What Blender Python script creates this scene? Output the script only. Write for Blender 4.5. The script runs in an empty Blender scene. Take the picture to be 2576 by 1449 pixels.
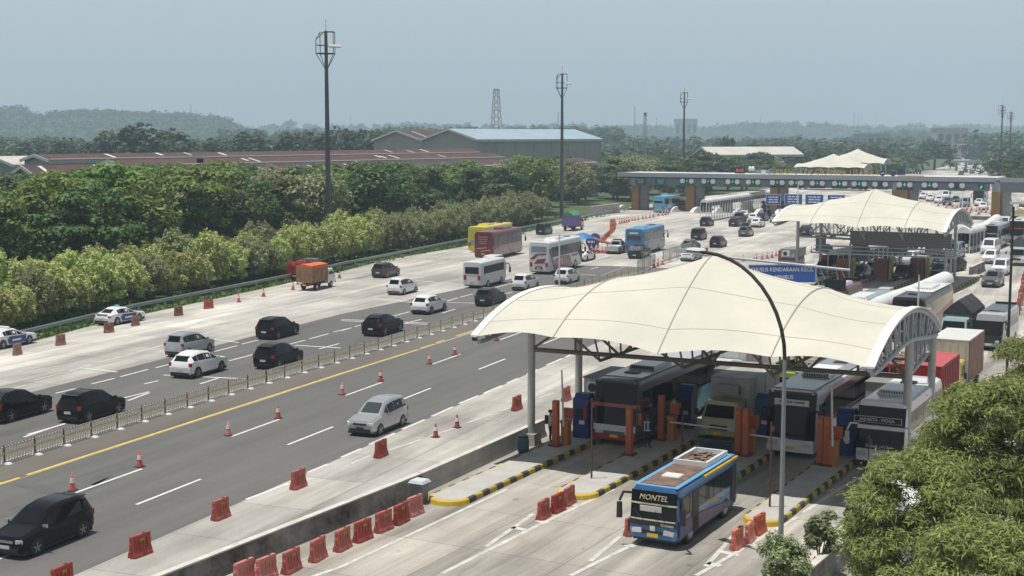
import bpy, bmesh, math, random
from mathutils import Vector, Matrix, Euler
from math import sin, cos, pi, radians, atan2, sqrt, tan, atan
S = bpy.context.scene
COL = S.collection
random.seed(11)

# ---------------------------------------------------------------- camera
CAM_H, FPX, CX, CY, HORIZON = 16.0, 3450.0, 1288.0, 724.5, 340.0      # picture measured as 2576 x 1449
PITCH = atan((CY - HORIZON) / FPX)
cam = bpy.data.cameras.new('camera')
cam.sensor_width = 36.0
cam.lens = 36.0 * FPX / 2576.0
cam.clip_start, cam.clip_end = 0.5, 20000
camo = bpy.data.objects.new('camera', cam)
COL.objects.link(camo)
camo.location = (0, 0, CAM_H)
camo.rotation_euler = (pi / 2 - PITCH, 0, 0)
S.camera = camo

# ---------------------------------------------------------------- sky, sun, exposure
SUN_EL, SUN_AZ = radians(80), radians(-100)       # azimuth clockwise from +Y
wd = bpy.data.worlds.new('World'); S.world = wd; wd.use_nodes = True
nt = wd.node_tree; nt.nodes.clear()
sky = nt.nodes.new('ShaderNodeTexSky'); sky.sky_type = 'NISHITA'; sky.sun_disc = False
sky.sun_elevation = SUN_EL; sky.sun_rotation = SUN_AZ
sky.air_density, sky.dust_density, sky.ozone_density, sky.altitude = 1.0, 4.0, 1.0, 0
# a hazy noon sky: the blue is greyed by thick humid air
hz = nt.nodes.new('ShaderNodeMixRGB'); hz.inputs[0].default_value = 0.72
hz.inputs[2].default_value = (5.95, 6.45, 7.25, 1)
bg = nt.nodes.new('ShaderNodeBackground'); bg.inputs[1].default_value = 0.109
wo = nt.nodes.new('ShaderNodeOutputWorld')
nt.links.new(sky.outputs[0], hz.inputs[1]); # the dome darkens from the milky horizon towards the zenith
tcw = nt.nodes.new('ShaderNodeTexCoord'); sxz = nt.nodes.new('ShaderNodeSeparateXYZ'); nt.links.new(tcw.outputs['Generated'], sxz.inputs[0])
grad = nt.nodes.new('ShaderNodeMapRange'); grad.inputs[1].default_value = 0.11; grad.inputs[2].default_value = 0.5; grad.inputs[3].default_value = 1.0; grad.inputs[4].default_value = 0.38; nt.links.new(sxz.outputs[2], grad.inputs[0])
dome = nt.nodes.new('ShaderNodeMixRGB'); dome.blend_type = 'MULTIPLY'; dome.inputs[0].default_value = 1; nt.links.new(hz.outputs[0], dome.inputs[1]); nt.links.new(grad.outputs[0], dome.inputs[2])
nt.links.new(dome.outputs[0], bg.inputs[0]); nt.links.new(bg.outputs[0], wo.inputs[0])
sl = bpy.data.lights.new('sun', 'SUN'); sl.energy = 5.0; sl.angle = radians(0.6); sl.color = (1, 0.955, 0.88)
so = bpy.data.objects.new('sun', sl); COL.objects.link(so)
sdir = Vector((sin(SUN_AZ) * cos(SUN_EL), cos(SUN_AZ) * cos(SUN_EL), sin(SUN_EL)))
so.rotation_euler = sdir.to_track_quat('Z', 'Y').to_euler(); so.location = (0, 60, 120)
S.view_settings.view_transform = 'Standard'; S.view_settings.look = 'None'
S.view_settings.exposure = 0.0; S.view_settings.gamma = 1.0
S.cycles.use_denoising = True
S.cycles.max_bounces = 6; S.cycles.diffuse_bounces = 3; S.cycles.glossy_bounces = 3
S.cycles.transmission_bounces = 3; S.cycles.transparent_max_bounces = 6; S.cycles.volume_bounces = 1
S.cycles.caustics_reflective = False; S.cycles.caustics_refractive = False

# ---------------------------------------------------------------- surveying helpers
def ray(x, y):
    return Vector(((x - CX) / FPX, cos(PITCH) + sin(PITCH) * (CY - y) / FPX, -sin(PITCH) + cos(PITCH) * (CY - y) / FPX))
def at(x, y, z=0.0):
    """the point of the level z that the sight line through (x, y) meets"""
    d = ray(x, y); t = (z - CAM_H) / d.z
    return Vector((d.x * t, d.y * t, z))
def at_depth(x, Y):
    return Vector(((x - CX) / FPX * Y * (1 / cos(PITCH)) * 0.9955, Y, 0))
def seen(p):
    v = Vector(p) - Vector((0, 0, CAM_H))
    d = v.y * cos(PITCH) - v.z * sin(PITCH)
    return CX + FPX * v.x / d, CY - FPX * (v.y * sin(PITCH) + v.z * cos(PITCH)) / d
def height_at(foot, y):
    """height above ground point foot of the sight line at picture row y"""
    a, b = 0.0, 80.0
    for _ in range(40):
        m = (a + b) / 2
        if seen((foot.x, foot.y, m))[1] > y: a = m
        else: b = m
    return a
def settle(x0, x1, yb, L, W, H, hdg):
    """ground point of a vehicle of that size and heading whose outline spans x0..x1 and ends at row yb"""
    p = at((x0 + x1) / 2, yb - 4)
    h = radians(hdg); f = Vector((sin(h), cos(h), 0)); r = Vector((cos(h), -sin(h), 0))
    for _ in range(14):
        q = [seen(p + f * a * L / 2 + r * b * W / 2 + Vector((0, 0, c))) for a in (-1, 1) for b in (-1, 1) for c in (0.12, H * .9)]
        mx = (min(k[0] for k in q) + max(k[0] for k in q)) / 2; my = max(k[1] for k in q)
        c = seen(p)
        p = at(c[0] + ((x0 + x1) / 2 - mx), c[1] + (yb - my))
    return p
HL = radians(28.3)                                   # heading of the toll lanes
LU = Vector((sin(HL), cos(HL), 0)); LW = Vector((cos(HL), -sin(HL), 0))
def lane(w, u, z=0.0):
    """toll plaza coordinates: w across the lanes, u along them"""
    return LW * w + LU * u + Vector((0, 0, z))
HM = radians(22.0)                                   # heading of the main carriageways

# ---------------------------------------------------------------- materials
_m = {}
def M(name, col, rough=0.6, metal=0.0, noise=None, coat=0.0, emit=0.0, bump=0.0, vary=0.0):
    if name in _m: return _m[name]
    m = bpy.data.materials.new(name); m.use_nodes = True
    n = m.node_tree.nodes; l = m.node_tree.links
    b = n['Principled BSDF']; b.inputs['Roughness'].default_value = rough; b.inputs['Metallic'].default_value = metal
    c4 = (col[0], col[1], col[2], 1)
    b.inputs['Base Color'].default_value = c4
    if name in ('dark_glass', 'car_black', 'coach_dark'): b.inputs['Specular IOR Level'].default_value = .22
    if coat: b.inputs['Coat Weight'].default_value = coat; b.inputs['Coat Roughness'].default_value = 0.06
    if emit: b.inputs['Emission Color'].default_value = c4; b.inputs['Emission Strength'].default_value = emit
    if noise:
        sc, amt = noise
        tc = n.new('ShaderNodeTexCoord'); nz = n.new('ShaderNodeTexNoise'); nz.inputs['Scale'].default_value = sc; nz.inputs['Detail'].default_value = 6
        nz.inputs['Roughness'].default_value = 0.65
        mr = n.new('ShaderNodeMapRange'); mr.inputs[1].default_value = 0.3; mr.inputs[2].default_value = 0.7
        mr.inputs[3].default_value = 1 - amt; mr.inputs[4].default_value = 1 + amt
        mx = n.new('ShaderNodeMixRGB'); mx.blend_type = 'MULTIPLY'; mx.inputs[0].default_value = 1; mx.inputs[1].default_value = c4
        l.new(tc.outputs['Object'], nz.inputs['Vector']); l.new(nz.outputs['Fac'], mr.inputs[0]); l.new(mr.outputs[0], mx.inputs[2]); l.new(mx.outputs[0], b.inputs['Base Color'])
        if vary:       # each copy weathered a little differently
            oi = n.new('ShaderNodeObjectInfo'); hv = n.new('ShaderNodeHueSaturation'); r1 = n.new('ShaderNodeMapRange'); r1.inputs[3].default_value = 1 - vary; r1.inputs[4].default_value = 1 + vary * .7; l.new(oi.outputs['Random'], r1.inputs[0]); l.new(r1.outputs[0], hv.inputs['Value']); r2 = n.new('ShaderNodeMapRange'); r2.inputs[3].default_value = 1.0; r2.inputs[4].default_value = 1 - vary; l.new(oi.outputs['Random'], r2.inputs[0]); l.new(r2.outputs[0], hv.inputs['Saturation']); l.new(mx.outputs[0], hv.inputs['Color']); l.new(hv.outputs[0], b.inputs['Base Color'])
        if bump:
            bp = n.new('ShaderNodeBump'); bp.inputs['Strength'].default_value = bump; bp.inputs['Distance'].default_value = 0.05
            l.new(nz.outputs['Fac'], bp.inputs['Height']); l.new(bp.outputs[0], b.inputs['Normal'])
    _m[name] = m
    return m
def foliage(name, dark, light, hue=0.06, trans=0.3):
    """leaf material: tint varies from leaf clump to leaf clump and a little from tree to tree"""
    m = bpy.data.materials.new(name); m.use_nodes = True
    n = m.node_tree.nodes; l = m.node_tree.links; n.clear()
    o = n.new('ShaderNodeOutputMaterial'); tc = n.new('ShaderNodeTexCoord'); oi = n.new('ShaderNodeObjectInfo')
    nz = n.new('ShaderNodeTexNoise'); nz.inputs['Scale'].default_value = 0.9; nz.inputs['Detail'].default_value = 4
    add = n.new('ShaderNodeVectorMath'); add.operation = 'ADD'
    l.new(tc.outputs['Object'], add.inputs[0]); l.new(oi.outputs['Random'], add.inputs[1]); l.new(add.outputs[0], nz.inputs['Vector'])
    ge = n.new('ShaderNodeNewGeometry')
    mm = n.new('ShaderNodeMath'); mm.operation = 'MULTIPLY_ADD'; mm.inputs[1].default_value = 0.55; l.new(ge.outputs['Random Per Island'], mm.inputs[0]); 
    mm2 = n.new('ShaderNodeMath'); mm2.operation = 'MULTIPLY_ADD'; mm2.inputs[1].default_value = 0.45; mm2.inputs[2].default_value = -0.02; l.new(nz.outputs['Fac'], mm2.inputs[0]); l.new(mm2.outputs[0], mm.inputs[2])
    mx = n.new('ShaderNodeMixRGB'); mx.inputs[1].default_value = (*dark, 1); mx.inputs[2].default_value = (*light, 1); l.new(mm.outputs[0], mx.inputs[0])
    hs = n.new('ShaderNodeHueSaturation'); l.new(mx.outputs[0], hs.inputs['Color'])
    mr = n.new('ShaderNodeMapRange'); mr.inputs[3].default_value = 0.5 - hue / 2; mr.inputs[4].default_value = 0.5 + hue / 2; l.new(oi.outputs['Random'], mr.inputs[0]); l.new(mr.outputs[0], hs.inputs['Hue'])
    mv = n.new('ShaderNodeMapRange'); mv.inputs[3].default_value = 0.8; mv.inputs[4].default_value = 1.22; l.new(oi.outputs['Random'], mv.inputs[0]); l.new(mv.outputs[0], hs.inputs['Value'])
    d = n.new('ShaderNodeBsdfPrincipled'); d.inputs['Roughness'].default_value = 0.55; d.inputs['Specular IOR Level'].default_value = 0.3
    t = n.new('ShaderNodeBsdfTranslucent'); ms = n.new('ShaderNodeMixShader'); ms.inputs[0].default_value = trans
    l.new(hs.outputs[0], d.inputs['Base Color']); l.new(hs.outputs[0], t.inputs['Color'])
    l.new(d.outputs[0], ms.inputs[1]); l.new(t.outputs[0], ms.inputs[2]); l.new(ms.outputs[0], o.inputs['Surface'])
    return m
def pavement(name, base, joint, slab, streak, stain, heading, rough=0.85, jw=0.006):
    """road surface: slab joints, tyre streaks along the road, stains"""
    m = bpy.data.materials.new(name); m.use_nodes = True
    n = m.node_tree.nodes; l = m.node_tree.links; b = n['Principled BSDF']; b.inputs['Roughness'].default_value = rough
    b.inputs['Specular IOR Level'].default_value = 0.25
    tc = n.new('ShaderNodeTexCoord'); mp = n.new('ShaderNodeMapping'); mp.inputs['Rotation'].default_value = (0, 0, heading); l.new(tc.outputs['Object'], mp.inputs['Vector'])
    def noise(sx, sy, sc, det=5, ro=0.6):
        k = n.new('ShaderNodeMapping'); k.inputs['Scale'].default_value = (sx, sy, 1); l.new(mp.outputs[0], k.inputs['Vector'])
        z = n.new('ShaderNodeTexNoise'); z.inputs['Scale'].default_value = sc; z.inputs['Detail'].default_value = det; z.inputs['Roughness'].default_value = ro
        l.new(k.outputs[0], z.inputs['Vector']); return z.outputs['Fac']
    def ramp(f, a, c, lo, hi):
        r = n.new('ShaderNodeMapRange'); r.inputs[1].default_value = a; r.inputs[2].default_value = c; r.inputs[3].default_value = lo; r.inputs[4].default_value = hi; l.new(f, r.inputs[0]); return r.outputs[0]
    def mul(c1, f):
        k = n.new('ShaderNodeMixRGB'); k.blend_type = 'MULTIPLY'; k.inputs[0].default_value = 1
        if isinstance(c1, tuple): k.inputs[1].default_value = (*c1, 1)
        else: l.new(c1, k.inputs[1])
        l.new(f, k.inputs[2]); return k.outputs[0]
    c = mul(base, ramp(noise(1, 0.045, 0.75, 6), .3, .7, 1 - streak, 1 + streak))
    c = mul(c, ramp(noise(1, 0.5, 0.12, 6), .35, .68, 1 - stain, 1 + stain))
    c = mul(c, ramp(noise(1, 1, 9, 5, .75), .25, .75, 0.86, 1.14))
    c = mul(c, ramp(noise(1, .12, 0.28, 5, .7), .54, .72, 1.0, 1 - stain * 1.5))
    c = mul(c, ramp(noise(1, .02, 1.3, 4, .6), .55, .75, 1.0, 1 - streak * 1.1))         # tyre tracks
    c = mul(c, ramp(noise(1, .7, 1.6, 3, .5), .68, .78, 1.0, 1 - stain))                  # oil drips
    if slab:
        br = n.new('ShaderNodeTexBrick'); br.offset = 0.0; br.inputs['Scale'].default_value = 1.0; br.inputs['Mortar Size'].default_value = jw * 4
        br.inputs['Brick Width'].default_value = slab[0]; br.inputs['Row Height'].default_value = slab[1]
        br.inputs['Color1'].default_value = (1.10, 1.09, 1.06, 1); br.inputs['Color2'].default_value = (.85, .85, .86, 1); br.inputs['Mortar'].default_value = (joint, joint, joint, 1); br.inputs['Mortar Smooth'].default_value = 0.3
        l.new(mp.outputs[0], br.inputs['Vector'])
        k = n.new('ShaderNodeMixRGB'); k.blend_type = 'MULTIPLY'; k.inputs[0].default_value = 1; l.new(c, k.inputs[1]); l.new(br.outputs['Color'], k.inputs[2]); c = k.outputs[0]
    l.new(c, b.inputs['Base Color'])
    return m

# ---------------------------------------------------------------- mesh building
class MB:
    """collects solids; build() links them as ONE mesh object"""
    def __init__(s): s.v = []; s.f = []; s.mi = []; s.sm = []; s.m = 0; s.T = Matrix.Identity(4)
    def add(s, vs, fs, smooth=False):
        o = len(s.v); s.v += [tuple(s.T @ Vector(p)) for p in vs]
        for f in fs: s.f.append([i + o for i in f]); s.mi.append(s.m); s.sm.append(smooth)
        return s
    def box(s, c, d, tx=1.0, ty=1.0, rz=0.0, rx=0.0, ry=0.0):
        """box centred at c with size d; the top is scaled by tx, ty"""
        x, y, z = d[0] / 2, d[1] / 2, d[2] / 2
        vs = [(-x, -y, -z), (x, -y, -z), (x, y, -z), (-x, y, -z), (-x * tx, -y * ty, z), (x * tx, -y * ty, z), (x * tx, y * ty, z), (-x * tx, y * ty, z)]
        if rz or rx or ry:
            R = Euler((rx, ry, rz)).to_matrix(); vs = [tuple(R @ Vector(p)) for p in vs]
        return s.add([(p[0] + c[0], p[1] + c[1], p[2] + c[2]) for p in vs], [(3, 2, 1, 0), (4, 5, 6, 7), (0, 1, 5, 4), (1, 2, 6, 5), (2, 3, 7, 6), (3, 0, 4, 7)])
    def quad(s, a, b, c, d): return s.add([a, b, c, d], [(0, 1, 2, 3)])
    def poly(s, pts): return s.add(pts, [tuple(range(len(pts)))])
    def tube(s, a, b, r0, r1=None, n=8, cap=True):
        a = Vector(a); b = Vector(b); r1 = r0 if r1 is None else r1
        d = (b - a).normalized(); q = d.to_track_quat('Z', 'Y').to_matrix()
        vs = []
        for p, r in ((a, r0), (b, r1)):
            for i in range(n):
                t = 2 * pi * i / n; vs.append(tuple(p + q @ Vector((cos(t) * r, sin(t) * r, 0))))
        s.add(vs, [(i, (i + 1) % n, n + (i + 1) % n, n + i) for i in range(n)], n > 5)
        if cap: s.add(vs, [tuple(range(n))[::-1], tuple(range(n, 2 * n))])
        return s
    def path(s, pts, r, n=8):
        for a, b in zip(pts, pts[1:]): s.tube(a, b, r, r, n)
        return s
    def loft(s, rings, smooth=False, cap=True, closed=True):
        n = len(rings[0]); vs = [p for r in rings for p in r]; fs = []
        for k in range(len(rings) - 1):
            for i in range(n if closed else n - 1):
                fs.append((k * n + i, k * n + (i + 1) % n, (k + 1) * n + (i + 1) % n, (k + 1) * n + i))
        s.add(vs, fs, smooth)
        if cap: s.add(list(rings[0]), [tuple(range(n))[::-1]]); s.add(list(rings[-1]), [tuple(range(n))])
        return s
    def lathe(s, prof, n=16, c=(0, 0, 0), smooth=True):
        """prof: (radius, z) upward"""
        rings = [[(c[0] + r * cos(2 * pi * i / n), c[1] + r * sin(2 * pi * i / n), c[2] + z) for i in range(n)] for r, z in prof]
        return s.loft(rings, smooth)
    def prism(s, pts, z0, z1):
        n = len(pts); lo = [(p[0], p[1], z0) for p in pts]; hi = [(p[0], p[1], z1) for p in pts]
        return s.loft([lo, hi])
    def wheel(s, c, r, w, n=18):
        """cylinder about the X axis"""
        vs = []
        prof = [(r * .86, -w / 2), (r, -w / 2 + .03), (r, w / 2 - .03), (r * .86, w / 2)]
        return s.loft([[(c[0] + x, c[1] + rr * cos(2 * pi * i / n), c[2] + rr * sin(2 * pi * i / n)) for i in range(n)] for rr, x in prof], True)
    def mesh(s, name, mats):
        me = bpy.data.meshes.new(name); me.from_pydata(s.v, [], s.f)
        for m in (mats if isinstance(mats, (list, tuple)) else [mats]): me.materials.append(m)
        me.polygons.foreach_set('material_index', s.mi); me.polygons.foreach_set('use_smooth', s.sm); me.update()
        return me
    def build(s, name, mats, parent=None): return link(name, s.mesh(name, mats), parent)
def link(name, me, parent=None):
    o = bpy.data.objects.new(name, me); COL.objects.link(o)
    if parent: o.parent = parent
    return o
def tag(o, label, cat, group=None, kind=None):
    o['label'] = label; o['category'] = cat
    if group: o['group'] = group
    if kind: o['kind'] = kind
    return o
def struct(o): o['kind'] = 'structure'; return o
def stuff(o): o['kind'] = 'stuff'; return o
def thing(name, label, cat, loc=(0, 0, 0), rz=0.0, group=None):
    o = bpy.data.objects.new(name, None); COL.objects.link(o); o.location = loc; o.rotation_euler = (0, 0, rz); o.empty_display_size = .2
    return tag(o, label, cat, group)
def kids(o): return [c for c in ALLKIDS.get(o.name, [])]
def copy_tree(o, parent=None):
    c = o.copy(); COL.objects.link(c)
    if parent: c.parent = parent
    for ch in list(o.children): copy_tree(ch, c)
    return c
def dup(proto, loc, rz, label, group=None, scale=None):
    c = copy_tree(proto); c.location = loc; c.rotation_euler = (0, 0, rz); c['label'] = label
    if group: c['group'] = group
    if scale: c.scale = scale if isinstance(scale, tuple) else (scale,) * 3
    return c
class Once:
    """hands out the first build itself, copies after that"""
    def __init__(s, make): s.make = make; s.o = None
    def __call__(s, loc, rz, label, group=None, scale=None):
        if s.o is None:
            s.o = s.make(label); o = s.o; o.location = loc; o.rotation_euler = (0, 0, rz)
            if group: o['group'] = group
            if scale: o.scale = scale if isinstance(scale, tuple) else (scale,) * 3
            return o
        return dup(s.o, loc, rz, label, group, scale)
def text(name, body, size, mat, parent, loc, rot, extrude=0.004, align='CENTER', shear=0.0, sx=1.0):
    cu = bpy.data.curves.new(name, 'FONT'); cu.body = body; cu.size = size; cu.extrude = extrude; cu.align_x = align; cu.align_y = 'CENTER'; cu.shear = shear
    cu.resolution_u = 2; cu.fill_mode = 'BOTH'
    t = bpy.data.objects.new(name, cu); COL.objects.link(t)
    me = bpy.data.meshes.new_from_object(t.evaluated_get(bpy.context.evaluated_depsgraph_get()))
    COL.objects.unlink(t); bpy.data.objects.remove(t)
    me.materials.clear(); me.materials.append(mat)
    o = link(name, me, parent); o.location = loc; o.rotation_euler = rot; o.scale = (sx, 1, 1)
    return o
ORD = ['first', 'second', 'third', 'fourth', 'fifth', 'sixth', 'seventh', 'eighth', 'ninth', 'tenth', 'eleventh', 'twelfth', 'thirteenth', 'fourteenth', 'fifteenth', 'sixteenth', 'seventeenth', 'eighteenth', 'nineteenth', 'twentieth']
TENS = ['', '', 'twenty', 'thirty', 'forty', 'fifty', 'sixty', 'seventy', 'eighty', 'ninety']
TENTH = ['', 'tenth', 'twentieth', 'thirtieth', 'fortieth', 'fiftieth', 'sixtieth', 'seventieth', 'eightieth', 'ninetieth']
def nth(i):
    """0 -> first"""
    n = i + 1; h = ''
    if n >= 100:
        h = ['', 'hundred', 'two-hundred', 'three-hundred', 'four-hundred'][n // 100]; n %= 100
        if n == 0: return h + 'th'
        h += '-and-'
    if n <= 20: return h + ORD[n - 1]
    if n % 10 == 0: return h + TENTH[n // 10]
    return h + TENS[n // 10] + '-' + ORD[n % 10 - 1]
# ---------------------------------------------------------------- shared materials
GLASS = M('dark_glass', (.008, .010, .013), .08, 0, None, 0.0)
SKYTINT = M('sky_tinted_glass', (.045, .056, .064), .06)  # windscreen glass lightened: grey-blue of the reflected sky put into its colour
RUB = M('tyre_rubber', (.02, .02, .02), .85)
RIM = M('alloy_rim', (.42, .43, .45), .3, .9)
BLK = M('black_trim', (.018, .018, .02), .5)
CHR = M('chrome', (.65, .66, .68), .18, 1)
LAMP = M('clear_lamp', (.72, .75, .78), .12, .3)
RED = M('red_lamp', (.38, .012, .012), .2)
ORL = M('orange_lamp', (.75, .22, .02), .25)
PLW = M('pale_plate', (.62, .63, .62), .5)
PLY = M('yellow_plate', (.72, .52, .05), .5)
WHT = M('white_paint', (.74, .745, .74), .35, 0, (3, .05), .3)
PAINT = {
    'white': M('car_white', (.72, .73, .735), .3, 0, (2, .04), .5), 'black': M('car_black', (.006, .0065, .008), .25, 0, (2.5, .25), .12),
    'silver': M('car_silver', (.46, .47, .48), .3, .55, (2, .05), .5), 'grey': M('car_grey', (.12, .125, .13), .3, .3, (2, .08), .5),
    'charcoal': M('car_charcoal', (.02, .021, .025), .28, .2, (2, .1), .25), 'brown': M('car_brown', (.045, .034, .034), .3, .2, (2, .1), .5),
    'blue': M('car_blue', (.05, .085, .14), .3, .3, (2, .08), .5), 'green': M('car_pale_green', (.42, .5, .44), .35, .2, (2, .05), .4),
    'steel': M('car_steel_blue', (.2, .26, .31), .32, .4, (2, .06), .5), 'red': M('car_red', (.35, .03, .03), .3, 0, (2, .08), .5)}
# stations front to rear: y, sill z, belt z, top z, half width at belt, half width at top
CARS = {
    'mpv': dict(L=4.2, W=1.7, H=1.7, st=[(2.1, .3, .62, .66, .70, .66), (1.98, .22, .80, .85, .81, .72), (1.25, .2, .95, 1.0, .85, .74), (1.05, .2, .98, 1.05, .85, .73), (.3, .2, 1.0, 1.58, .85, .62), (-.4, .2, 1.02, 1.69, .85, .63), (-1.4, .2, 1.05, 1.67, .85, .62), (-1.8, .22, 1.07, 1.57, .83, .60), (-2.03, .25, .98, 1.06, .81, .70), (-2.1, .32, .7, .74, .76, .7)], ws=(3, 4), rw=(7, 8), ax=(1.3, -1.32), r=.32),
    'suv': dict(L=4.4, W=1.8, H=1.68, st=[(2.2, .34, .66, .72, .72, .68), (2.08, .25, .86, .92, .85, .76), (1.25, .22, 1.0, 1.06, .9, .78), (1.0, .22, 1.02, 1.09, .9, .76), (.2, .22, 1.05, 1.58, .9, .64), (-.5, .22, 1.08, 1.68, .9, .65), (-1.3, .22, 1.12, 1.63, .89, .63), (-1.75, .24, 1.13, 1.5, .87, .61), (-2.1, .28, 1.02, 1.1, .85, .72), (-2.2, .36, .72, .76, .8, .74)], ws=(3, 4), rw=(7, 8), ax=(1.35, -1.35), r=.36),
    'sedan': dict(L=4.65, W=1.8, H=1.45, st=[(2.32, .28, .58, .62, .70, .66), (2.2, .2, .72, .78, .84, .74), (1.2, .18, .86, .92, .89, .78), (.95, .18, .88, .95, .89, .76), (.15, .18, .9, 1.37, .89, .6), (-.35, .18, .92, 1.45, .89, .61), (-.95, .18, .94, 1.40, .89, .60), (-1.2, .18, .95, 1.33, .88, .60), (-1.85, .2, .93, 1.0, .87, .72), (-2.2, .24, .86, .95, .84, .72), (-2.32, .3, .62, .66, .78, .72)], ws=(3, 4), rw=(7, 8), ax=(1.4, -1.35), r=.33),
    'van': dict(L=5.0, W=1.9, H=2.1, st=[(2.5, .32, .7, .76, .78, .72), (2.4, .24, .95, 1.02, .9, .8), (2.0, .22, 1.05, 1.12, .95, .84), (1.85, .22, 1.08, 1.16, .95, .84), (1.25, .22, 1.12, 2.0, .95, .76), (.6, .22, 1.12, 2.1, .95, .78), (-1.8, .22, 1.12, 2.08, .95, .78), (-2.3, .24, 1.12, 2.0, .94, .76), (-2.45, .28, 1.05, 1.14, .92, .84), (-2.5, .34, .7, .76, .88, .82)], ws=(3, 4), rw=(7, 8), ax=(1.6, -1.55), r=.34),
    'boxvan': dict(L=4.0, W=1.65, H=1.86, st=[(2.0, .3, .6, .66, .72, .68), (1.92, .22, .85, .92, .8, .74), (1.6, .2, 1.0, 1.06, .82, .76), (1.5, .2, 1.02, 1.1, .82, .75), (1.0, .2, 1.05, 1.78, .82, .68), (.4, .2, 1.05, 1.86, .82, .7), (-1.5, .2, 1.05, 1.84, .82, .7), (-1.88, .22, 1.05, 1.77, .81, .68), (-1.97, .25, .98, 1.06, .8, .73), (-2.0, .3, .66, .7, .76, .72)], ws=(3, 4), rw=(7, 8), ax=(1.28, -1.25), r=.3),
    'pickup': dict(L=5.2, W=1.85, H=1.8, st=[(2.6, .4, .72, .78, .74, .7), (2.48, .3, .95, 1.0, .87, .78), (1.55, .28, 1.06, 1.12, .92, .8), (1.3, .28, 1.08, 1.15, .92, .78), (.6, .28, 1.1, 1.7, .92, .66), (.2, .28, 1.12, 1.8, .92, .67), (-.5, .28, 1.12, 1.78, .92, .67), (-.75, .28, 1.12, 1.66, .92, .66), (-.98, .3, 1.08, 1.14, .91, .8), (-1.02, .3, 1.0, 1.08, .91, .84), (-2.55, .34, 1.0, 1.06, .9, .86), (-2.6, .4, .9, .96, .88, .84)], ws=(3, 4), rw=(7, 8), ax=(1.6, -1.6), r=.38),
}
def ringof(s):
    y, zb, zt, zr, w, wr = s; zm = zb + (zt - zb) * .55
    h = [(w * .9, zb), (w * .985, zb + .1), (w, zm), (w * .985, zt), (wr, zr - .07), (wr - .1, zr)]
    return [(-x, y, z) for x, z in h] + [(x, y, z) for x, z in reversed(h)]
def lerp(a, b, t): return tuple(a[i] + (b[i] - a[i]) * t for i in range(3))
def face_panel(mb, A, B, C, D, iu, iv, off, thick=0.0):
    """panel inset inside the patch A B (low edge) D C (high edge), set proud by off"""
    def P(u, v): return Vector(lerp(lerp(A, B, u), lerp(D, C, u), v))
    q = [P(iu[0], iv[0]), P(iu[1], iv[0]), P(iu[1], iv[1]), P(iu[0], iv[1])]
    n = (q[1] - q[0]).cross(q[3] - q[0]).normalized() * off
    mb.quad(*[tuple(p + n) for p in q])
def sharp(o, a=35):
    try: o.data.set_sharp_from_angle(angle=radians(a))
    except Exception: pass
    return o
def add_wheels(root, xs, axles, r, w=.2, rim=True, rimm=None):
    for ax in axles:
        for sx in (-1, 1):
            b = MB(); b.wheel((0, 0, 0), r, w, 18 if rim else 12)
            t = b.build('wheel', RUB, root); t.location = (sx * xs, ax, r)
            if rim:
                k = MB(); k.wheel((sx * (w / 2 - .012), 0, 0), r * .68, .04, 14)
                for i in range(5):
                    a = 2 * pi * i / 5; k.box((sx * (w / 2 + .012), sin(a) * r * .36, cos(a) * r * .36), (.012, .05, r * .55), rx=-a)
                k.build('rim', rimm or RIM, t)
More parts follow.
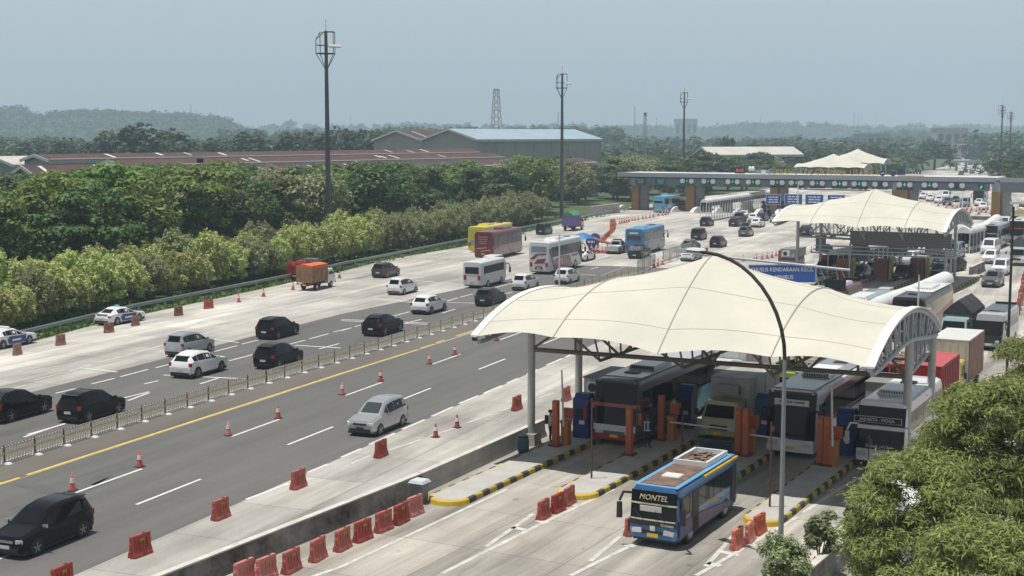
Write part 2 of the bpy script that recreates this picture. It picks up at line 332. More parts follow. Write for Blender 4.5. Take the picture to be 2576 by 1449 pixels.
def make_car(kind, paint, d=0, plate=PLW, decal=None):
    sp = CARS[kind]; st = sp['st']; R = [ringof(s) for s in st]; hw = sp['W'] / 2; Lh = sp['L'] / 2
    root = thing({'mpv': 'parked_car', 'suv': 'suv', 'sedan': 'sedan_car', 'van': 'passenger_van', 'boxvan': 'minivan', 'pickup': 'pickup_truck'}[kind] if kind != 'mpv' else 'family_car', '', {'pickup': 'pickup', 'van': 'van', 'boxvan': 'van'}.get(kind, 'car'))
    pm = PAINT[paint]
    b = MB(); b.loft(R[::-1], True); body = sharp(b.build('body', pm, root), 30)
    lo = MB(); lo.box((0, 0, .24), (sp['W'] * .94, sp['L'] * .93, .2)); 
    for ax in sp['ax']:
        for sx in (-1, 1): lo.wheel((sx * (hw - .06), ax, sp['r']), sp['r'] * 1.17, .135, 16)
    lo.box((0, Lh - .03, .36), (sp['W'] * .74, .1, .16)); lo.box((0, -Lh + .02, .36), (sp['W'] * .8, .08, .14))
    lo.build('lower_trim', BLK, root)
    a, c = sp['ws']; b = MB(); face_panel(b, R[a][6], R[a][5], R[c][5], R[c][6], (.06, .94), (.1, .95), .012); b.build('windscreen', SKYTINT if paint in ('white', 'silver', 'green') else GLASS, root)
    a2, c2 = sp['rw']; b = MB(); face_panel(b, R[c2][5], R[c2][6], R[a2][6], R[a2][5], (.06, .94), (.12, .9), .012); b.build('rear_window', GLASS, root)
    for sx in (0, 1):
        b = MB()
        for k in range(c, a2):
            i, j = (3, 4) if sx == 0 else (8, 7)
            A, B2, C2, D = R[k][i], R[k + 1][i], R[k + 1][j], R[k][j]
            if sx == 0: face_panel(b, A, B2, C2, D, (.03, .97), (.06, .86), .01)
            else: face_panel(b, B2, A, D, C2, (.03, .97), (.06, .86), .01)
        i, j = (3, 4) if sx == 0 else (8, 7)       # front quarter pane
        p = [R[c][i], R[c][j], R[a][i]]; g = sum((Vector(q) for q in p), Vector()) / 3
        o = Vector((-.01 if sx == 0 else .01, 0, 0)); t = [tuple(Vector(q) * .82 + g * .18 + o) for q in p]
        b.add(t if sx == 1 else [t[0], t[2], t[1]], [(0, 1, 2)])
        b.build('side_window', GLASS, root)
    add_wheels(root, hw - .11, sp['ax'], sp['r'], .21, d == 0)
    fz = st[1][2] - .1
    for sx in (-1, 1):
        b = MB(); b.box((sx * hw * .74, Lh - .1, fz), (hw * .34, .16, .13), rz=-sx * .35); b.build('headlight', LAMP, root)
        tz = st[-2][2] - .08 if kind != 'pickup' else .86
        b = MB(); b.box((sx * (hw * .86), -Lh + .11, tz), (hw * .2, .16, .24 if kind != 'sedan' else .14)); b.build('taillight', RED, root)
        if d == 0 or kind in ('van', 'pickup'):
            b = MB(); b.box((sx * (hw + .08), st[3][0] - .12, st[3][2] + .1), (.2, .1, .14), .8, .8); b.build('mirror', pm if paint != 'black' else (CHR if decal == 'chrome' else BLK), root)
    b = MB(); b.box((0, -Lh - .012, .62 if kind != 'pickup' else .5), (.44, .02, .14)); b.build('number_plate', plate, root)
    b = MB(); b.box((0, Lh + .012, .46), (.44, .02, .13)); b.build('number_plate', plate, root)
    if d == 0:
        b = MB(); b.box((0, Lh - .02, st[1][2] - .12), (hw * .95, .07, .1)); b.build('grille', BLK if paint != 'black' else CHR, root)
        b = MB()
        for sx in (-1, 1):
            for yy in (.15, -.85):
                b.box((sx * (hw + .005), yy, st[4][2] - .12), (.02, .18, .035))
        b.build('door_handle_pattern', pm if paint != 'black' else BLK, root)
        if kind == 'suv' or kind == 'mpv':
            b = MB(); b.box((0, st[7][0] - .03, st[7][3] + .0), (st[7][5] * 1.75, .22, .04)); b.build('spoiler', pm, root)
    return root, body
_cars = {}
def car(kind, paint, x0, x1, yb, hdg, label, group=None, d=0, **k):
    sp = CARS[kind]; p = settle(x0, x1, yb, sp['L'], sp['W'], sp['H'], hdg)
    return car_at(kind, paint, p, hdg, label, group, d, **k)
def car_at(kind, paint, p, hdg, label, group=None, d=0, **k):
    key = (kind, paint, d, str(k))
    if key not in _cars:
        o, _ = make_car(kind, paint, d, **k); _cars[key] = o
    else: o = copy_tree(_cars[key])
    o.location = p; o.rotation_euler = (0, 0, -radians(hdg)); o['label'] = label
    if group: o['group'] = group
    elif 'group' in o: del o['group']
    return o

# ---------------------------------------------------------------- buses
def bus_ring(y, w, zb, H, k=1.0):
    h = [(w * .95, zb), (w, zb + .2), (w, H * .52), (w * .985, H - .32), (w * .93, H - .1), (w * .78, H)]
    return [(-x * k, y, z) for x, z in h] + [(x * k, y, z) for x, z in reversed(h)]
def make_bus(sp):
    L, W, H = sp['L'], sp['W'], sp['H']; w = W / 2; Lh = L / 2
    root = thing(sp.get('name', 'coach_bus'), '', 'bus')
    zb = .32; body, glass = sp['body'], sp.get('glass', GLASS)
    lean = sp.get('lean', .25)
    def ring(y, k, dz=0, f=0):
        r = bus_ring(y, w, zb + dz, H - dz * .4, k); 
        return [(x, yy - f * lean * max(0, (z - 1.0) / (H - 1.0)), z) for x, yy, z in r]
    rings = [ring(-Lh, .95, .1), ring(-Lh + .12, 1, 0), ring(-Lh + 1, 1), ring(Lh - 1.0, 1), ring(Lh - .35, .985, 0, .6), ring(Lh, .92, .06, 1)]
    b = MB(); b.loft(rings, True); o = sharp(b.build('body', sp.get('bodymat', body), root), 32)
    def fy(z): return Lh - lean * max(0, (z - 1.0) / (H - 1.0)) + .03
    def front(name, z0, z1, mat, k=.86, off=0.0, x0=None, x1=None):
        b = MB(); xa = -w * k if x0 is None else x0; xb = w * k if x1 is None else x1
        xm = [xa + (xb - xa) * i / 6 for i in range(7)]
        def yy(x, z): return fy(z) + off - .35 * max(0, abs(x) / w - .7) ** 1.6
        rows = [[(x, yy(x, z), z) for x in xm] for z in (z0, z1)]
        n = len(xm); back = [[(x, y - .09, z) for x, y, z in r] for r in rows]
        b.add(rows[0] + rows[1], [(i + 1, i, n + i, n + i + 1) for i in range(n - 1)], True)
        b.add(rows[1] + back[1], [(i + 1, i, n + i, n + i + 1) for i in range(n - 1)])
        b.add(back[0] + rows[0], [(i + 1, i, n + i, n + i + 1) for i in range(n - 1)])
        return b.build(name, mat, root)
    for nm, z0, z1, mt, kk in sp['front']: front(nm, z0, z1, mt, kk, .012 if 'wind' not in nm and 'mask' not in nm else -.012 if 'mask' in nm else .006)
    z0, z1 = sp.get('win', (1.55, 2.7)); y0, y1 = sp.get('winy', (-Lh + .5, Lh - .7))
    for sx in (-1, 1):
        b = MB(); n = sp.get('panes', 6); step = (y1 - y0) / n
        for i in range(n):
            a, c = y0 + i * step + .03, y0 + (i + 1) * step - .03
            def X(z): return sx * (w + .014 if z < H * .52 else w * (1 - .015 * (z - H * .52) / (H * .48 - .32)) + .014)
            b.box((sx * (w * .995), (a + c) / 2, (z0 + z1) / 2), (.05, c - a, z1 - z0))
        b.build('side_window', glass, root)
        if sp.get('stripe'):
            for nm, mt, pts in sp['stripe']:
                b = MB(); pp = [(sx * (w + .034), y, z) for y, z in pts]; qq = [(sx * (w - .02), y, z) for y, z in pts]
                n = len(pts); b.add(pp, [tuple(range(n)) if sx * 1 < 0 else tuple(range(n))[::-1]]); b.add(pp + qq, [(i, (i + 1) % n, n + (i + 1) % n, n + i) for i in range(n)])
                b.build(nm, mt, root)
    b = MB(); rz = sp.get('rearwin', (2.0, 2.9)); b.box((0, -Lh - .0, sum(rz) / 2), (W * .74, .06, rz[1] - rz[0])); b.build('rear_window', sp.get('rearglass', glass), root)
    for nm, mt, pts in sp.get('rear', []):
        b = MB(); pp = [(x, -Lh - .022, z) for x, z in pts]; qq = [(x, -Lh + .05, z) for x, z in pts]; n = len(pts)
        b.add(pp, [tuple(range(n))]); b.add(pp + qq, [(i, (i + 1) % n, n + (i + 1) % n, n + i) for i in range(n)]); b.build(nm, mt, root)
    for sx in (-1, 1):
        b = MB(); b.box((sx * w * .76, -Lh - .01, 1.15), (.3, .07, .5)); b.build('taillight', RED, root)
        b = MB(); b.box((sx * w * .68, Lh - .05, sp.get('hz', .72)), (.52, .16, .2), rz=-sx * .22, ry=sx * .12); b.build('headlight', LAMP, root)
    mm = sp.get('mirror', BLK)
    for sx in (-1, 1):
        b = MB(); zt = sp.get('mz', H * .72)
        b.path([(sx * w * .9, Lh - .25, zt), (sx * (w + .18), Lh + .12, zt + .08), (sx * (w + .3), Lh + .22, zt - .25)], .05, 6); b.box((sx * (w + .3), Lh + .22, zt - .62), (.2, .14, .62), .9, .9); b.build('mirror', mm, root)
    b = MB(); b.box((0, Lh + .035, .52), (.46, .03, .15)); b.build('number_plate', sp.get('plate', PLY), root)
    b = MB(); b.box((0, -Lh - .03, .75), (.46, .03, .15)); b.build('number_plate', sp.get('plate', PLY), root)
    if sp.get('bumper'): b = MB(); b.box((0, Lh - .12, .47), (W * .97, .34, .3), .97, .9); b.build('bumper', sp['bumper'], root)
    if sp.get('ac', True):
        y = sp.get('acy', -.5); b = MB(); b.box((0, y, H + .1), (W * .62, sp.get('acl', 2.6), .26), .86, .9); ac = b.build('air_conditioner', sp.get('acm', WHT), root)
        k = MB()
        for i in range(10): k.box((-W * .26 + i * W * .052 + .03, y + sp.get('acl', 2.6) / 2 - .06, H + .1), (.04, .06, .15), rx=-.4)
        k.build('vent_slat', BLK, ac)
    b = MB(); b.box((0, sp.get('hatchy', L * .3), H + .04), (.8, .65, .1), .9, .9); b.build('roof_hatch', sp.get('hatch', BLK), root)
    ax = sp.get('ax', (Lh - 2.6, -Lh + 3.0)); r = sp.get('r', .5)
    lo = MB()
    for a in ax:
        for sx in (-1, 1): lo.wheel((sx * (w - .055), a, r), r * 1.18, .14, 18)
    lo.box((0, 0, .3), (W * .9, L * .94, .16)); lo.build('lower_trim', BLK, root)
    add_wheels(root, w - .14, ax, r, .3, True)
    return root
def bus(sp, x0, x1, yb, hdg, label, group=None):
    p = settle(x0, x1, yb, sp['L'], sp['W'], sp['H'], hdg); return bus_at(sp, p, hdg, label, group)
def bus_at(sp, p, hdg, label, group=None):
    o = make_bus(sp); o.location = p; o.rotation_euler = (0, 0, -radians(hdg)); o['label'] = label
    if group: o['group'] = group
    return o

# ---------------------------------------------------------------- lorries
def make_truck(sp):
    L, W, H = sp['L'], sp['W'], sp['H']; w = W / 2; Lh = L / 2; cl = sp.get('cabl', 1.65); ch = sp.get('cabh', 2.25); cw = sp.get('cabw', W * .92) / 2
    root = thing(sp.get('name', 'box_truck'), '', 'truck'); cm = sp['cab']
    def cr(y, zb, zt, k, ins=0): return [(-cw * k, y, zb), (-cw * k, y, 1.3), (-cw * k * .9, y - ins, zt - .08), (-cw * k * .8, y - ins, zt), (cw * k * .8, y - ins, zt), (cw * k * .9, y - ins, zt - .08), (cw * k, y, 1.3), (cw * k, y, zb)]
    b = MB(); b.loft([cr(Lh - cl, .5, ch, 1), cr(Lh - .3, .5, ch, 1, .15), cr(Lh, .55, ch - .12, .96, .42)], True); o = sharp(b.build('cab', cm, root), 25)
    b = MB(); b.quad((-cw * .82, Lh - .04, 1.36), (cw * .82, Lh - .04, 1.36), (cw * .76, Lh - .375, ch - .2), (-cw * .76, Lh - .375, ch - .2))
    b.v = [(x, y + .03, z) for x, y, z in b.v]; b.f = [f[::-1] for f in b.f]; b.build('windscreen', GLASS, root)
    for sx in (-1, 1):
        b = MB(); b.add([(sx * (cw + .012), Lh - cl + .25, 1.4), (sx * (cw + .012), Lh - .3, 1.4), (sx * (cw * .93 + .012), Lh - .6, ch - .3), (sx * (cw * .93 + .012), Lh - cl + .25, ch - .3)], [(0, 1, 2, 3)]); b.build('side_window', GLASS, root)
        b = MB(); b.box((sx * cw * .74, Lh + .0, .82), (.34, .1, .2)); b.build('headlight', LAMP, root)
        b = MB(); b.tube((sx * cw * .95, Lh - .1, 1.6), (sx * (cw + .25), Lh + .05, 1.75), .02); b.box((sx * (cw + .25), Lh + .05, 1.6), (.18, .08, .36)); b.build('mirror', BLK, root)
        b = MB(); b.box((sx * w * .78, -Lh - .02, .72), (.3, .06, .14)); b.build('taillight', RED, root)
    b = MB(); b.box((0, Lh + .0, .84), (cw * .95, .08, .24)); b.build('grille', sp.get('grille', BLK), root)
    b = MB(); b.box((0, Lh + .05, .55), (cw * 2.0, .16, .24)); b.build('bumper', sp.get('bumper', cm), root)
    b = MB(); b.box((0, Lh + .15, .55), (.42, .02, .14)); b.build('number_plate', PLY, root)
    b = MB(); b.box((0, -Lh - .02, .6), (.42, .02, .14)); b.build('number_plate', PLY, root)
    b = MB(); b.box((0, -.1, .62), (.9, L * .96, .22)); b.build('chassis', BLK, root)
    bl = L - cl - .12; by = -Lh + bl / 2; z0 = sp.get('bedz', .85); kind = sp['cargo']
    if kind in ('box', 'container'):
        b = MB(); b.box((0, by, (z0 + H) / 2), (W, bl, H - z0))
        for i in range(int(bl / .45) if kind == 'container' else 3):
            yy = by - bl / 2 + (i + .5) * bl / (int(bl / .45) if kind == 'container' else 3)
            for sx in (-1, 1): b.box((sx * (w + .008), yy, (z0 + H) / 2), (.05, .12 if kind == 'container' else .05, H - z0 - .2))
        for i in range(5 if kind == 'container' else 2): b.box((-w + (i + .5) * W / (5 if kind == 'container' else 2), by + bl / 2 + .01, (z0 + H) / 2), (.09, .05, H - z0 - .2))
        b.build('cargo_box', sp['box'], root)
        b = MB(); b.box((0, by, H + .025), (W + .03, bl + .03, .05)); b.build('box_roof', sp.get('boxroof', sp['box']), root)
        if sp.get('cooler'): b = MB(); b.box((0, by + bl / 2 + .2, H - .55), (W * .55, .4, .5), .95, .8); b.build('cooling_unit', M('cooler_grey', (.3, .3, .28), .5), root)
        if sp.get('side'):
            for sx in (-1, 1): b = MB(); b.box((sx * (w + .03), by, (z0 + H) / 2), (.03, bl * .98, H - z0 - .06)); b.build('side_panel', sp['side'], root)
    else:
        hb = sp.get('bedh', 1.2)
        b = MB()
        for sx in (-1, 1): b.box((sx * (w - .03), by, z0 + hb / 2), (.06, bl, hb))
        for sy in (-1, 1): b.box((0, by + sy * (bl / 2 - .03), z0 + hb / 2), (W - .12, .06, hb))
        b.box((0, by, z0 + .05), (W - .13, bl - .13, .1))
        for i in range(4):
            for sx in (-1, 1): b.box((sx * (w + .02), by - bl / 2 + (i + .5) * bl / 4, z0 + hb / 2), (.05, .08, hb))
        b.build('cargo_bed', sp['box'], root)
        rg = sp.get('ridge', .5); zt = H - rg; b = MB()
        if kind == 'tarp':
            r = lambda y, d: [(-w - .02, y, z0 + hb - .15), (-w * .97, y, zt), (-w * .5, y, zt + rg * .55 + d), (0, y, H + d), (w * .5, y, zt + rg * .55 + d), (w * .97, y, zt), (w + .02, y, z0 + hb - .15)]
            b.loft([r(by - bl / 2, 0)] + [r(by - bl / 2 + bl * t, (.04 if i % 2 else -.03)) for i, t in enumerate((.2, .4, .6, .8))] + [r(by + bl / 2, 0)], False); b.build('tarpaulin', sp['tarp'], root)
        else:
            rr = random.Random(3)
            for i in range(26):
                x, y = rr.uniform(-w * .75, w * .75), by + rr.uniform(-bl * .42, bl * .42); q = rr.uniform(.3, .5)
                b.box((x, y, z0 + hb + rr.uniform(0, .35)), (q * 1.5, q, q * .7), .7, .7, rr.uniform(0, 3), rr.uniform(-.3, .3))
            b.build('sack_load', sp['tarp'], root)
    r = sp.get('r', .4); add_wheels(root, w - .2, (Lh - .95, -Lh + 1.15), r, .3, True)
    return root
def truck(sp, x0, x1, yb, hdg, label, group=None):
    return truck_at(sp, settle(x0, x1, yb, sp['L'], sp['W'], sp['H'], hdg), hdg, label, group)
def truck_at(sp, p, hdg, label, group=None):
    o = make_truck(sp); o.location = p; o.rotation_euler = (0, 0, -radians(hdg)); o['label'] = label
    if group: o['group'] = group
    return o
# ================================================================ SETTING: ground, roads, markings
def sheet(name, pts, z, mat):
    b = MB(); p = [(q.x, q.y, z) for q in pts]; b.poly(p)
    o = b.build(name, mat); me = o.data
    if me.polygons[0].normal.z < 0: me.flip_normals()
    return struct(o)
EARTH = M('grassy_earth', (.06, .085, .028), .95, 0, (.35, .45))
sheet('ground', [Vector((-9000, -300)), Vector((9000, -300)), Vector((9000, 9500)), Vector((-9000, 9500))], -.06, EARTH)
CONC = pavement('concrete_slabs', (.42, .405, .378), .5, (3.7, 5.0), .24, .3, HM)
CONC2 = pavement('toll_lane_concrete', (.37, .35, .315), .5, (4.4, 5.0), .36, .34, HL)
ASPH = pavement('asphalt', (.122, .121, .117), 1, None, .1, .1, HM, .8)
ASPH2 = pavement('dusty_asphalt', (.145, .132, .118), 1, None, .1, .14, HM, .9)
EDGE = [(-600, 1040), (-300, 958), (100, 854.7), (246.7, 814.7), (600, 739.7), (858.7, 683), (975, 653), (1192, 616), (1292, 593), (1425, 559.7), (1525, 536), (1585, 521), (1700, 503), (1930, 474), (2200, 450), (2330, 430), (2405, 411), (2388, 385), (2372, 366), (2400, 366), (2440, 388), (2478, 411), (2520, 446), (2640, 480), (3200, 560), (5200, 1449), (3500, 3300), (-1500, 3300), (-900, 1140)]
sheet('concrete_road', [at(*q) for q in EDGE], 0, CONC)
sheet('asphalt_road_surface', [at(*q) for q in [(-700, 1183), (160, 966), (858.7, 790), (1178, 723), (1340, 690), (1465, 668), (1572, 670), (1272, 783), (867, 905), (633, 974.5), (6.7, 1168), (-700, 1386)]], .004, ASPH)
sheet('asphalt_shoulder', [at(*q) for q in [(1574, 670), (1655, 673), (1713, 676.5), (1600, 702), (1258.7, 813), (858.7, 941), (75, 1195), (-700, 1445), (-700, 1388), (6.7, 1169.5), (633, 976), (867, 906.5), (1272, 784.5)]], .004, ASPH2)
sheet('asphalt_carriageway', [at(*q) for q in [(1601, 702.5), (1713, 677), (1830, 690), (1640, 800), (1263.7, 969.5), (858.7, 1151), (530, 1296), (183, 1449), (-700, 1840), (-700, 1446.5), (75, 1196.5), (858.7, 942.5), (1258.7, 814.5)]], .004, ASPH)
LPTS = [lane(-33.6, 30), lane(-33.6, 66), lane(-32.6, 76), lane(-26, 110), lane(0, 110), lane(6, 30)]
sheet('toll_lane_surface', LPTS, .004, CONC2)
# darker repair patches in the asphalt
PATCH = M('asphalt_patch', (.092, .092, .094), .85, 0, (1.2, .2))
for i, pp in enumerate([[(20, 1218), (170, 1258), (300, 1205), (290, 1193), (180, 1240), (60, 1208)], [(205, 1212), (285, 1180), (330, 1166), (352, 1168), (340, 1178), (300, 1185), (240, 1222)], [(-20, 1292), (150, 1243), (175, 1252), (-20, 1312)]]):
    sheet('asphalt_patch', [at(*q) for q in pp], .0065, PATCH)
WP = M('road_paint_white', (.62, .62, .60), .7, 0, (2.2, .14)); WPF = M('worn_road_paint', (.50, .49, .46), .8, 0, (1.5, .3)); YP = M('road_paint_yellow', (.60, .42, .09), .7, 0, (2.2, .2))
def stripe(mb, a, b, wd=.16, z=.009):
    a = at(*a) if len(a) == 2 else a; b = at(*b) if len(b) == 2 else b
    d = (b - a); d.z = 0; d.normalize(); r = Vector((d.y, -d.x, 0)) * wd / 2
    mb.k = (getattr(mb, 'k', 0) + 1) % 9; z += .0012 * mb.k        # crossing stripes lie one above the other
    mb.quad(*[(q.x, q.y, z) for q in (a + r, b + r, b - r, a - r)])
    return mb
def row(mb, a, b, period, on, k0, k1, wd=.16):
    a, b = at(*a), at(*b); d = (b - a).normalized()
    for k in range(k0, k1): stripe(mb, a + d * (k * period), a + d * (k * period + on), wd)
mk = MB()
row(mk, (190, 1240), (1087, 917), 12.5, 4.8, -3, 8); row(mk, (343, 1270), (1195, 933), 12.5, 4.8, -3, 5)
for a, b in [((620, 1257), (725, 1217)), ((775, 1189), (825, 1168)), ((858.7, 1151), (910, 1129)), ((929, 1119), (994, 1090)), ((1012, 1081), (1069, 1056)), ((1086, 1048), (1139.7, 1024)), ((1155, 1016), (1203.7, 996)), ((1217, 990), (1263.7, 970)), ((1276, 964), (1304, 952)), ((1326, 942), (1352, 930)), ((1375, 919), (1415, 902)), ((1422, 899), (1454, 885))]: stripe(mk, a, b, .2)
struct(mk.build('lane_markings', WP))
mk = MB()
for a, b in [((868.7, 1173.7), (930, 1146)), ((980, 1133), (1059, 1106)), ((1082, 1098), (1147, 1076)), ((1174.7, 1064.7), (1240, 1042)), ((1258.7, 1034.7), (1278.7, 1028)), ((1352, 1003), (1392, 990)), ((-40, 1000), (66, 969)), ((86.7, 956.7), (153, 939.7)), ((173.3, 933), (230, 918)), ((243, 913), (300, 898)), ((320, 893), (590, 819)), ((590, 819), (858.7, 744.7)), ((858.7, 744.7), (975, 713)), ((1032, 696), (1215, 653)),
             ((300, 863), (340, 853)), ((400, 838), (443, 828)), ((496, 813), (520, 806)), ((570, 794.7), (610, 784.7)), ((643, 776), (803, 734.7)), ((803, 734.7), (860, 716)), ((930, 690), (990, 676)), ((1080, 652), (1110, 643)),
             ((293, 831), (333, 823)), ((388, 811), (430, 801)), ((640, 757), (700, 741)), ((1158, 629), (1175, 626)), ((1130, 655), (1145, 651)), ((1290, 592), (1330, 583))]: stripe(mk, a, b, .17)
# concrete plaza lines further up the road
for a, b in [((1300, 668), (1338, 658)), ((1530, 632), (1565, 622)), ((1478, 662), (1500, 656)), ((1672, 610), (1735, 595)), ((1775, 580), (1880, 553)), ((1662, 573), (1700, 562)), ((1860, 659.6), (1940, 632)), ((1940, 632), (2088, 582)), ((1690, 680), (1720, 672)), ((1830, 618), (1860, 610)), ((1900, 600), (1940, 588)), ((1960, 565), (1990, 557)), ((1640, 600), (1660, 595)), ((1720, 650), (1750, 640)), ((1990, 600), (2020, 590)), ((2230, 512), (2300, 488)), ((2407.5, 739), (2476.7, 698)), ((2460, 769), (2487, 752)), ((2547, 795), (2551, 784)), ((2440, 655), (2452, 648)), ((2556, 640), (2565, 625))]: stripe(mk, a, b, .2)
for y in (562, 571, 580, 589, 597): 
    for x0, x1 in ((1660, 1760), (1800, 1900)): stripe(mk, (x0 + y % 7 * 4, y), (x1 + y % 5 * 6, y + 4), .5)
for a, b in [((1492, 587), (1578, 590.5)), ((1490, 598), (1542, 600.5)), ((1635, 560), (1770, 565)), ((1666, 572), (1768, 577)), ((1295, 606), (1360, 607.5)), ((1175, 610), (1290, 618))]: stripe(mk, a, b, .55)
struct(mk.build('worn_plaza_markings', WPF))
mk = MB()
for a, b in [((230, 1421), (288, 1399)), ((303, 1391), (372, 1371)), ((392, 1368), (440, 1354)), ((540, 1328.7), (597, 1313.7)), ((608, 1310), (650, 1299)), ((730, 1290), (768, 1279)), ((778, 1276), (827, 1263)), ((838, 1261), (858.7, 1255)), ((363, 1449), (398, 1441)), ((503, 1449), (550, 1434)), ((577, 1391), (637, 1375)), ((803, 1361), (853, 1347.7))]:
    stripe(mk, (a[0], a[1] - 483 + 0), (b[0], b[1] - 483)) if False else None
for a, b in [((230, 966), (288, 952)), ((303, 948), (372, 929.7)), ((391.7, 925.7), (440, 913)), ((540, 884.7), (596.7, 870)), ((608, 866), (650, 855.7)), ((730, 866), (768, 856)), ((778, 853), (826.7, 839.7)), ((838, 836), (875, 827)), ((363, 966), (398, 958)), ((503, 966), (550, 951)), ((576.7, 908), (636.7, 892)), ((803, 878), (853, 864.7)), ((60, 1100), (165, 1065)), ((-20, 1030), (50, 1010)), ((140, 990), (190, 978)), ((310, 1002), (375, 986)), ((68, 1094), (163, 1067)), ((322, 1008), (376, 988)),
             ((892, 822), (920, 814.7)), ((858.7, 832), (884, 824.7)), ((991, 795), (1030, 784.7)), ((1022, 813), (1060, 803.7)), ((1112, 788), (1145, 778)), ((1123.7, 758), (1152, 749.7)), ((1157.7, 748), (1188.7, 739.7)), ((1272, 739.7), (1288.7, 735)), ((1245, 724), (1287, 713)), ((1394, 705), (1408, 700)), ((1487, 677), (1505, 672)), ((1465, 663), (1490, 656)), ((1492, 655), (1512, 650)), ((1515, 648.5), (1532, 644))]: stripe(mk, a, b, .17)
for a, b in [((210, 927), (295, 936.5)), ((530, 853.7), (600, 862)), ((411.7, 944), (620, 953.7)), ((743, 868.7), (858, 875.5)), ((858.7, 803.7), (1078, 813)), ((858.7, 807), (1078, 816.5)), ((937, 749.7), (1035, 758)), ((938, 753), (1035, 761)), ((1122, 761), (1198, 763)), ((1045, 706), (1182, 718)), ((1460, 690), (1500, 693))]: stripe(mk, a, b, .22)
struct(mk.build('asphalt_lane_markings', WP))
mk = MB()
for a, b in [((-60, 1236), (50, 1202)), ((68, 1195), (858.7, 939.7)), ((858.7, 939.7), (1052, 879.7)), ((1058.7, 876.3), (1092, 866.3)), ((1097, 863), (1119, 856)), ((1147, 846), (1200, 829.7)), ((1215, 824.7), (1258.7, 811)), ((1270, 807), (1330, 788))]: stripe(mk, a, b, .22)
for a, b in [((1601, 698), (1684, 676)), ((1400, 765), (1560, 715))]: stripe(mk, a, b, .15)
struct(mk.build('yellow_edge_line', YP))
mk = MB()
for a, b in [((600, 1515), (858.7, 1426)), ((858.7, 1426), (1275, 1231)), ((1112, 1443), (1352, 1323)), ((1352, 1323), (1545, 1231)), ((1222, 1376), (1342, 1293)), ((1435, 1449), (1635, 1349)), ((1485, 1413), (1560, 1350)), ((1751, 1449), (2007, 1301)), ((1775, 1425), (1852, 1340)), ((2005, 1449), (2134, 1336)), ((1745, 1230), (1850, 1180)), ((2020, 1290), (2160, 1200)), ((1600, 1222), (1700, 1160))]: stripe(mk, a, b, .2)
for a, b in [((1288, 1327), (1322, 1334)), ((1352, 1310), (1378, 1317)), ((1440, 1268), (1458, 1276)), ((1572, 1371), (1598, 1377)), ((1780, 1416), (1812, 1424)), ((1810, 1387), (1859, 1397)), ((1877, 1362), (1899, 1375)), ((1917, 1336), (1934, 1347))]: stripe(mk, a, b, .32)
struct(mk.build('toll_lane_markings', WPF))

# ================================================================ guard rail, wall barriers
GALV = M('galvanised_steel', (.30, .34, .33), .45, .6, (3, .15))
railpts = [(-200, 892), (73, 831), (333, 769.7), (767, 684.7), (858.7, 663), (1192, 598), (1292, 576), (1525, 533), (1580, 521)]
gp = [at(x, y, .7) for x, y in railpts]
g = thing('guard_rail', 'long grey steel guard rail between the concrete road and the row of yellow-green trees', 'guard rail', (gp[1].x, gp[1].y, 0))
gl = [p - g.location for p in gp]
b = MB()
rings = []
for i, p in enumerate(gl):
    d = (gl[min(i + 1, len(gl) - 1)] - gl[max(i - 1, 0)]); d.z = 0; d.normalize(); r = Vector((d.y, -d.x, 0))
    rings.append([tuple(p + r * o + Vector((0, 0, z))) for o, z in ((.05, -.17), (.11, -.1), (.05, 0), (.11, .1), (.05, .17), (.02, .17), (.02, -.17))])
b.loft(rings); b.build('rail', GALV, g)
tot = [0]
for a, c in zip(gl, gl[1:]): tot.append(tot[-1] + (c - a).length)
pm_ = MB(); pm_.box((0, 0, .42), (.12, .16, .9)); pmesh = pm_.mesh('post', GALV)
sdist = 0
while sdist < tot[-1]:
    k = max(i for i in range(len(tot)) if tot[i] <= sdist); k = min(k, len(gl) - 2)
    p = gl[k].lerp(gl[k + 1], (sdist - tot[k]) / (tot[k + 1] - tot[k])); o = link('post', pmesh, g); o.location = (p.x, p.y, 0); o.rotation_euler = (0, 0, -radians(20)); sdist += 4.2
WALLD = M('weathered_barrier_concrete', (.19, .185, .17), .9, 0, (.55, .95), bump=.3)
WALLC = M('barrier_concrete', (.40, .385, .36), .85, 0, (.8, .2)); CAPW = M('barrier_cap', (.52, .5, .46), .85, 0, (1.5, .2))
def barrier(label, a, c, h, face, w0=.5, w1=.24, cap=True):
    a = Vector(a); c = Vector(c); d = c - a; Ln = d.length; rz = atan2(d.y, d.x)
    o = thing('concrete_barrier', label, 'barrier', a, rz, 'concrete barriers at the toll lanes')
    b = MB(); r = lambda x: [(x, -w0 / 2, 0), (x, -w0 / 2, .1), (x, -w1 / 2 - .03, .35), (x, -w1 / 2, h), (x, w1 / 2, h), (x, w1 / 2 + .03, .35), (x, w0 / 2, .1), (x, w0 / 2, 0)]
    n = max(2, int(Ln / 3)); rings = []
    for i in range(n):
        rings += [r(Ln * i / n + .012), r(Ln * (i + 1) / n - .012)]
    b.loft(rings); b.build('wall_body', face, o)
    if cap: b = MB(); b.box((Ln / 2, 0, h + .032), (Ln, w1 + .06, .06)); b.build('cap', CAPW, o)
    return o
barrier('black-stained concrete barrier with a pale cap beside the row of red plastic barriers', lane(-32.75, 26), lane(-32.3, 51.2), .84, WALLD)
barrier('clean grey concrete barrier behind the toll island with the yellow nose', lane(-32.3, 51.25), lane(-32.75, 64.3), .84, WALLC)
barrier('dark low concrete barrier half hidden under the leafy tree', at(2035, 1484), at(2150, 1385), .8, WALLD)
barrier('short stained concrete barrier beside the wide exit lane', at(2440, 697), at(2474, 681), 1.1, WALLD)

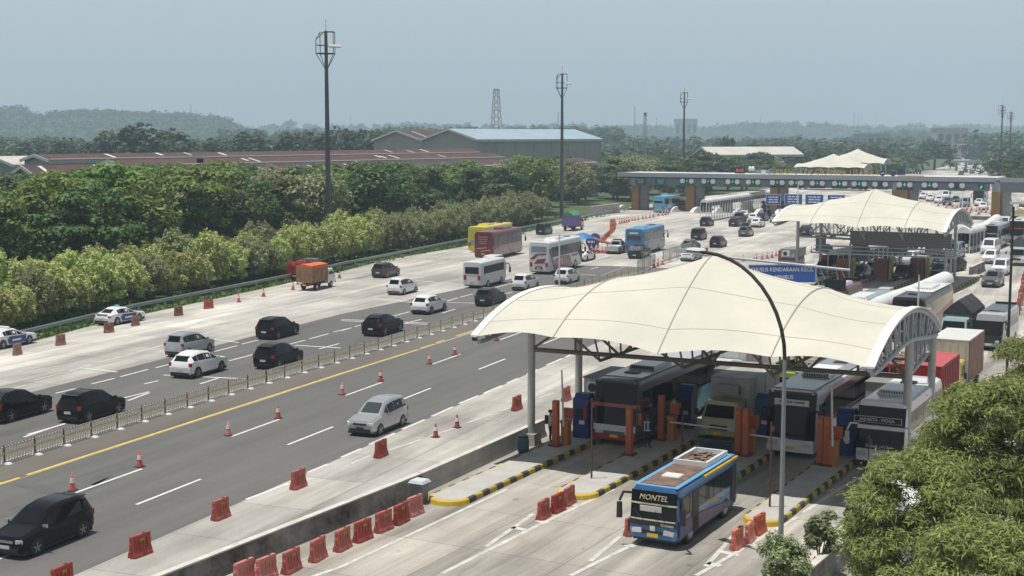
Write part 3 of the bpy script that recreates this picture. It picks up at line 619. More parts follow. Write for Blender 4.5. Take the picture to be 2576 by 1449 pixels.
# ================================================================ roadside mesh fence
FST = M('fence_steel', (.80, .77, .69), .5, 0, (3, .15)); FRED = M('fence_dark_red', (.16, .06, .055), .5); FYEL = M('fence_yellow', (.75, .62, .3), .5)
def make_fence(label):
    o = thing('fence_panel', label, 'fence', (0, 0, 0), 0, 'fence panels between the carriageways')
    Lp = 2.26; b = MB()
    for i in range(11): b.box((0, .1 + i * (Lp - .2) / 10, .55), (.05, .075, .9))
    for z in (.12, .98): b.box((0, Lp / 2, z), (.05, Lp - .06, .07))
    b.build('bar_grating', FST, o)
    b = MB()
    for i in range(8): b.box((.0, .1 + (i + .5) * (Lp - .2) / 8, 1.03), (.05, .05, .04))
    b.box((0, Lp / 2, 1.0), (.02, Lp - .2, .03)); b.build('top_edge', BLK, o)
    b = MB(); b.box((.03, Lp / 2, .62), (.06, Lp - .04, .13)); b.build('reflective_strip', FYEL, o)
    b = MB(); b.box((0, 0, .56), (.07, .07, 1.1)); b.build('post', FRED, o)
    b = MB(); b.box((.12, 0, .05), (.6, .3, .09), .8, .7); b.build('foot', WHT, o)
    return o
_fence = Once(make_fence); fence = lambda p, r, l: _fence(p, r, l, None, (1, .95, .82))
fa = [at(-70, 1192), at(6.7, 1167.9), at(633, 974.5), at(867, 905), at(1272, 783), at(1460, 727), at(1600, 691)]
ft = [0]
for a, c in zip(fa, fa[1:]): ft.append(ft[-1] + (c - a).length)
NF = int(ft[-1] / 2.16)
for i in range(NF):
    s_ = i * 2.16; k = max(j for j in range(len(ft)) if ft[j] <= s_); k = min(k, len(fa) - 2); d = (fa[k + 1] - fa[k]).normalized()
    p = fa[k] + d * (s_ - ft[k]); fence(p, -atan2(d.x, d.y), 'barred fence panel with yellow strip, %s from the near end of the fence' % nth(i))
GRY = M('grey_mesh_panel', (.36, .36, .34), .6, .3, (4, .2))
def make_panel(label):
    o = thing('mesh_panel', label, 'fence', (0, 0, 0), 0, 'grey mesh panels at the end of the fence')
    b = MB(); b.path([(0, 0, .1), (0, 0, 1.3), (0, 2.3, 1.3), (0, 2.3, .1)], .04, 6); b.path([(0, 0, .25), (0, 2.3, .25)], .03, 6); b.build('frame', GALV, o)
    b = MB()
    for i in range(12): b.box((0, .15 + i * .18, .78), (.015, .03, 1.0))
    for i in range(6): b.box((0, 1.15, .35 + i * .17), (.012, 2.2, .025))
    b.build('mesh_grating', GRY, o)
    b = MB(); b.box((0, .15, .04), (.7, .12, .07)); b.build('foot', WHT, o)
    return o
panel = Once(make_panel)
pa = [at(1604, 690), at(1634, 677)]; d = (pa[1] - pa[0]).normalized()
for i in range(3): panel(pa[0] + d * 3.4 * i, -atan2(d.x, d.y), 'grey mesh panel, %s one past the end of the barred fence' % nth(i), None, (1.2,) * 3)
pa = [at(1668, 664), at(1712, 650)]; d = (pa[1] - pa[0]).normalized()
for i in range(4): panel(pa[0] + d * 3.6 * i, -atan2(d.x, d.y), 'grey mesh panel beyond the three cones, %s towards the police car' % nth(i), None, (1.3,) * 3)
# ================================================================ VEGETATION
BARK = M('bark', (.085, .065, .05), .9, 0, (4, .3)); BARKD = M('dark_bark', (.035, .03, .026), .9, 0, (4, .3))
def leafcloud(seed, n, leaf, lobes, flat=.75, ratio=.5, up=.75, droop=0.0, soft=False):
    """many leaf-sized faces spread over the surfaces of overlapping lobes (centre, rx, rz)"""
    R = random.Random(seed); v = []; f = []
    wts = [l[1] * l[1] for l in lobes]; tot = sum(wts)
    for (cx, cy, cz, rx, rz), wt in zip([(l[0][0], l[0][1], l[0][2], l[1], l[2]) for l in lobes], wts):
        for _ in range(max(6, int(n * wt / tot))):
            z = R.uniform(-.55, 1); a = R.uniform(0, 2 * pi); q = sqrt(max(0, 1 - z * z)); k = abs(R.gauss(.75, .38)) if soft else R.uniform(.6, 1.08) if R.random() < .8 else R.uniform(.2, .7)
            nx, ny, nz = q * cos(a), q * sin(a), z
            p = Vector((cx + nx * rx * k, cy + ny * rx * k, cz + nz * rz * k))
            nm = Vector((nx + R.uniform(-.7, .7), ny + R.uniform(-.7, .7), nz + up + R.uniform(-.6, .6))).normalized()
            t = nm.orthogonal().normalized(); t.rotate(__import__('mathutils').Quaternion(nm, R.uniform(0, 2 * pi))); u = nm.cross(t)
            s = leaf * R.uniform(.6, 1.35); t = t * s; u = u * s * ratio
            o = len(v); tip = p + t + Vector((0, 0, -droop * s))
            v += [tuple(p - t), tuple(p + u * .9 - t * .1), tuple(tip), tuple(p - u * .9 - t * .1)]; f.append((o, o + 1, o + 2, o + 3))
    return v, f
def crown_mesh(name, seed, n, leaf, lobes, mat, **k):
    v, f = leafcloud(seed, n, leaf, lobes, **k); me = bpy.data.meshes.new(name); me.from_pydata(v, [], f); me.materials.append(mat); me.update(); return me
def lobes_round(seed, rx, z0, z1, k=16, lr=.42):
    R = random.Random(seed); out = []; zc = (z0 + z1) / 2; hz_ = (z1 - z0) / 2
    for i in range(k):
        a = R.uniform(0, 2 * pi); zz = R.uniform(-.75, .8); q = sqrt(1 - zz * zz) * R.uniform(.35, .75); r = rx * lr * R.uniform(.7, 1.2)
        out.append(((cos(a) * q * rx, sin(a) * q * rx, zc + zz * hz_ * .72), r, r * hz_ / rx * R.uniform(.75, 1.0)))
    n = len(out)
    for i in range(int(k * 2.2)):
        a = R.uniform(0, 2 * pi); zz = R.uniform(-.6, .95); q = sqrt(1 - zz * zz) * R.uniform(.75, 1.0); r = rx * lr * R.uniform(.26, .48)
        out.append(((cos(a) * q * rx, sin(a) * q * rx, zc + zz * hz_), r, r * R.uniform(.6, .9)))
    return out
def lobes_tier(seed, rx, z0, z1, k=20):
    """spreading layered crown"""
    R = random.Random(seed); out = []
    for i in range(k):
        a = R.uniform(0, 2 * pi); t = R.random(); q = R.uniform(.1, .8) * (1 - .35 * t); r = rx * R.uniform(.2, .36)
        out.append(((cos(a) * q * rx, sin(a) * q * rx, z0 + (z1 - z0) * (.25 + .68 * t)), r, r * R.uniform(.32, .5)))
    return out
def lobes_plume(seed, rx, z0, z1, k=30):
    """bushy crown with upright wind-bent plumes"""
    R = random.Random(seed); out = lobes_round(seed, rx * .85, z0, z1 * .72, 7, .42)
    for i in range(64):
        a = R.uniform(0, 2 * pi); zz = R.uniform(-.8, .95); q = sqrt(1 - zz * zz) * R.uniform(.75, 1.02); r = rx * R.uniform(.10, .19)
        out.append(((cos(a) * q * rx * .9, sin(a) * q * rx * .9, z0 + (z1 - z0) * (.45 + .42 * zz)), r, r * R.uniform(.8, 1.7)))
    for i in range(k):
        a = R.uniform(0, 2 * pi); q = R.uniform(.1, .85); r = rx * R.uniform(.1, .17); zt = z0 + (z1 - z0) * (.98 - .5 * q * q) * R.uniform(.82, 1)
        out.append(((cos(a) * q * rx, sin(a) * q * rx, zt - r * 2), r, r * 2.6)); out.append(((cos(a) * q * rx + r * .9, sin(a) * q * rx, zt), r * .7, r * 1.2))
    return out
def trunk_mb(seed, h, r, spread, n=5, z1=.7):
    R = random.Random(seed); b = MB(); top = Vector((R.uniform(-.3, .3), R.uniform(-.3, .3), h * .45)); b.tube((0, 0, -.1), top, r, r * .7, 8)
    for i in range(n):
        a = 2 * pi * i / n + R.uniform(-.4, .4); m = top + Vector((cos(a) * spread * .45, sin(a) * spread * .45, h * .18)); e = m + Vector((cos(a) * spread * .4, sin(a) * spread * .4, h * R.uniform(.1, .22)))
        b.tube(top, m, r * .5, r * .33, 6); b.tube(m, e, r * .33, r * .12, 5)
    return b
def tree_kind(name, cat, label, crowns, trunk, tm=BARK):
    def make(i):
        o = thing(name, label, cat); link('trunk', trunk, o); link('crown', crowns[i], o); return o
    return [make, {}]
def plant(kind, i, loc, rz, s, label, group, sz=None):
    mk_, made = kind
    if i not in made: o = mk_(i); made[i] = o
    else: o = copy_tree(made[i])
    o.location = loc; o.rotation_euler = (0, 0, rz); o.scale = (s, s, sz or s); o['label'] = label; o['group'] = group
    return o
F_YEL = foliage('yellow_green_leaves', (.10, .15, .03), (.78, .83, .32), .035)
F_OLV = foliage('olive_leaves', (.10, .125, .05), (.44, .46, .23), .05)
F_DRK = foliage('dark_green_leaves', (.022, .05, .012), (.14, .20, .052), .06, .25)
F_BRI = foliage('bright_green_leaves', (.05, .105, .015), (.25, .34, .065), .05)
F_FAR = foliage('far_tree_leaves', (.02, .042, .018), (.075, .115, .045), .04, .2)
F_NEAR = foliage('near_tree_leaves', (.05, .085, .018), (.50, .57, .2), .03, .3)
F_ORN = foliage('ornamental_leaves', (.06, .09, .03), (.36, .42, .2), .02, .25)
tr1 = trunk_mb(1, 5, .14, 1.8).mesh('trunk', BARK); tr2 = trunk_mb(2, 11, .3, 4).mesh('trunk', BARK)
ROADSIDE = tree_kind('roadside_tree', 'tree', 'x', [crown_mesh('crown', 20 + i, 6500, .17, lobes_plume(20 + i, 2.6, .5, 5.6), F_YEL if i not in (3, 4) else F_OLV, droop=.3, ratio=.42) for i in range(8)], tr1)
FOREST = tree_kind('forest_tree', 'tree', 'x', [crown_mesh('crown', 40 + i, 6500, .31, (lobes_tier(40 + i, 5.8, 4.0, 10.5) + lobes_round(140 + i, 4.6, .2, 6.5, 9)) if i % 2 == 0 else lobes_round(40 + i, 5.0, .3, 10.5, 26), [F_DRK, F_DRK, F_BRI, F_OLV, F_DRK, F_BRI][i], ratio=.55) for i in range(6)], tr2)
FARTREE = tree_kind('tall_tree', 'tree', 'x', [crown_mesh('crown', 60 + i, 2200, .75, lobes_round(60 + i, 6.0, 4.0, 18, 22, .36), F_FAR, ratio=.6) for i in range(4)], trunk_mb(3, 17, .5, 5).mesh('trunk', BARKD))
UMBR = tree_kind('rain_tree', 'tree', 'x', [crown_mesh('crown', 80 + i, 2400, .6, lobes_tier(80 + i, 9, 6.5, 11, 22), F_FAR, ratio=.6) for i in range(2)], trunk_mb(4, 10, .5, 8, 6).mesh('trunk', BARKD))
R = random.Random(5)
# --- row along the guard rail
cnt = 0
edge = [at(x, y) for x, y in EDGE[:11]]
for rowi, (off, step) in enumerate(((4.0, 3.7), (7.6, 4.3))):
    s_ = 0
    for a, c in zip(gp, gp[1:]):
        a = Vector((a.x, a.y, 0)); c = Vector((c.x, c.y, 0)); Ln = (c - a).length; d = (c - a).normalized(); lft = Vector((-d.y, d.x, 0))
        while s_ < Ln:
            p = a + d * s_ + lft * (off + R.uniform(-.6, .6)); px = seen(p)[0]; s_ += step * R.uniform(.85, 1.15)
            if px > 1365 or px < -170: continue
            far = px > 980; i = R.choice((3, 4, 4)) if far or R.random() < .2 else R.choice((0, 1, 2, 5, 6, 7))
            sc = R.uniform(.8, 1.1) * (1.04 if rowi else .95)
            plant(ROADSIDE, i, p, R.uniform(0, 6.3), sc, '%s tree, %s along the %s behind the guard rail' % ('olive-leaved bushy' if i in (3, 4) else 'yellow-green plumed', nth(cnt), 'front row' if rowi == 0 else 'back row'), 'trees in rows behind the guard rail', sc * R.uniform(.9, 1.12)); cnt += 1
        s_ -= Ln
    cnt = 0
# --- wood between the road and the sheds
def left_of_edge(p):
    """distance to the left of the guard rail line"""
    best = None
    for a, c in zip(gp, gp[1:]):
        if a.y - 1 <= p.y <= c.y + 1 or (c is gp[-1] and p.y > c.y) or (a is gp[0] and p.y < a.y):
            d = (c - a).normalized(); t = (p.y - a.y) / d.y; return (a.x + d.x * t - p.x) * d.y
    return -1
cnt = 0; Y = 118.0; taken = 0
while Y < 345:
    stepx = 8.6 + Y * .006; X = -0.385 * Y - 12 + R.uniform(0, 4)
    while X < 40:
        p = Vector((X + R.uniform(-2.5, 2.5), Y + R.uniform(-2.5, 2.5), 0)); X += stepx; dl = left_of_edge(p); px = seen(p)[0]
        if dl < 13.5 or px < -190 or px > 1620 or (1365 < px < 1460 and dl < 16): continue
        cap = CAM_H - ((402 if px > 250 else 432) - HORIZON + R.uniform(0, 26)) / FPX * p.y
        if px > 1230: cap = CAM_H - (385 - HORIZON + R.uniform(5, 32)) / FPX * p.y
        h = min(R.uniform(9.5, 13.5), cap); 
        if h < 4.5: continue
        i = R.choice((0, 0, 1, 2, 2, 4, 5)) if px < 420 else R.choice((1, 2, 3, 3, 4, 5, 0))
        sc = h / 10.7; plant(FOREST, i, p, R.uniform(0, 6.3), max(sc, .72), '%s, %s counted through the wood' % (['dark spreading tree', 'dark rounded tree', 'bright green spreading tree', 'olive rounded tree', 'dark layered tree', 'bright green rounded tree'][i], nth(cnt)), 'trees of the wood beside the toll road', sc); cnt += 1
    Y += 8.2 + Y * .006
# --- tall trees behind the sheds and trees round the gate
tall = [(30, 372, 40), (90, 352, 52), (165, 341, 30), (235, 346, 45), (290, 320, 45), (360, 305, 62), (445, 318, 52), (405, 350, 45), (500, 360, 40), (545, 345, 42), (630, 327, 48), (690, 348, 40), (745, 326, 46), (800, 330, 46), (868, 314, 50), (925, 320, 45), (975, 318, 50), (130, 366, 40), (590, 352, 36), (320, 352, 46), (470, 356, 44)]
for k, (x, yt, hw) in enumerate(tall):
    Y = 470 + (k * 37) % 60; p = at_depth(x, Y); h = CAM_H + (HORIZON - yt) / FPX * Y; sx = hw / FPX * Y / 5.6
    plant(FARTREE, k % 4, p, k * 1.7, sx, 'tall dark tree, %s of those standing behind the red-roofed sheds' % nth(k), 'tall trees behind the sheds', h / 18.5)
cnt = 0
for k in range(150):
    Y = R.uniform(335, 520); x = R.uniform(1240, 2400); p = at_depth(x, Y)
    eg = at(1585, 521); lim = [seen(at(*q))[0] for q in EDGE[11:16]]
    ok = True
    pxy = seen(p); 
    for (xa, ya), (xb, yb) in zip(EDGE[11:16], EDGE[12:17]):
        if ya >= pxy[1] >= yb: ok = pxy[0] < xa + (xb - xa) * (ya - pxy[1]) / (ya - yb) - 14
    if not ok or x > 2330: continue
    h = CAM_H - (392 - HORIZON + R.uniform(-8, 26)) / FPX * Y
    if 1240 < x < 1540 and Y > 395: continue
    if R.random() < .3 and x > 1700: plant(UMBR, k % 2, p, k, R.uniform(.8, 1.1), 'flat-topped spreading tree, %s beyond the toll gate' % nth(cnt), 'trees beyond the toll gate', h / 11.5)
    else: plant(FOREST, R.choice((0, 1, 3, 4)), p, k, R.uniform(.9, 1.2), 'dense green tree, %s beyond the toll gate' % nth(cnt), 'trees beyond the toll gate', h / 10.7)
    cnt += 1
for k, (x, yt, hw, Y, nm) in enumerate([(1826, 336, 20, 520, 'lone tall tree rising above the wood beyond the gate'), (1895, 352, 16, 560, 'slim hazy tree beside the lone tall tree beyond the gate'), (2345, 348, 42, 640, 'large dark round tree beside the far motorway bend'), (2300, 375, 40, 600, 'broad dark tree below the large round tree near the far motorway'), (2385, 380, 26, 660, 'small dark tree at the edge of the far motorway'),
        (2505, 384, 30, 470, 'bushy tree beside the far motorway, first of the clump by the twin masts'), (2550, 376, 34, 440, 'tall leafy tree behind the twin masts'), (2600, 372, 40, 430, 'broad tree at the edge of the view behind the twin masts'), (2525, 410, 26, 420, 'low bright tree at the foot of the twin masts'), (2575, 415, 34, 400, 'low rounded tree below the twin masts'), (2490, 425, 14, 430, 'small bush beside the far motorway edge'), (2060, 372, 45, 520, 'wide flat tree crown beyond the toll gate roof letters'), (1990, 384, 40, 500, 'dark tree behind the clock sign of the toll gate'), (2140, 395, 40, 480, 'dark tree behind the small white canopies'), (2230, 398, 44, 500, 'dark tree behind the round roof signs of the gate'), (1940, 392, 35, 470, 'green tree behind the first roof letters')]):
    p = at_depth(x, Y); h = CAM_H + (HORIZON - yt) / FPX * Y; sx = hw / FPX * Y / 5.6
    plant(FARTREE if h > 9 else FOREST, k % 4, p, k * 2.1, sx if h > 9 else sx * 1.1, nm, 'single trees beyond the gate', h / (18.5 if h > 9 else 10.7))
# --- hedge plants and verge grass
gv = []; gf = []
for k in range(9000):
    i = R.randrange(len(gp) - 2); t = R.random(); a = gp[i].lerp(gp[i + 1], t); d = (gp[i + 1] - gp[i]).normalized(); o = R.uniform(-.9, 8) if R.random() < .8 else R.uniform(-.9, 40)
    p = Vector((a.x - d.y * o, a.y + d.x * o, -.06)); an = R.uniform(0, 6.3); hh = R.uniform(.12, .4); q = Vector((cos(an), sin(an), 0)) * R.uniform(.1, .28); n0 = len(gv)
    gv += [tuple(p - q), tuple(p + q), tuple(p + q * .5 + Vector((R.uniform(-.1, .1), R.uniform(-.1, .1), hh)))]; gf.append((n0, n0 + 1, n0 + 2))
me = bpy.data.meshes.new('verge_grass'); me.from_pydata(gv, [], gf); me.materials.append(F_BRI); stuff(link('verge_grass', me))

# --- leafy trees close to the camera
def near_tree(label, loc, h, rx, z0, seed, n, leaf, mat, lob, tr, cat='tree', name='leafy_tree', group=None):
    o = thing(name, label, cat, loc, 0, group); tr.build('trunk', BARK, o); link('crown', crown_mesh('crown', seed, n, leaf, lob, mat, ratio=.22, droop=.4, up=.55, soft=True), o); return o
def lobes_spray(seed, rx, z0, z1, k):
    R = random.Random(seed); out = []
    for i in range(k):
        a = R.uniform(0, 2 * pi); zz = R.uniform(-.7, .95); q = sqrt(max(0, 1 - zz * zz)) * R.uniform(.55, 1.0); r = R.uniform(.26, .5)
        out.append(((cos(a) * q * rx, sin(a) * q * rx, (z0 + z1) / 2 + zz * (z1 - z0) / 2), r * 1.25, r * .75))
    return out
near_tree('big leafy green tree beside the exit lane with its crown over the white bus', at_depth(2530, 41.5), 9.1, 3.0, 2.2, 7, 80000, .11, F_NEAR, lobes_spray(7, 2.2, 3.0, 8.5, 130), trunk_mb(7, 8.2, .16, 1.9, 7), group='leafy trees beside the exit lane')
near_tree('lower leafy green tree in front, its crown reaching towards the toll island', at_depth(2325, 39.5), 6.8, 2.4, 1.5, 8, 62000, .11, F_NEAR, lobes_spray(8, 1.75, 2.0, 6.6, 95), trunk_mb(8, 5.6, .16, 1.8, 6), group='leafy trees beside the exit lane')
near_tree('dense leafy tree in the lower corner beside the kerb', at_depth(2500, 34), 6.4, 2.6, 1, 9, 60000, .105, F_NEAR, lobes_spray(9, 2.2, 1.4, 6.1, 95), trunk_mb(9, 5.2, .16, 1.8, 6), group='leafy trees beside the exit lane')
near_tree('loose leafy tree with dark bare limbs beside the dark lamp pole', at_depth(2610, 50), 9, 2.2, 4, 10, 22000, .1, F_NEAR, lobes_spray(10, 1.5, 4.6, 8.7, 36), trunk_mb(10, 8.6, .2, 2.0, 7), group='leafy trees beside the exit lane')
near_tree('leafy tree below the others with small yellow flowers', at_depth(2275, 34.5), 4, 1.8, .6, 12, 34000, .1, F_NEAR, lobes_spray(12, 1.4, .6, 3.7, 60), trunk_mb(12, 3.2, .12, 1.2, 6), group='leafy trees beside the exit lane')
for lb, q, hh, rx, z0, sd in (('small round-headed garden tree with pale new leaves on a thin dark stem', (2063, 1440), 2.15, .72, .75, 31), ('small pale-leaved garden tree beside the tall grey lamp post', (1978, 1520), 2.4, .95, .35, 32), ('small pale-leaved garden tree half hidden behind the big leafy tree', (2150, 1372), 1.9, .62, .5, 33)):
    p = at(*q); R3 = random.Random(sd)
    lob = [((R3.uniform(-.55, .55) * rx, R3.uniform(-.55, .55) * rx, z0 + (hh - z0) * R3.uniform(.2, .92)), rx * R3.uniform(.3, .48), rx * R3.uniform(.25, .4)) for _ in range(22)]
    b = MB()
    for k in range(4): a = k * 1.7; b.tube((0, 0, -.05), (cos(a) * .1, sin(a) * .1, z0 * .9), .035, .03, 6); b.tube((cos(a) * .1, sin(a) * .1, z0 * .9), (cos(a) * rx * .5, sin(a) * rx * .5, z0 + (hh - z0) * .7), .03, .012, 5)
    o = thing('garden_tree', lb, 'tree', p, 0, 'small garden trees beside the exit lane'); b.build('trunk', BARKD, o); link('crown', crown_mesh('crown', sd, 6500, .075, lob, F_ORN, ratio=.5), o)

# ================================================================ HILLS AND FAR WOODS
HILLM = M('wooded_hill', (.02, .035, .018), .95, 0, (.02, .3))
def ridge(name, prof, Y, depth, seed, clump, cl):
    """hill whose crest runs through the given (column, row) points at distance Y; wooded with clumps"""
    b = MB(); R = random.Random(seed); cols = []
    xs = [prof[0][0] + (prof[-1][0] - prof[0][0]) * i / 60 for i in range(61)]
    def crest(x):
        for (xa, ya), (xb, yb) in zip(prof, prof[1:]):
            if xa <= x <= xb: return ya + (yb - ya) * (x - xa) / (xb - xa)
        return prof[-1][1]
    for x in xs:
        h = max(.5, CAM_H + (HORIZON - crest(x)) / FPX * Y - cl * .7); P = at_depth(x, Y)
        cols.append([(P.x * (1 - depth / Y), Y - depth, -1), (P.x * (1 - depth * .6 / Y), Y - depth * .6, h * .35), (P.x * (1 - depth * .3 / Y), Y - depth * .3, h * .75), (P.x, Y, h), (P.x * (1 + depth / Y), Y + depth, h * .4), (P.x * (1 + depth * 1.6 / Y), Y + depth * 1.6, -1)])
    b.loft(cols, True, False, False); o = struct(b.build(name, HILLM)); 
    v = []; f = []
    for k in range(clump):
        x = R.uniform(prof[0][0], prof[-1][0]); t = R.random() ** 1.5 if R.random() < .75 else 0.0; yy = Y - depth * t; h = max(.5, CAM_H + (HORIZON - crest(x)) / FPX * Y - cl * .7) * (1 - t) ** .8
        P = at_depth(x, Y) * (yy / Y); r = cl * R.uniform(.6, 1.3)
        vv, ff = leafcloud(k, 70, r * .3, [((P.x + R.uniform(-r, r) * .5, P.y, h + r * R.uniform(-.1, .3)), r, r * .8) for _ in range(2)], ratio=.7); n0 = len(v); v += vv; f += [tuple(i + n0 for i in q) for q in ff]
    me = bpy.data.meshes.new('hill_forest'); me.from_pydata(v, [], f); me.materials.append(F_FAR); stuff(link('hill_forest', me))
ridge('hill', [(-200, 268), (0, 272), (60, 268), (105, 290), (150, 285), (210, 278), (330, 283), (430, 286), (520, 289), (570, 298), (600, 314), (640, 332)], 2300, 260, 1, 520, 9)
ridge('far_hills', [(560, 318), (640, 322), (735, 305), (750, 318), (900, 316), (1010, 309), (1130, 313), (1300, 316), (1420, 311), (1560, 316), (1700, 320), (1850, 312), (1900, 309), (2050, 309), (2130, 318), (2260, 316), (2330, 310), (2360, 320), (2420, 313), (2500, 319), (2750, 316)], 3300, 300, 2, 620, 11)
def woods(name, spec, seed):
    R = random.Random(seed); v = []; f = []
    for (x0, x1, Ya, Yb, n, yt0, yt1, rr) in spec:
        for k in range(n):
            x = R.uniform(x0, x1); Y = R.uniform(Ya, Yb); P = at_depth(x, Y); yt = R.uniform(yt0, yt1); h = max(5, CAM_H - (yt - HORIZON) / FPX * Y); r = rr * R.uniform(.7, 1.3)
            lob = [((P.x + R.uniform(-r, r) * .6, P.y + R.uniform(-r, r) * .5, h - r * .8 - q * h * .25), r * R.uniform(.6, .9), r * R.uniform(.55, .8)) for q in (0, 0, .7, 1.4)]
            vv, ff = leafcloud(R.random(), 150, r * .22, lob, ratio=.65); n0 = len(v); v += vv; f += [tuple(i + n0 for i in q) for q in ff]
    me = bpy.data.meshes.new(name); me.from_pydata(v, [], f); me.materials.append(F_FAR); stuff(link(name, me))
woods('far_woods', [(1530, 2380, 900, 1700, 330, 338, 372, 8), (1500, 2300, 560, 850, 150, 352, 392, 7), (2440, 2700, 900, 1600, 90, 325, 350, 9), (2480, 2700, 560, 800, 40, 345, 380, 7), (560, 1000, 900, 1500, 80, 318, 335, 8), (980, 1560, 1000, 1600, 120, 312, 326, 8), (-200, 560, 620, 1100, 130, 335, 372, 8), (2150, 2400, 1700, 2300, 60, 320, 345, 10)], 9)
# ================================================================ SHEDS AND FAR BUILDINGS
ROOFR = M('rusty_red_roof', (.07, .03, .026), .8, 0, (.25, .3)); ROOFB = M('pale_blue_roof', (.36, .46, .52), .45, .2, (.15, .12)); WALLG = M('grey_shed_wall', (.30, .31, .30), .8, 0, (.3, .12)); WALLP = M('pinkish_shed_wall', (.38, .35, .34), .85, 0, (.3, .1)); TRIMW = M('pale_fascia', (.42, .45, .47), .6, 0, (.5, .1)); SHEDW = M('pale_shed_wall', (.36, .38, .40), .8, 0, (.3, .1)); DARK = M('dark_opening', (.02, .022, .025), .7); SKYL = M('skylight_sheet', (.6, .6, .55), .5); CREAM = M('cream_roof', (.5, .48, .43), .6, 0, (.2, .12))
def shed(label, base, hdg, W, Ln, eave, ridge, wall, roof, gables=1, name='warehouse', lights=6, seed=1, mull=0, door=True):
    """long shed: base = near gable corner, hdg = heading of the long axis, gables side by side to the west"""
    o = thing(name, label, 'warehouse', base, -radians(hdg), 'warehouses behind the wood')
    b = MB(); n = gables; P = []
    for g_ in range(n):
        x0 = -W * (g_ + 1)
        P.append((x0, x0 + W))
    for (x0, x1) in P:
        xm = (x0 + x1) / 2; e = .0
        b.loft([[(x1, y, 0), (x1, y, eave), (xm, y, ridge - .2), (x0, y, eave), (x0, y, 0)] for y in (0, Ln)])
    b.build('wall', wall[0], o)
    if mull:
        b = MB()
        b.box((.04, Ln / 2, eave / 2 - .15), (.08, Ln, eave - .3)); 
        for i in range(mull + 1): b.box((.1, i * Ln / mull, eave / 2 - .2), (.22, .5, eave - .4))
        b.build('side_cladding', wall[1], o)
    for (x0, x1) in P:
        xm = (x0 + x1) / 2; b = MB()
        b.loft([[(x1 + .6, y, eave - .15), (xm, y, ridge), (x0 - (.6 if x0 == P[-1][0] else 0), y, eave - .15), (x0 - (.6 if x0 == P[-1][0] else 0), y, eave - .4), (xm, y, ridge - .25), (x1 + .6, y, eave - .4)] for y in (-.8, Ln + .8)])
        rf = b.build('roof', roof, o)
        R = random.Random(seed + x0)
        if lights:
            for i in range(lights):
                k = MB(); y = R.uniform(.05, .95) * Ln; t0, t1 = (R.uniform(.05, .3), R.uniform(.5, .95)); sl_ = (ridge - eave + .15) / (x1 + .6 - xm); w_ = R.uniform(.5, 1.1)
                xa, xb = xm + (x1 - xm) * t0, xm + (x1 - xm) * t1
                k.add([(xa, y, ridge - (xa - xm) * sl_ + .07), (xb, y, ridge - (xb - xm) * sl_ + .07), (xb, y + w_, ridge - (xb - xm) * sl_ + .07), (xa, y + w_, ridge - (xa - xm) * sl_ + .07)], [(0, 1, 2, 3)]); k.build('skylight', SKYL, rf)
        b = MB()
        for s_ in (-1, 1):
            q = x1 + .6 if s_ > 0 else x0 - .3
            b.loft([[(q, y, eave - .75), (xm, y, ridge - .55), (xm, y, ridge + .06), (q, y, eave - .1)] for y in (-1.0, -.82)])
        b.build('gable_trim', TRIMW, o)
        if door: b = MB(); b.box((xm, -.05, eave * .62), (W * .34, .3, eave * .5)); b.build('gable_opening', DARK, o)
    b = MB(); b.box((P[0][1] + .7, Ln / 2, eave - .62), (.2, Ln + 1.6, .7)); b.build('gutter', TRIMW, o)
    return o
bW = at_depth(1203, 420)
shed('large warehouse with pale blue roof, grey side wall and two pinkish gables', bW, 38, 22.5, 66, 14.9, 18.0, (WALLP, WALLG), ROOFB, 1, lights=0, mull=7, door=False, seed=3)
bx = bW + Vector((-cos(radians(38)) * 22.6, sin(radians(38)) * 22.6, 0))
shed('second pinkish gabled hall with a rusty red roof attached to the large warehouse', bx, 38, 21, 60, 14.7, 17.6, (WALLP, WALLG), ROOFR, 1, lights=5, seed=4, mull=7, door=False)
shed('longest low shed with a rusty red roof and white gable furthest from the road', at_depth(134, 288), 35.5, 9, 150, 11.0, 12.0, (SHEDW, WALLG), ROOFR, 1, lights=7, seed=5)
shed('low red-roofed shed in the middle with a white gable half hidden by bright trees', at_depth(322, 276), 35.5, 9, 130, 10.0, 11.0, (SHEDW, WALLG), ROOFR, 1, lights=6, seed=6)
shed('low red-roofed shed nearest the wood, with white roof seams', at_depth(700, 268), 35.5, 11, 118, 8.9, 10.0, (SHEDW, WALLG), ROOFR, 1, lights=5, seed=7)
shed('grey gabled shed at the edge of the view with white bargeboards', at_depth(112, 236), 35.5, 9.5, 26, 8.6, 10.8, (WALLG, WALLG), ROOFR, 1, lights=3, seed=8)
shed('cream-roofed shed behind the grey gabled shed', at_depth(46, 300), 35.5, 14, 22, 9.8, 11.4, (WALLG, WALLG), CREAM, 1, lights=0, seed=9, door=False)
shed('long low hall with a cream roof behind the toll gate wood', at_depth(1790, 470), 72, 14, 34, 9.5, 12.0, (WALLG, WALLG), CREAM, 1, lights=0, seed=10, door=False)
shed('small building with a blue and white roof among the trees below the second mast', at_depth(1420, 400), 60, 7, 9, 7.6, 9.0, (WALLG, WALLG), ROOFB, 1, lights=4, seed=11, door=False)
FARB = M('far_building', (.36, .37, .36), .8, 0, (.1, .1)); 
def block(label, x, Y, w, h, d, roof=None, name='office_block', wins=4):
    o = thing(name, label, 'building', at_depth(x, Y)); b = MB(); b.box((0, 0, h / 2), (w, d, h)); b.build('wall', FARB, o)
    b = MB(); b.box((0, 0, h + .3), (w * 1.05, d * 1.05, .6)); b.build('roof', roof or CREAM, o)
    for i in range(wins): k = MB(); k.box((-w / 2 + (i + .5) * w / wins, -d / 2 - .05, h * .6), (w / wins * .6, .2, h * .35)); k.build('window', DARK, o)
    return o
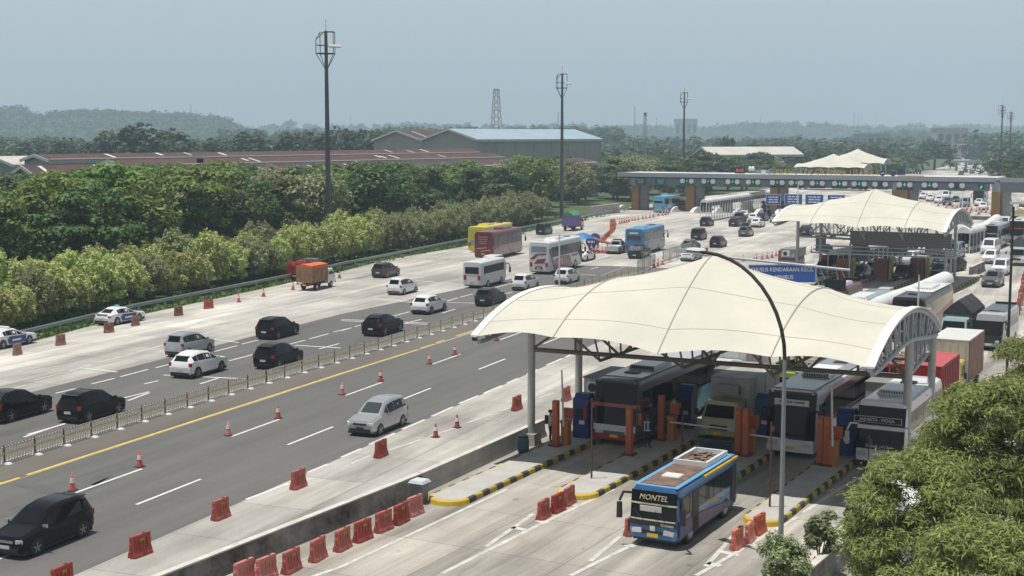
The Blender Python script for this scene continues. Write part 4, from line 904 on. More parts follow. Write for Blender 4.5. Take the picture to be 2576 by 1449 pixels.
block('hazy tall office block on the horizon behind the third mast', 1721, 2600, 42, 46, 20); block('white hall among the hazy trees, the larger of two', 2186, 1150, 26, 17, 20); block('white hall among the hazy trees with a bright end wall', 2140, 1050, 14, 14, 14, None, 'office_block', 2)
block('pale stepped building where the far motorway meets the horizon', 2380, 1250, 28, 22, 18); block('low pale building beside the far motorway', 2398, 980, 22, 9, 14); block('small white house with a bright roof in the hazy wood', 2062, 1100, 8, 9, 8, SKYL, 'small_house', 2); block('white gatehouse beside the far motorway trees', 2497, 520, 4, 7, 4, SKYL, 'small_house', 1); block('pale hall at the far edge of the hazy woods', 2120, 1000, 16, 10, 10)
# ---------------------------------------------------------------- masts and lamp posts
MAST = M('mast_steel', (.085, .09, .095), .5, .5, (1, .2)); MLT = M('mast_light_steel', (.30, .31, .32), .5, .4, (1, .15)); FLOOD = M('floodlight_housing', (.50, .51, .5), .5)
def mast_make(h, lights):
    def f(label):
        o = thing('high_mast', label, 'light mast', (0, 0, 0), 0, 'floodlight masts'); b = MB(); b.tube((0, 0, 0), (0, 0, h * .45), .42, .34, 12); b.tube((0, 0, h * .45), (0, 0, h - .3), .335, .2, 12); b.build('pole', MAST, o)
        b = MB(); z0, z1 = h - 3.3, h - .4; w = 1.45
        for (x, y) in ((-w, 0), (w * .55, -w * .4), (w, w * .35), (-.35, -w * .3), (-w * .2, w)):
            b.tube((x, y, z0), (x, y, z1 if x > -w + .1 else z0 + 1.8), .055, n=5); b.tube((x, y, z0), (0, 0, z0 - 2.3), .05, n=5)
        cor = [(-w, 0), (-.35, -w * .3), (w * .55, -w * .4), (w, w * .35), (-w * .2, w)]
        for i in range(5):
            (xa, ya), (xb, yb) = cor[i], cor[(i + 1) % 5]
            for z in (z0, z0 + 1.1): b.tube((xa, ya, z), (xb, yb, z), .05, n=5)
            b.tube((xa, ya, z1 if xa > -w + .1 else z0 + 1.8), (xb, yb, z1 if xb > -w + .1 else z0 + 1.8), .06, n=5)
        b.build('head_frame', MAST, o)
        b = MB(); b.prism([(x * .98, y * .98) for x, y in cor], z0 + .02, z0 + .1); b.build('platform', MAST, o)
        b = MB(); b.tube((0, 0, h - .3), (0, 0, h + 1.2), .03, n=5); b.build('lightning_rod', MAST, o)
        for i in range(lights): k = MB(); k.box((.1 + i * .42, -w * .75 - .1, z0 + .95), (.34, .5, .22), rx=.6); k.build('floodlight', FLOOD, o)
        return o
    return Once(f)
m1 = mast_make(30, 4)
for x, yb_, yt, lb in ((828, 636, 72, 'nearest tall floodlight mast rising from the trees behind the guard rail'), (1413, 548, 181, 'second floodlight mast, behind the rail beyond the yellow bus'), (1717, 0, 229, 'third floodlight mast, behind the toll gate roof'), (2506, 0, 263, 'taller of the twin masts beside the far motorway'), (2528, 0, 280, 'shorter of the twin masts beside the far motorway')):
    if yb_: p = at(x, yb_)
    else: p = at_depth(x + (4 if x > 2000 else 0), {1717: 392, 2506: 470, 2528: 520}[x])
    h = height_at(p, yt); m1(p, 0.5 if x < 2000 else 2.2, lb, None, h / 30)
def lamp_post(label, p, h, arm, r=.09, mat=MLT, dirn=Vector((-1, 0, 0)), name='street_lamp', R_=3.2):
    o = thing(name, label, 'street lamp', p, 0, 'lamp posts'); b = MB(); b.tube((0, 0, 0), (0, 0, .45), r * 1.8, r * 1.8, 10); b.tube((0, 0, .4), (0, 0, h * .5), r * 1.25, r, 10); b.tube((0, 0, h * .5), (0, 0, h), r, r * .8, 10); b.build('pole', mat, o)
    if arm:
        b = MB(); pts = [Vector((0, 0, h))]
        for i in range(1, 11): a = pi / 2 * i / 10; pts.append(Vector((0, 0, h)) + dirn * (R_ * (1 - cos(a))) + Vector((0, 0, R_ * .92 * sin(a))))
        end = pts[-1] + dirn * arm; pts.append(end); b.path(pts, r * .8, 8); b.build('arm', BARKD if name == 'street_lamp' else mat, o)
        dq = atan2(dirn.y, dirn.x); b = MB(); b.box(tuple(end + dirn * .55), (1.5, .42, .14), .8, .7, dq); b.build('lamp_head', MLT, o); b = MB(); b.box(tuple(end + dirn * .2 + Vector((0, 0, .1))), (.7, .4, .08), .8, .8, dq); b.build('lamp_cover', WHT, o)
    return o
p = at(1962, 1450); 
hl = height_at(p, 905)
lamp_post('tall grey lamp post with a curved dark arm reaching over the white canopy', p, hl, .35, .085, MLT, Vector((-.62, .78, 0)).normalized(), R_=3.9)
def plain_pole(label, p, h, r, mat, cat='pole', name='signal_pole', parts=()):
    o = thing(name, label, cat, p, 0, 'poles about the toll plaza'); b = MB(); b.tube((0, 0, 0), (0, 0, .08), r * 2.4, n=10); b.tube((0, 0, 0), (0, 0, h), r, r * .8, 8); b.build('shaft', mat, o)
    for nm, c, d, m in parts: k = MB(); k.box(c, d); k.build(nm, m, o)
    return o
RUST = M('rusty_post', (.13, .05, .04), .8, 0, (5, .3)); DKP = M('dark_pole', (.03, .032, .036), .5, .2)
for q, yt, lb in (((1488, 1216), 1003, 'thin rusty pole standing on the nose of the second toll island'), ((1936, 1289), 1062, 'thin rusty pole standing on the nose of the fourth toll island'), ((2183, 1205), 1095, 'thin rusty pole in front of the white bus bonnet')):
    p = at(*q); plain_pole(lb, p, height_at(p, yt), .045, RUST, parts=[('bracket', (.06, 0, height_at(p, yt) - .3), (.12, .1, .2), RUST)])
p = at(1716, 1150); plain_pole('thin rusty pole behind the barrier arm of the box truck lane', p, height_at(p, 1044), .045, RUST)
p = at(1407, 729); plain_pole('white post standing in the fence line in front of the white and red coach', p, height_at(p, 589), .09, WHT)
p = lane(-9.5, 78); p = at(2300, 905); plain_pole('thin white post rising behind the end arch of the large canopy', at(2302, 1000), height_at(at(2302, 1000), 690), .06, WHT, parts=[('dark_top', (0, 0, height_at(at(2302, 1000), 672)), (.16, .16, .9), DKP)])
p = at(2532, 960); hh = height_at(p, 520); plain_pole('tall dark lamp pole with a pale flat head beside the exit lanes', p, hh, .1, DKP, 'street lamp', 'lamp_pole', [('lamp_head', (.2, 0, hh + .25), (.75, .3, .16), WHT)])
p = at_depth(508, 172); hh = height_at(p, 398); o = plain_pole('thin grey lamp post standing in the wood with a flat double lamp head', p, hh, .075, MLT, 'street lamp', 'lamp_pole', [('lamp_head', (0, 0, hh + .15), (1.9, .5, .18), FLOOD), ('lamp_mount', (0, 0, hh - .3), (.8, .3, .5), BLK)])
p = at_depth(2005, 255); plain_pole('white post in front of the toll gate signals', p, height_at(p, 455), .1, WHT)
p = at_depth(2419, 250); plain_pole('white post beyond the second canopy arch', p, height_at(p, 485), .1, WHT)
# lattice towers on the horizon
LAT = M('lattice_steel', (.30, .28, .28), .6, .3); LATR = M('lattice_red', (.4, .08, .06), .6)
def tower(label, x, Y, yt, w, head=None, thin=False, name='radio_tower'):
    p = at_depth(x, Y); h = CAM_H + (HORIZON - yt) / FPX * Y; o = thing(name, label, 'tower', p, .4, 'towers and aerials on the horizon'); b = MB(); n = 9
    if thin: b.tube((0, 0, 0), (0, 0, h), w, w * .6, 6)
    else:
        for i in range(n):
            za, zb = h * i / n, h * (i + 1) / n; wa, wb = w * (1 - .62 * i / n), w * (1 - .62 * (i + 1) / n); c = [(-1, -1), (1, -1), (1, 1), (-1, 1)]
            for k in range(4):
                (x1, y1), (x2, y2) = c[k], c[(k + 1) % 4]; t = w * .07
                b.tube((x1 * wa, y1 * wa, za), (x1 * wb, y1 * wb, zb), t, n=4); b.tube((x1 * wa, y1 * wa, za), (x2 * wb, y2 * wb, zb), t * .7, n=4); b.tube((x1 * wb, y1 * wb, zb), (x2 * wb, y2 * wb, zb), t * .7, n=4)
    b.build('lattice', LAT, o)
    if head: b = MB(); b.box((0, 0, h - head / 4), (w * .8, w * .8, head / 2)); b.build('head_gear', LATR if head > 3.2 else LAT, o)
    return o
tower('large lattice radio tower on the horizon between the first two masts', 1249, 1300, 226, 5.2, 3); tower('white lattice tower with a red head beside the third mast', 1620, 700, 284, 1.3, 3.25)
for k, (x, Y, yt, lb) in enumerate([(488, 2300, 263, 'thin aerial on the wooded hill crest'), (1403, 2000, 283, 'thin aerial just in front of the second mast'), (1594, 2000, 266, 'tall thin aerial left of the red-headed tower'), (1649, 2300, 297, 'short thin aerial beside the red-headed tower'), (885, 2600, 291, 'faint thin aerial above the trees right of the first mast'), (2141, 2500, 285, 'thin aerial above the hazy woods, the taller of two'), (2151, 2500, 293, 'thin aerial above the hazy woods, the shorter of two'), (1908, 2600, 291, 'thin aerial on the hazy ridge'), (1999, 2700, 301, 'stubby aerial on the hazy ridge')]): tower(lb, x, Y, yt, 1.0 if yt < 285 else .8, 2.5, True, 'aerial')

# ================================================================ TOLL GATE BUILDING
GCONC = M('gate_fascia', (.27, .29, .31), .7, 0, (.15, .1)); GBAND = M('gate_sign_band', (.14, .16, .19), .6, 0, (.3, .1)); GBLUE = M('gate_blue_trim', (.03, .05, .14), .5); OCH = M('ochre_pillar', (.30, .165, .05), .7, 0, (.4, .15)); GPIL = M('gate_pillar_grey', (.2, .2, .2), .7, 0, (.4, .15)); GROOF = M('gate_roof', (.55, .56, .56), .6, 0, (.1, .15)); GRNB = M('green_sign', (.012, .10, .055), .5); GTXT = M('green_sign_text', (.2, .6, .38), .5); DISC = M('sign_disc', (.74, .75, .75), .5); SIGOFF = M('signal_housing', (.02, .022, .025), .5)
GO = at(1585, 528)
def gx(px, z, y=0.0):
    """distance along the gate front of the sight column px at height z"""
    lo, hi = -20, 120
    for _ in range(40):
        m = (lo + hi) / 2
        if seen(GO + LW * m + LU * y + Vector((0, 0, z)))[0] < px: lo = m
        else: hi = m
    return lo
gate = thing('toll_gate', 'long grey toll gate building with green lane signals, ochre pillars and a flat roof', 'toll gate', GO, -HL)
X0, X1, X2 = gx(1562, 7.6), gx(2507, 7.6), gx(2760, 7.6); XA = gx(1803, 7.6)
b = MB(); b.box(((X0 + X1) / 2, 5, 7.72), (X1 - X0, 12, .5)); b.build('roof', GROOF, gate)
b = MB(); b.box(((X0 + X1) / 2, -1.1, 7.62), (X1 - X0, .4, .86)); b.box((X0 - .15, 5, 7.62), (.3, 12.4, .86)); b.build('fascia', GCONC, gate)
b = MB(); b.box(((X0 + X1) / 2 + .3, -.75, 7.02), (X1 - X0 - 1, .3, .3)); b.build('blue_trim', GBLUE, gate)
b = MB(); b.box(((X0 + X1) / 2 + .5, -.4, 6.25), (X1 - X0 - 3.2, .4, 1.5))
for i in range(60): b.box((X0 + 2 + i * (X1 - X0 - 4) / 60, -.62, 6.2), (.1, .06, 1.3))
b.build('sign_band', GBAND, gate)
b = MB(); b.box(((X1 + X2) / 2 + .4, -.8, 6.6), (X2 - X1 - .8, .5, 2.6)); b.build('right_parapet', GBAND, gate)
b = MB(); b.box(((X1 + X2) / 2 + .4, -1.1, 7.62), (X2 - X1 - .8, .5, .8)); b.build('right_fascia', GCONC, gate)
for px, w_ in ((1597, 1.6), (1735, 1.8), (1946, 1.6), (2262, 3.0), (2504, 1.6)):
    xx = gx(px, 2); b = MB(); b.box((xx, .8, 2.75), (w_, 1.6, 5.5)); pl = b.build('pillar', OCH, gate); k = MB(); k.box((xx + w_ * .5 + .9, 1.4, 2.75), (1.6, 1.2, 5.5)); k.build('pillar_flank', GPIL, gate); k = MB(); k.box((xx, -.5, 6.2), (w_ * .8, .5, 1.7)); k.build('pier_cap', GCONC, gate)
for px in (1615, 1665):
    xx = gx(px, 6.3); b = MB(); b.box((xx, -.72, 6.25), (2.3, .16, 1.35)); s_ = b.build('green_sign', GRNB, gate); k = MB()
    for i in range(3): k.box((xx, -.82, 6.55 - i * .32), (1.6 - .2 * i, .03, .14))
    k.build('lettering', GTXT, s_)
SIG = [(1731.6, .5), (1785.3, .3), (1846.3, 1), (1897.8, 1), (1958.4, 1.2), (2006, 1.2), (2059, 1.6), (2115, 3), (2164, 3), (2216.7, 0), (2278, 4), (2341, 3.5), (2409, 0)]
for k_, (px, e) in enumerate(SIG):
    o = thing('lane_signal', '%s lane signal along the toll gate, two white discs %s' % (nth(k_), 'flanking a green arrow' if e else 'with the arrow dark'), 'lane signal', (0, 0, 0), 0, 'lane signals on the toll gate')
    P = GO + LW * gx(px, 6.4) - LU * .75 + Vector((0, 0, 6.45)); o.location = P; o.rotation_euler = (0, 0, -HL)
    for sx in (-1, 1): b = MB(); b.lathe([(.54, 0), (.54, .08), (.5, .1)], 14); q = b.build('sign_disc', DISC, o); q.location = (sx * 1.0, -.05, 0); q.rotation_euler = (pi / 2, 0, 0)
    b = MB(); b.box((0, 0, 0), (.95, .16, .85)); b.build('housing', SIGOFF, o)
    b = MB(); b.box((0, -.05, -.82), (3.1, .3, .42)); b.build('canopy_board', GRNB if e < 1.1 else SIGOFF, o)
    if e:
        b = MB(); b.add([(0, -.1, -.34), (.28, -.1, 0), (.1, -.1, 0), (.13, -.1, .32), (-.13, -.1, .32), (-.13, -.1, 0), (-.34, -.1, 0)], [(0, 1, 2, 3, 4, 5, 6)]); b.build('green_arrow', M('green_arrow_%d' % (e * 10), (.02, .75, .3), .4, emit=.12 * e), o)
o = thing('lane_signal', 'single lit green arrow near the ochre end pillar of the toll gate', 'lane signal', GO + LW * gx(2470, 6.2) - LU * .7 + Vector((0, 0, 6.25)), -HL, 'lane signals on the toll gate'); b = MB(); b.box((0, 0, 0), (.95, .16, .85)); b.build('housing', SIGOFF, o); b = MB(); b.add([(-.3, -.1, -.3), (.1, -.1, -.3), (.3, -.1, .1), (.1, -.1, .35), (-.1, -.1, .1)], [(0, 1, 2, 3, 4)]); b.build('green_arrow', M('green_arrow_35', (.02, .75, .3), .4, emit=1.2), o)
# signs standing on the roof
GOLD = M('gold_letters', (.42, .33, .07), .5)
def roofsign(name, label, px, cat='sign'):
    return thing(name, label, cat, GO + LW * gx(px, 8.2) + Vector((0, 0, 7.97)), -HL, 'signs standing on the toll gate roof')
o = roofsign('roof_lettering', 'row of gold letters naming the toll gate, standing on its roof', 2068)
wl = gx(2212, 8.3) - gx(1934, 8.3); t = text('lettering', 'GERBANG TOL CIKAMPEK UTAMA 1', 1.45, GOLD, o, (0, 0, .62), (pi / 2, 0, 0), .05); t.scale = (wl / max(t.dimensions.x, .1), 1, 1)
b = MB(); b.box((0, .1, .06), (wl, .1, .08)); b.build('letter_rail', GPIL, o)
o = roofsign('clock_sign', 'black board with red digits standing on the toll gate roof', 1862); b = MB(); b.box((0, 0, .8), (2.1, .2, 1.3)); b.tube((0, 0, 0), (0, 0, .3), .08); b.build('board', SIGOFF, o); text('lettering', '8:43', .95, M('red_digits', (.8, .12, .06), .5, emit=.5), o, (0, -.12, .8), (pi / 2, 0, 0), .01)
for px, lb, m_ in ((1887, 'pale round ornament on a stalk on the gate roof, beside the clock sign', DISC), (1894, 'pale round ornament on a stalk on the gate roof, nearer the gold letters', DISC)):
    o = roofsign('roof_ornament', lb, px); b = MB(); b.tube((0, 0, 0), (0, 0, .7), .05); b.build('stalk', GPIL, o); b = MB(); b.lathe([(.05, 0), (.38, .3), (.42, .6), (.2, 1.0), (.02, 1.1)], 8); q = b.build('head', m_, o); q.location = (0, 0, .6)
o = roofsign('roof_board', 'pale blue board with a white panel on the gate roof before the gold letters', 1918); b = MB(); b.box((0, 0, .6), (3.2, .15, .8)); b.build('board', M('pale_blue_board', (.2, .33, .42), .5), o); b = MB(); b.box((.3, -.1, .5), (1.0, .06, .9)); b.build('panel', DISC, o)
o = roofsign('round_sign', 'black round sign with a white mark on the gate roof', 2220); b = MB(); b.lathe([(.55, 0), (.55, .15)], 16); q = b.build('disc', SIGOFF, o); q.location = (0, 0, .6); q.rotation_euler = (pi / 2, 0, 0); b = MB(); b.box((0, -.18, .62), (.6, .03, .16), ry=-.4); b.build('mark', DISC, o)
o = roofsign('round_sign', 'black ring-shaped sign with a pale hub on the gate roof', 2247); b = MB(); b.lathe([(.3, 0), (.58, .02), (.58, .16), (.3, .18)], 16); q = b.build('ring', SIGOFF, o); q.location = (0, 0, .62); q.rotation_euler = (pi / 2, 0, 0); b = MB(); b.lathe([(.28, 0), (.28, .12)], 12); q = b.build('hub', DISC, o); q.location = (0, 0, .62); q.rotation_euler = (pi / 2, 0, 0)
o = roofsign('roof_board', 'dark blue board with blue lettering above a gold strip on the gate roof', 2288); NAVY = M('navy_board', (.02, .03, .1), .5); b = MB(); b.box((-1.6, 0, .85), (1.5, .15, 1.1)); b.build('board', NAVY, o); b = MB()
for i in range(5): b.box((-.4 + i * .6, 0, .75), (.42, .12, .4), .6)
b.build('letter_pattern', NAVY, o); b = MB(); b.box((.2, 0, .12), (5, .2, .22)); b.build('strip', GOLD, o)
# blue boards at the gate lanes
BLUE = M('blue_sign', (.012, .085, .36), .45); 
for k_, (x0, x1, y0, y1) in enumerate([(1926, 1961, 489, 513), (1973, 2015, 488, 512), (2025, 2068, 489, 513), (2081, 2122, 490, 513)]):
    Yd = 262 - k_ * 3; p = at_depth((x0 + x1) / 2, Yd); w_ = (x1 - x0) / FPX * Yd; zc = CAM_H - ((y0 + y1) / 2 - HORIZON) / FPX * Yd; h_ = (y1 - y0) / FPX * Yd
    o = thing('blue_sign', 'blue lane board with three white lines, %s of four before the toll gate' % nth(k_), 'road sign', p, -HL * .6, 'blue lane boards before the toll gate'); b = MB(); b.box((0, 0, zc), (w_, .12, h_)); b.build('board', BLUE, o); b = MB()
    b.box((0, .02, zc), (w_ + .14, .1, h_ + .14)); b.build('border_frame', DISC, o)
    k = MB()
    for i in range(3):
        n = 3 if i % 2 == 0 else 2
        for j in range(n): k.box((-w_ * .36 + (j + .5) * w_ * .72 / n, -.075, zc + h_ * (.26 - .26 * i)), (w_ * .72 / n * .82, .03, h_ * .12))
    k.build('lettering', DISC, o); b = MB()
    for sx in (-1, 1): b.tube((sx * w_ * .45, .1, 0), (sx * w_ * .45, .1, zc), .07, n=6)
    b.build('post', GPIL, o)
# toll islands and booths under the gate
BOOTH = M('booth_dark', (.07, .085, .1), .4, 0, (1, .2)); KERBC = M('kerb_concrete', (.42, .41, .38), .85, 0, (1, .2))
for k_, px in enumerate((1556, 1690, 1745, 1800, 1852, 1905, 1955)):
    s_ = gx(px, 0, -4); P = GO + LW * s_; yf = -3.5
    o = thing('gate_island', 'concrete toll island with a rounded pale nose under the gate, %s from the trees' % nth(k_), 'toll island', P, -HL, 'toll islands under the gate'); b = MB(); b.box((0, 3, .12), (1.5, 12, .24)); b.build('kerb_base', KERBC, o); b = MB(); b.loft([[(-.55, y, 0), (-.4, y, h), (.4, y, h), (.55, y, 0)] for y, h in ((-5.6, .15), (-4.6, .6), (-3, 1.05), (-1.5, 1.15))]); b.build('nose', WHT, o)
    if px > 1600:
        q = thing('toll_booth', 'dark glazed toll booth on the gate island, %s counted from the trees' % nth(k_ - 1), 'toll booth', P + LU * 3, -HL, 'toll booths under the gate'); b = MB(); b.box((0, 0, .75), (1.5, 3, 1.0)); b.build('lower_wall', GPIL, q); b = MB(); b.box((0, 0, 1.75), (1.42, 2.9, 1.0)); b.build('window', BOOTH, q); b = MB(); b.box((0, 0, 2.33), (1.7, 3.3, .16)); b.build('roof', GROOF, q)
        q = thing('lane_machine', 'dark lane machine post on the gate island, %s counted from the trees' % nth(k_ - 1), 'ticket machine', P - LU * .2, -HL, 'lane machines under the gate'); b = MB(); b.box((0, 0, 1.0), (.6, .6, 1.6)); b.build('cabinet', SIGOFF, q); b = MB(); b.lathe([(.36, 0), (.36, .08)], 12); t = b.build('lamp_disc', SIGOFF, q); t.location = (0, -.2, 2.35); t.rotation_euler = (pi / 2, 0, 0); b = MB(); b.tube((0, 0, 1.8), (0, 0, 2.2), .05); b.build('stem', SIGOFF, q)
o = thing('parapet_wall', 'low concrete parapet beside the first gate pillar', 'wall', at(1500, 540), -HL); b = MB(); b.box((1, 2, .9), (.3, 14, 1.8)); b.build('wall_body', KERBC, o); b = MB(); b.box((1, 2, 1.9), (.4, 14, .16)); b.build('cap', CAPW, o)
# far second gantry on the motorway
p = at_depth(2436, 620); o = thing('far_gantry', 'small flat gantry across the far motorway', 'gantry', p, -.2); w_ = 92 / FPX * 620; b = MB(); b.box((0, 0, 4.2), (w_, 3, 1.0)); b.build('beam', GCONC, o)
for i in range(4): b = MB(); b.box((-w_ / 2 + (i + .5) * w_ / 4, 0, 1.85), (.9, 2, 3.7)); b.build('pier', GPIL, o)
# ================================================================ WHITE MEMBRANE CANOPIES
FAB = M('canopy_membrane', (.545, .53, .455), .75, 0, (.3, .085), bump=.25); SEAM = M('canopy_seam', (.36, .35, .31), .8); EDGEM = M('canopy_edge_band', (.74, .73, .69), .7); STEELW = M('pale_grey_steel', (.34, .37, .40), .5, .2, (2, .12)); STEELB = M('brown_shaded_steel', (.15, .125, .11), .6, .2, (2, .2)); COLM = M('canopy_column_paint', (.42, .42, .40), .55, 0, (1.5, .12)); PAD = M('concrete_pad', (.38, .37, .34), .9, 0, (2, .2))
def canopy(label, w0, w1, u0, u1, eave, peak, ridge_end, cols, chord_z, nodes=(0, .22, .5, .78, 1), seams=True, name='membrane_canopy', tilt=0.0, truss=True, colr=.2, steel=None):
    """barrel tent over the lanes: w across, u along; peaks in the middle; both ends are open arches"""
    stl = steel or STEELB; wm, um = (w0 + w1) / 2, (u0 + u1) / 2; hw, hu = (w1 - w0) / 2, (u1 - u0) / 2
    o = thing(name, label, 'canopy', lane(wm, um), -HL, 'white membrane canopies')
    def interp(t):
        for i, (a, c) in enumerate(zip(nodes, nodes[1:])):
            if t <= c + 1e-9: f = (t - a) / (c - a); return eave[i] + (eave[i + 1] - eave[i]) * f, sin(pi * f)
        return eave[-1], 0
    def Z(s, t):
        e, sc = interp(s); m = abs(2 * s - 1); r = ridge_end + (peak - ridge_end) * (1 - m) ** 1.3
        p = 2.15 - .75 * (1 - m) ** 2; z = e + (r - e) * (1 - abs(t) ** p); sag = .14 * sc * (1 - abs(t) ** 2) * (hu / 7)
        return z - sag + sc * .2 * abs(t) ** 3 + tilt * t
    def P(s, t, dz=0.0):
        e, sc = interp(s); tt = t * (1 - .035 * sc * abs(t) ** 2)
        return (-hw + 2 * hw * s, tt * hu, Z(s, t) + dz)
    NS, NT = 56, 28; b = MB(); g = [[P(i / NS, -1 + 2 * j / NT) for j in range(NT + 1)] for i in range(NS + 1)]
    b.loft(g, True, False, False); f = b.build('membrane', FAB, o)
    if f.data.polygons[len(f.data.polygons) // 2].normal.z < 0: f.data.flip_normals()
    if seams:
        b = MB()
        for s in nodes[1:-1]: b.path([P(s, -1 + 2 * j / 24, .012) for j in range(25)], .032, 4)
        b.build('seam', SEAM, f); b = MB()
        for t in (-.82, -.45, 0.02, .45): b.path([P(i / 40, t, .004) for i in range(41)], .012, 4)
        b.build('panel_seam', M('faint_seam', (.46, .445, .385), .8), f)
    # end arches: curved lattice girders
    for s in (0, 1):
        x = -hw - .12 if s == 0 else hw + .12; N = 16; top = [(x, (-1 + 2 * j / N) * hu, Z(s, -1 + 2 * j / N) - .12) for j in range(N + 1)]
        lowr = [(x, (-1 + 2 * j / N) * hu * .93, Z(s, -1 + 2 * j / N) - .35 - 1.15 * (1 - (abs(-1 + 2 * j / N)) ** 3)) for j in range(N + 1)]
        b = MB(); b.path(top, .13, 8); b.path(lowr, .12, 8)
        for j in range(1, N): b.tube(top[j], lowr[j], .06, n=6); b.tube(top[j], lowr[j + (1 if j % 2 else -1)], .05, n=6)
        b.build('end_arch_lattice', STEELW, o)
        b = MB(); b.loft([[(x - .2, y, z + .1), (x + .2, y, z + .1), (x + .2, y, z + .18), (x - .2, y, z + .18)] for _, y, z in top]); b.build('edge_band', EDGEM, o)
    loc = lambda w, u, z=0: (w - wm, u - um, z)
    for (w, u) in cols:
        t = max(-1, min(1, (u - um) / hu)); s = max(0, min(1, (w - w0) / (w1 - w0))); b = MB(); b.tube(loc(w, u, .4), loc(w, u, Z(s, t) - .25), colr, n=14); c = b.build('column', COLM, o); b = MB(); b.box(loc(w, u, .3), (.8, .8, .6), .85, .85); b.build('column_pad', PAD, c)
    if truss:
        (wa, ua), (wb, ub) = cols[0], cols[1]
        def beam(ua, ub, zc, nm, mt, r=.12):
            b = MB(); A = Vector(loc(wa, ua, zc)); B = Vector(loc(wb, ub, zc - .5)); b.tube(A, B, r, n=8); N = 8
            for i in range(N + 1):
                q = A.lerp(B, i / N); s = max(0.01, min(.99, (q.x + hw) / (2 * hw))); t = max(-.97, min(.97, q.y / hu)); zt = max(q.z + .3, Z(s, t) - .2 - (Z(s, t) - zc) * .35)
                T = q + Vector((0, 0, zt - q.z)); 
                if i % 2: b.tube(q, T, r * .6, n=6)
                if i < N:
                    q2 = A.lerp(B, (i + 1) / N); s2 = max(0.01, min(.99, (q2.x + hw) / (2 * hw))); t2 = max(-.97, min(.97, q2.y / hu)); T2 = q2 + Vector((0, 0, zt - q.z)); b.tube(T if i % 2 else q, q2 if i % 2 else T2, r * .6, n=6); b.tube(T, T2, r * .8, n=6)
            b.build(nm, mt, o)
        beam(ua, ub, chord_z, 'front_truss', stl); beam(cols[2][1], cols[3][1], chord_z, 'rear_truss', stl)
        for k in (.27, .5, .73):
            x = -hw + 2 * hw * k; b = MB(); A = Vector((x, (cols[0][1] + (cols[1][1] - cols[0][1]) * k) - um, chord_z)); N = 8
            pts = [Vector((x, -hu * .96 + i * 2 * hu * .96 / N, 0)) for i in range(N + 1)]
            for p in pts: p.z = Z(k, p.y / hu) - .18
            b.path(pts, .08, 6)
            for p in pts[1:-1]: b.tube((p.x, p.y * .75, chord_z + .1), p, .05, n=5)
            b.tube((x, pts[1].y * .75, chord_z + .1), (x, pts[-2].y * .75, chord_z + .1), .08, n=6); b.tube(pts[0], (x, pts[1].y * .75, chord_z + .1), .06, n=6); b.tube(pts[-1], (x, pts[-2].y * .75, chord_z + .1), .06, n=6)
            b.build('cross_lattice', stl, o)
    return o
c1 = canopy('largest white membrane canopy in front, tented over the four toll lanes with coaches beneath', -32.55, -13.75, 56.8, 70.9, (6.35, 6.6, 6.22, 6.48, 6.35), 10.15, 8.0, [(-32.35, 62.2), (-14.0, 66.0), (-32.35, 67.9), (-14.0, 71.5)], 5.0)
for dx in (1.6, ): 
    b = MB(); b.box((-9.5, -7.0, 6.22), (.2, .2, .16)); b.build('gutter_end', BLK, c1)
# lattice between the two end columns
b = MB(); A = Vector((-14.0 + 22.95, 66 - 63.85, 0)); B = Vector((-14.0 + 22.95, 71.5 - 63.85, 0)); z0, z1 = 4.3, 7.0
b.tube(A + Vector((0, 0, z0)), B + Vector((0, 0, z0 + .6)), .12); b.tube(A + Vector((0, 0, z1 - .1)), B + Vector((0, 0, z1 + .1)), .13)
for i in range(6):
    a_ = A.lerp(B, i / 6); c_ = A.lerp(B, (i + 1) / 6); b.tube(a_ + Vector((0, 0, z0 + .1 * i)), c_ + Vector((0, 0, z1)), .06); b.tube(c_ + Vector((0, 0, z0 + .1 * i)), c_ + Vector((0, 0, z1)), .06)
b.build('side_lattice', STEELW, c1)
c2 = canopy('second white membrane canopy beyond the largest one, cars queuing beneath it', -44.9, -27.3, 142.8, 158.2, (6.75, 6.7, 6.4, 6.55, 6.2), 10.2, 8.2, [(-44.0, 148.5), (-28.3, 150), (-42.8, 153.5), (-28.2, 154.5)], 4.9, seams=True, colr=.18, steel=STEELW)
Y = 405; q = at_depth(2092, Y); wq, uq = q.x * LW.x + q.y * LW.y, q.x * LU.x + q.y * LU.y
canopy('small distant white canopy behind the gold roof letters, the nearer of two', wq - 10, wq + 10, uq - 5, uq + 5, (6.6,) * 5, 10.6, 7.6, [(wq - 9, uq - 3), (wq + 9, uq - 3), (wq - 9, uq + 3), (wq + 9, uq + 3)], 5.4, seams=False, truss=False)
q = at_depth(2152, Y + 22); wq, uq = q.x * LW.x + q.y * LW.y, q.x * LU.x + q.y * LU.y
canopy('small distant white canopy behind the gold roof letters, the further of two', wq - 9, wq + 9, uq - 5, uq + 5, (7.4,) * 5, 11.8, 8.8, [(wq - 8, uq - 3), (wq + 8, uq - 3), (wq - 8, uq + 3), (wq + 8, uq + 3)], 6.2, seams=False, truss=False)
# dark sign panel across the second canopy
o = thing('gantry_panel', 'grey slatted gantry panel across the lanes under the second canopy', 'gantry', lane(-32.6, 147.5), -HL); b = MB(); b.box((0, 0, 5.0), (10.6, .3, 1.5)); b.build('panel', M('slatted_panel', (.24, .245, .23), .7), o); b = MB()
for i in range(9): b.box((0, -.2, 4.3 + i * .17), (10.6, .08, .05))
b.build('slat', STEELB, o); b = MB()
for z, y in ((4.05, -.4), (3.7, -1.2), (3.4, -2.0)): b.tube((-9, y, z), (6.2, y, z), .09, n=6)
b.build('rail_tube', STEELW, o)
for x in (-5.3, 5.3): b = MB(); b.tube((x, 0, 0), (x, 0, 4.3), .12); b.build('post', STEELW, o)

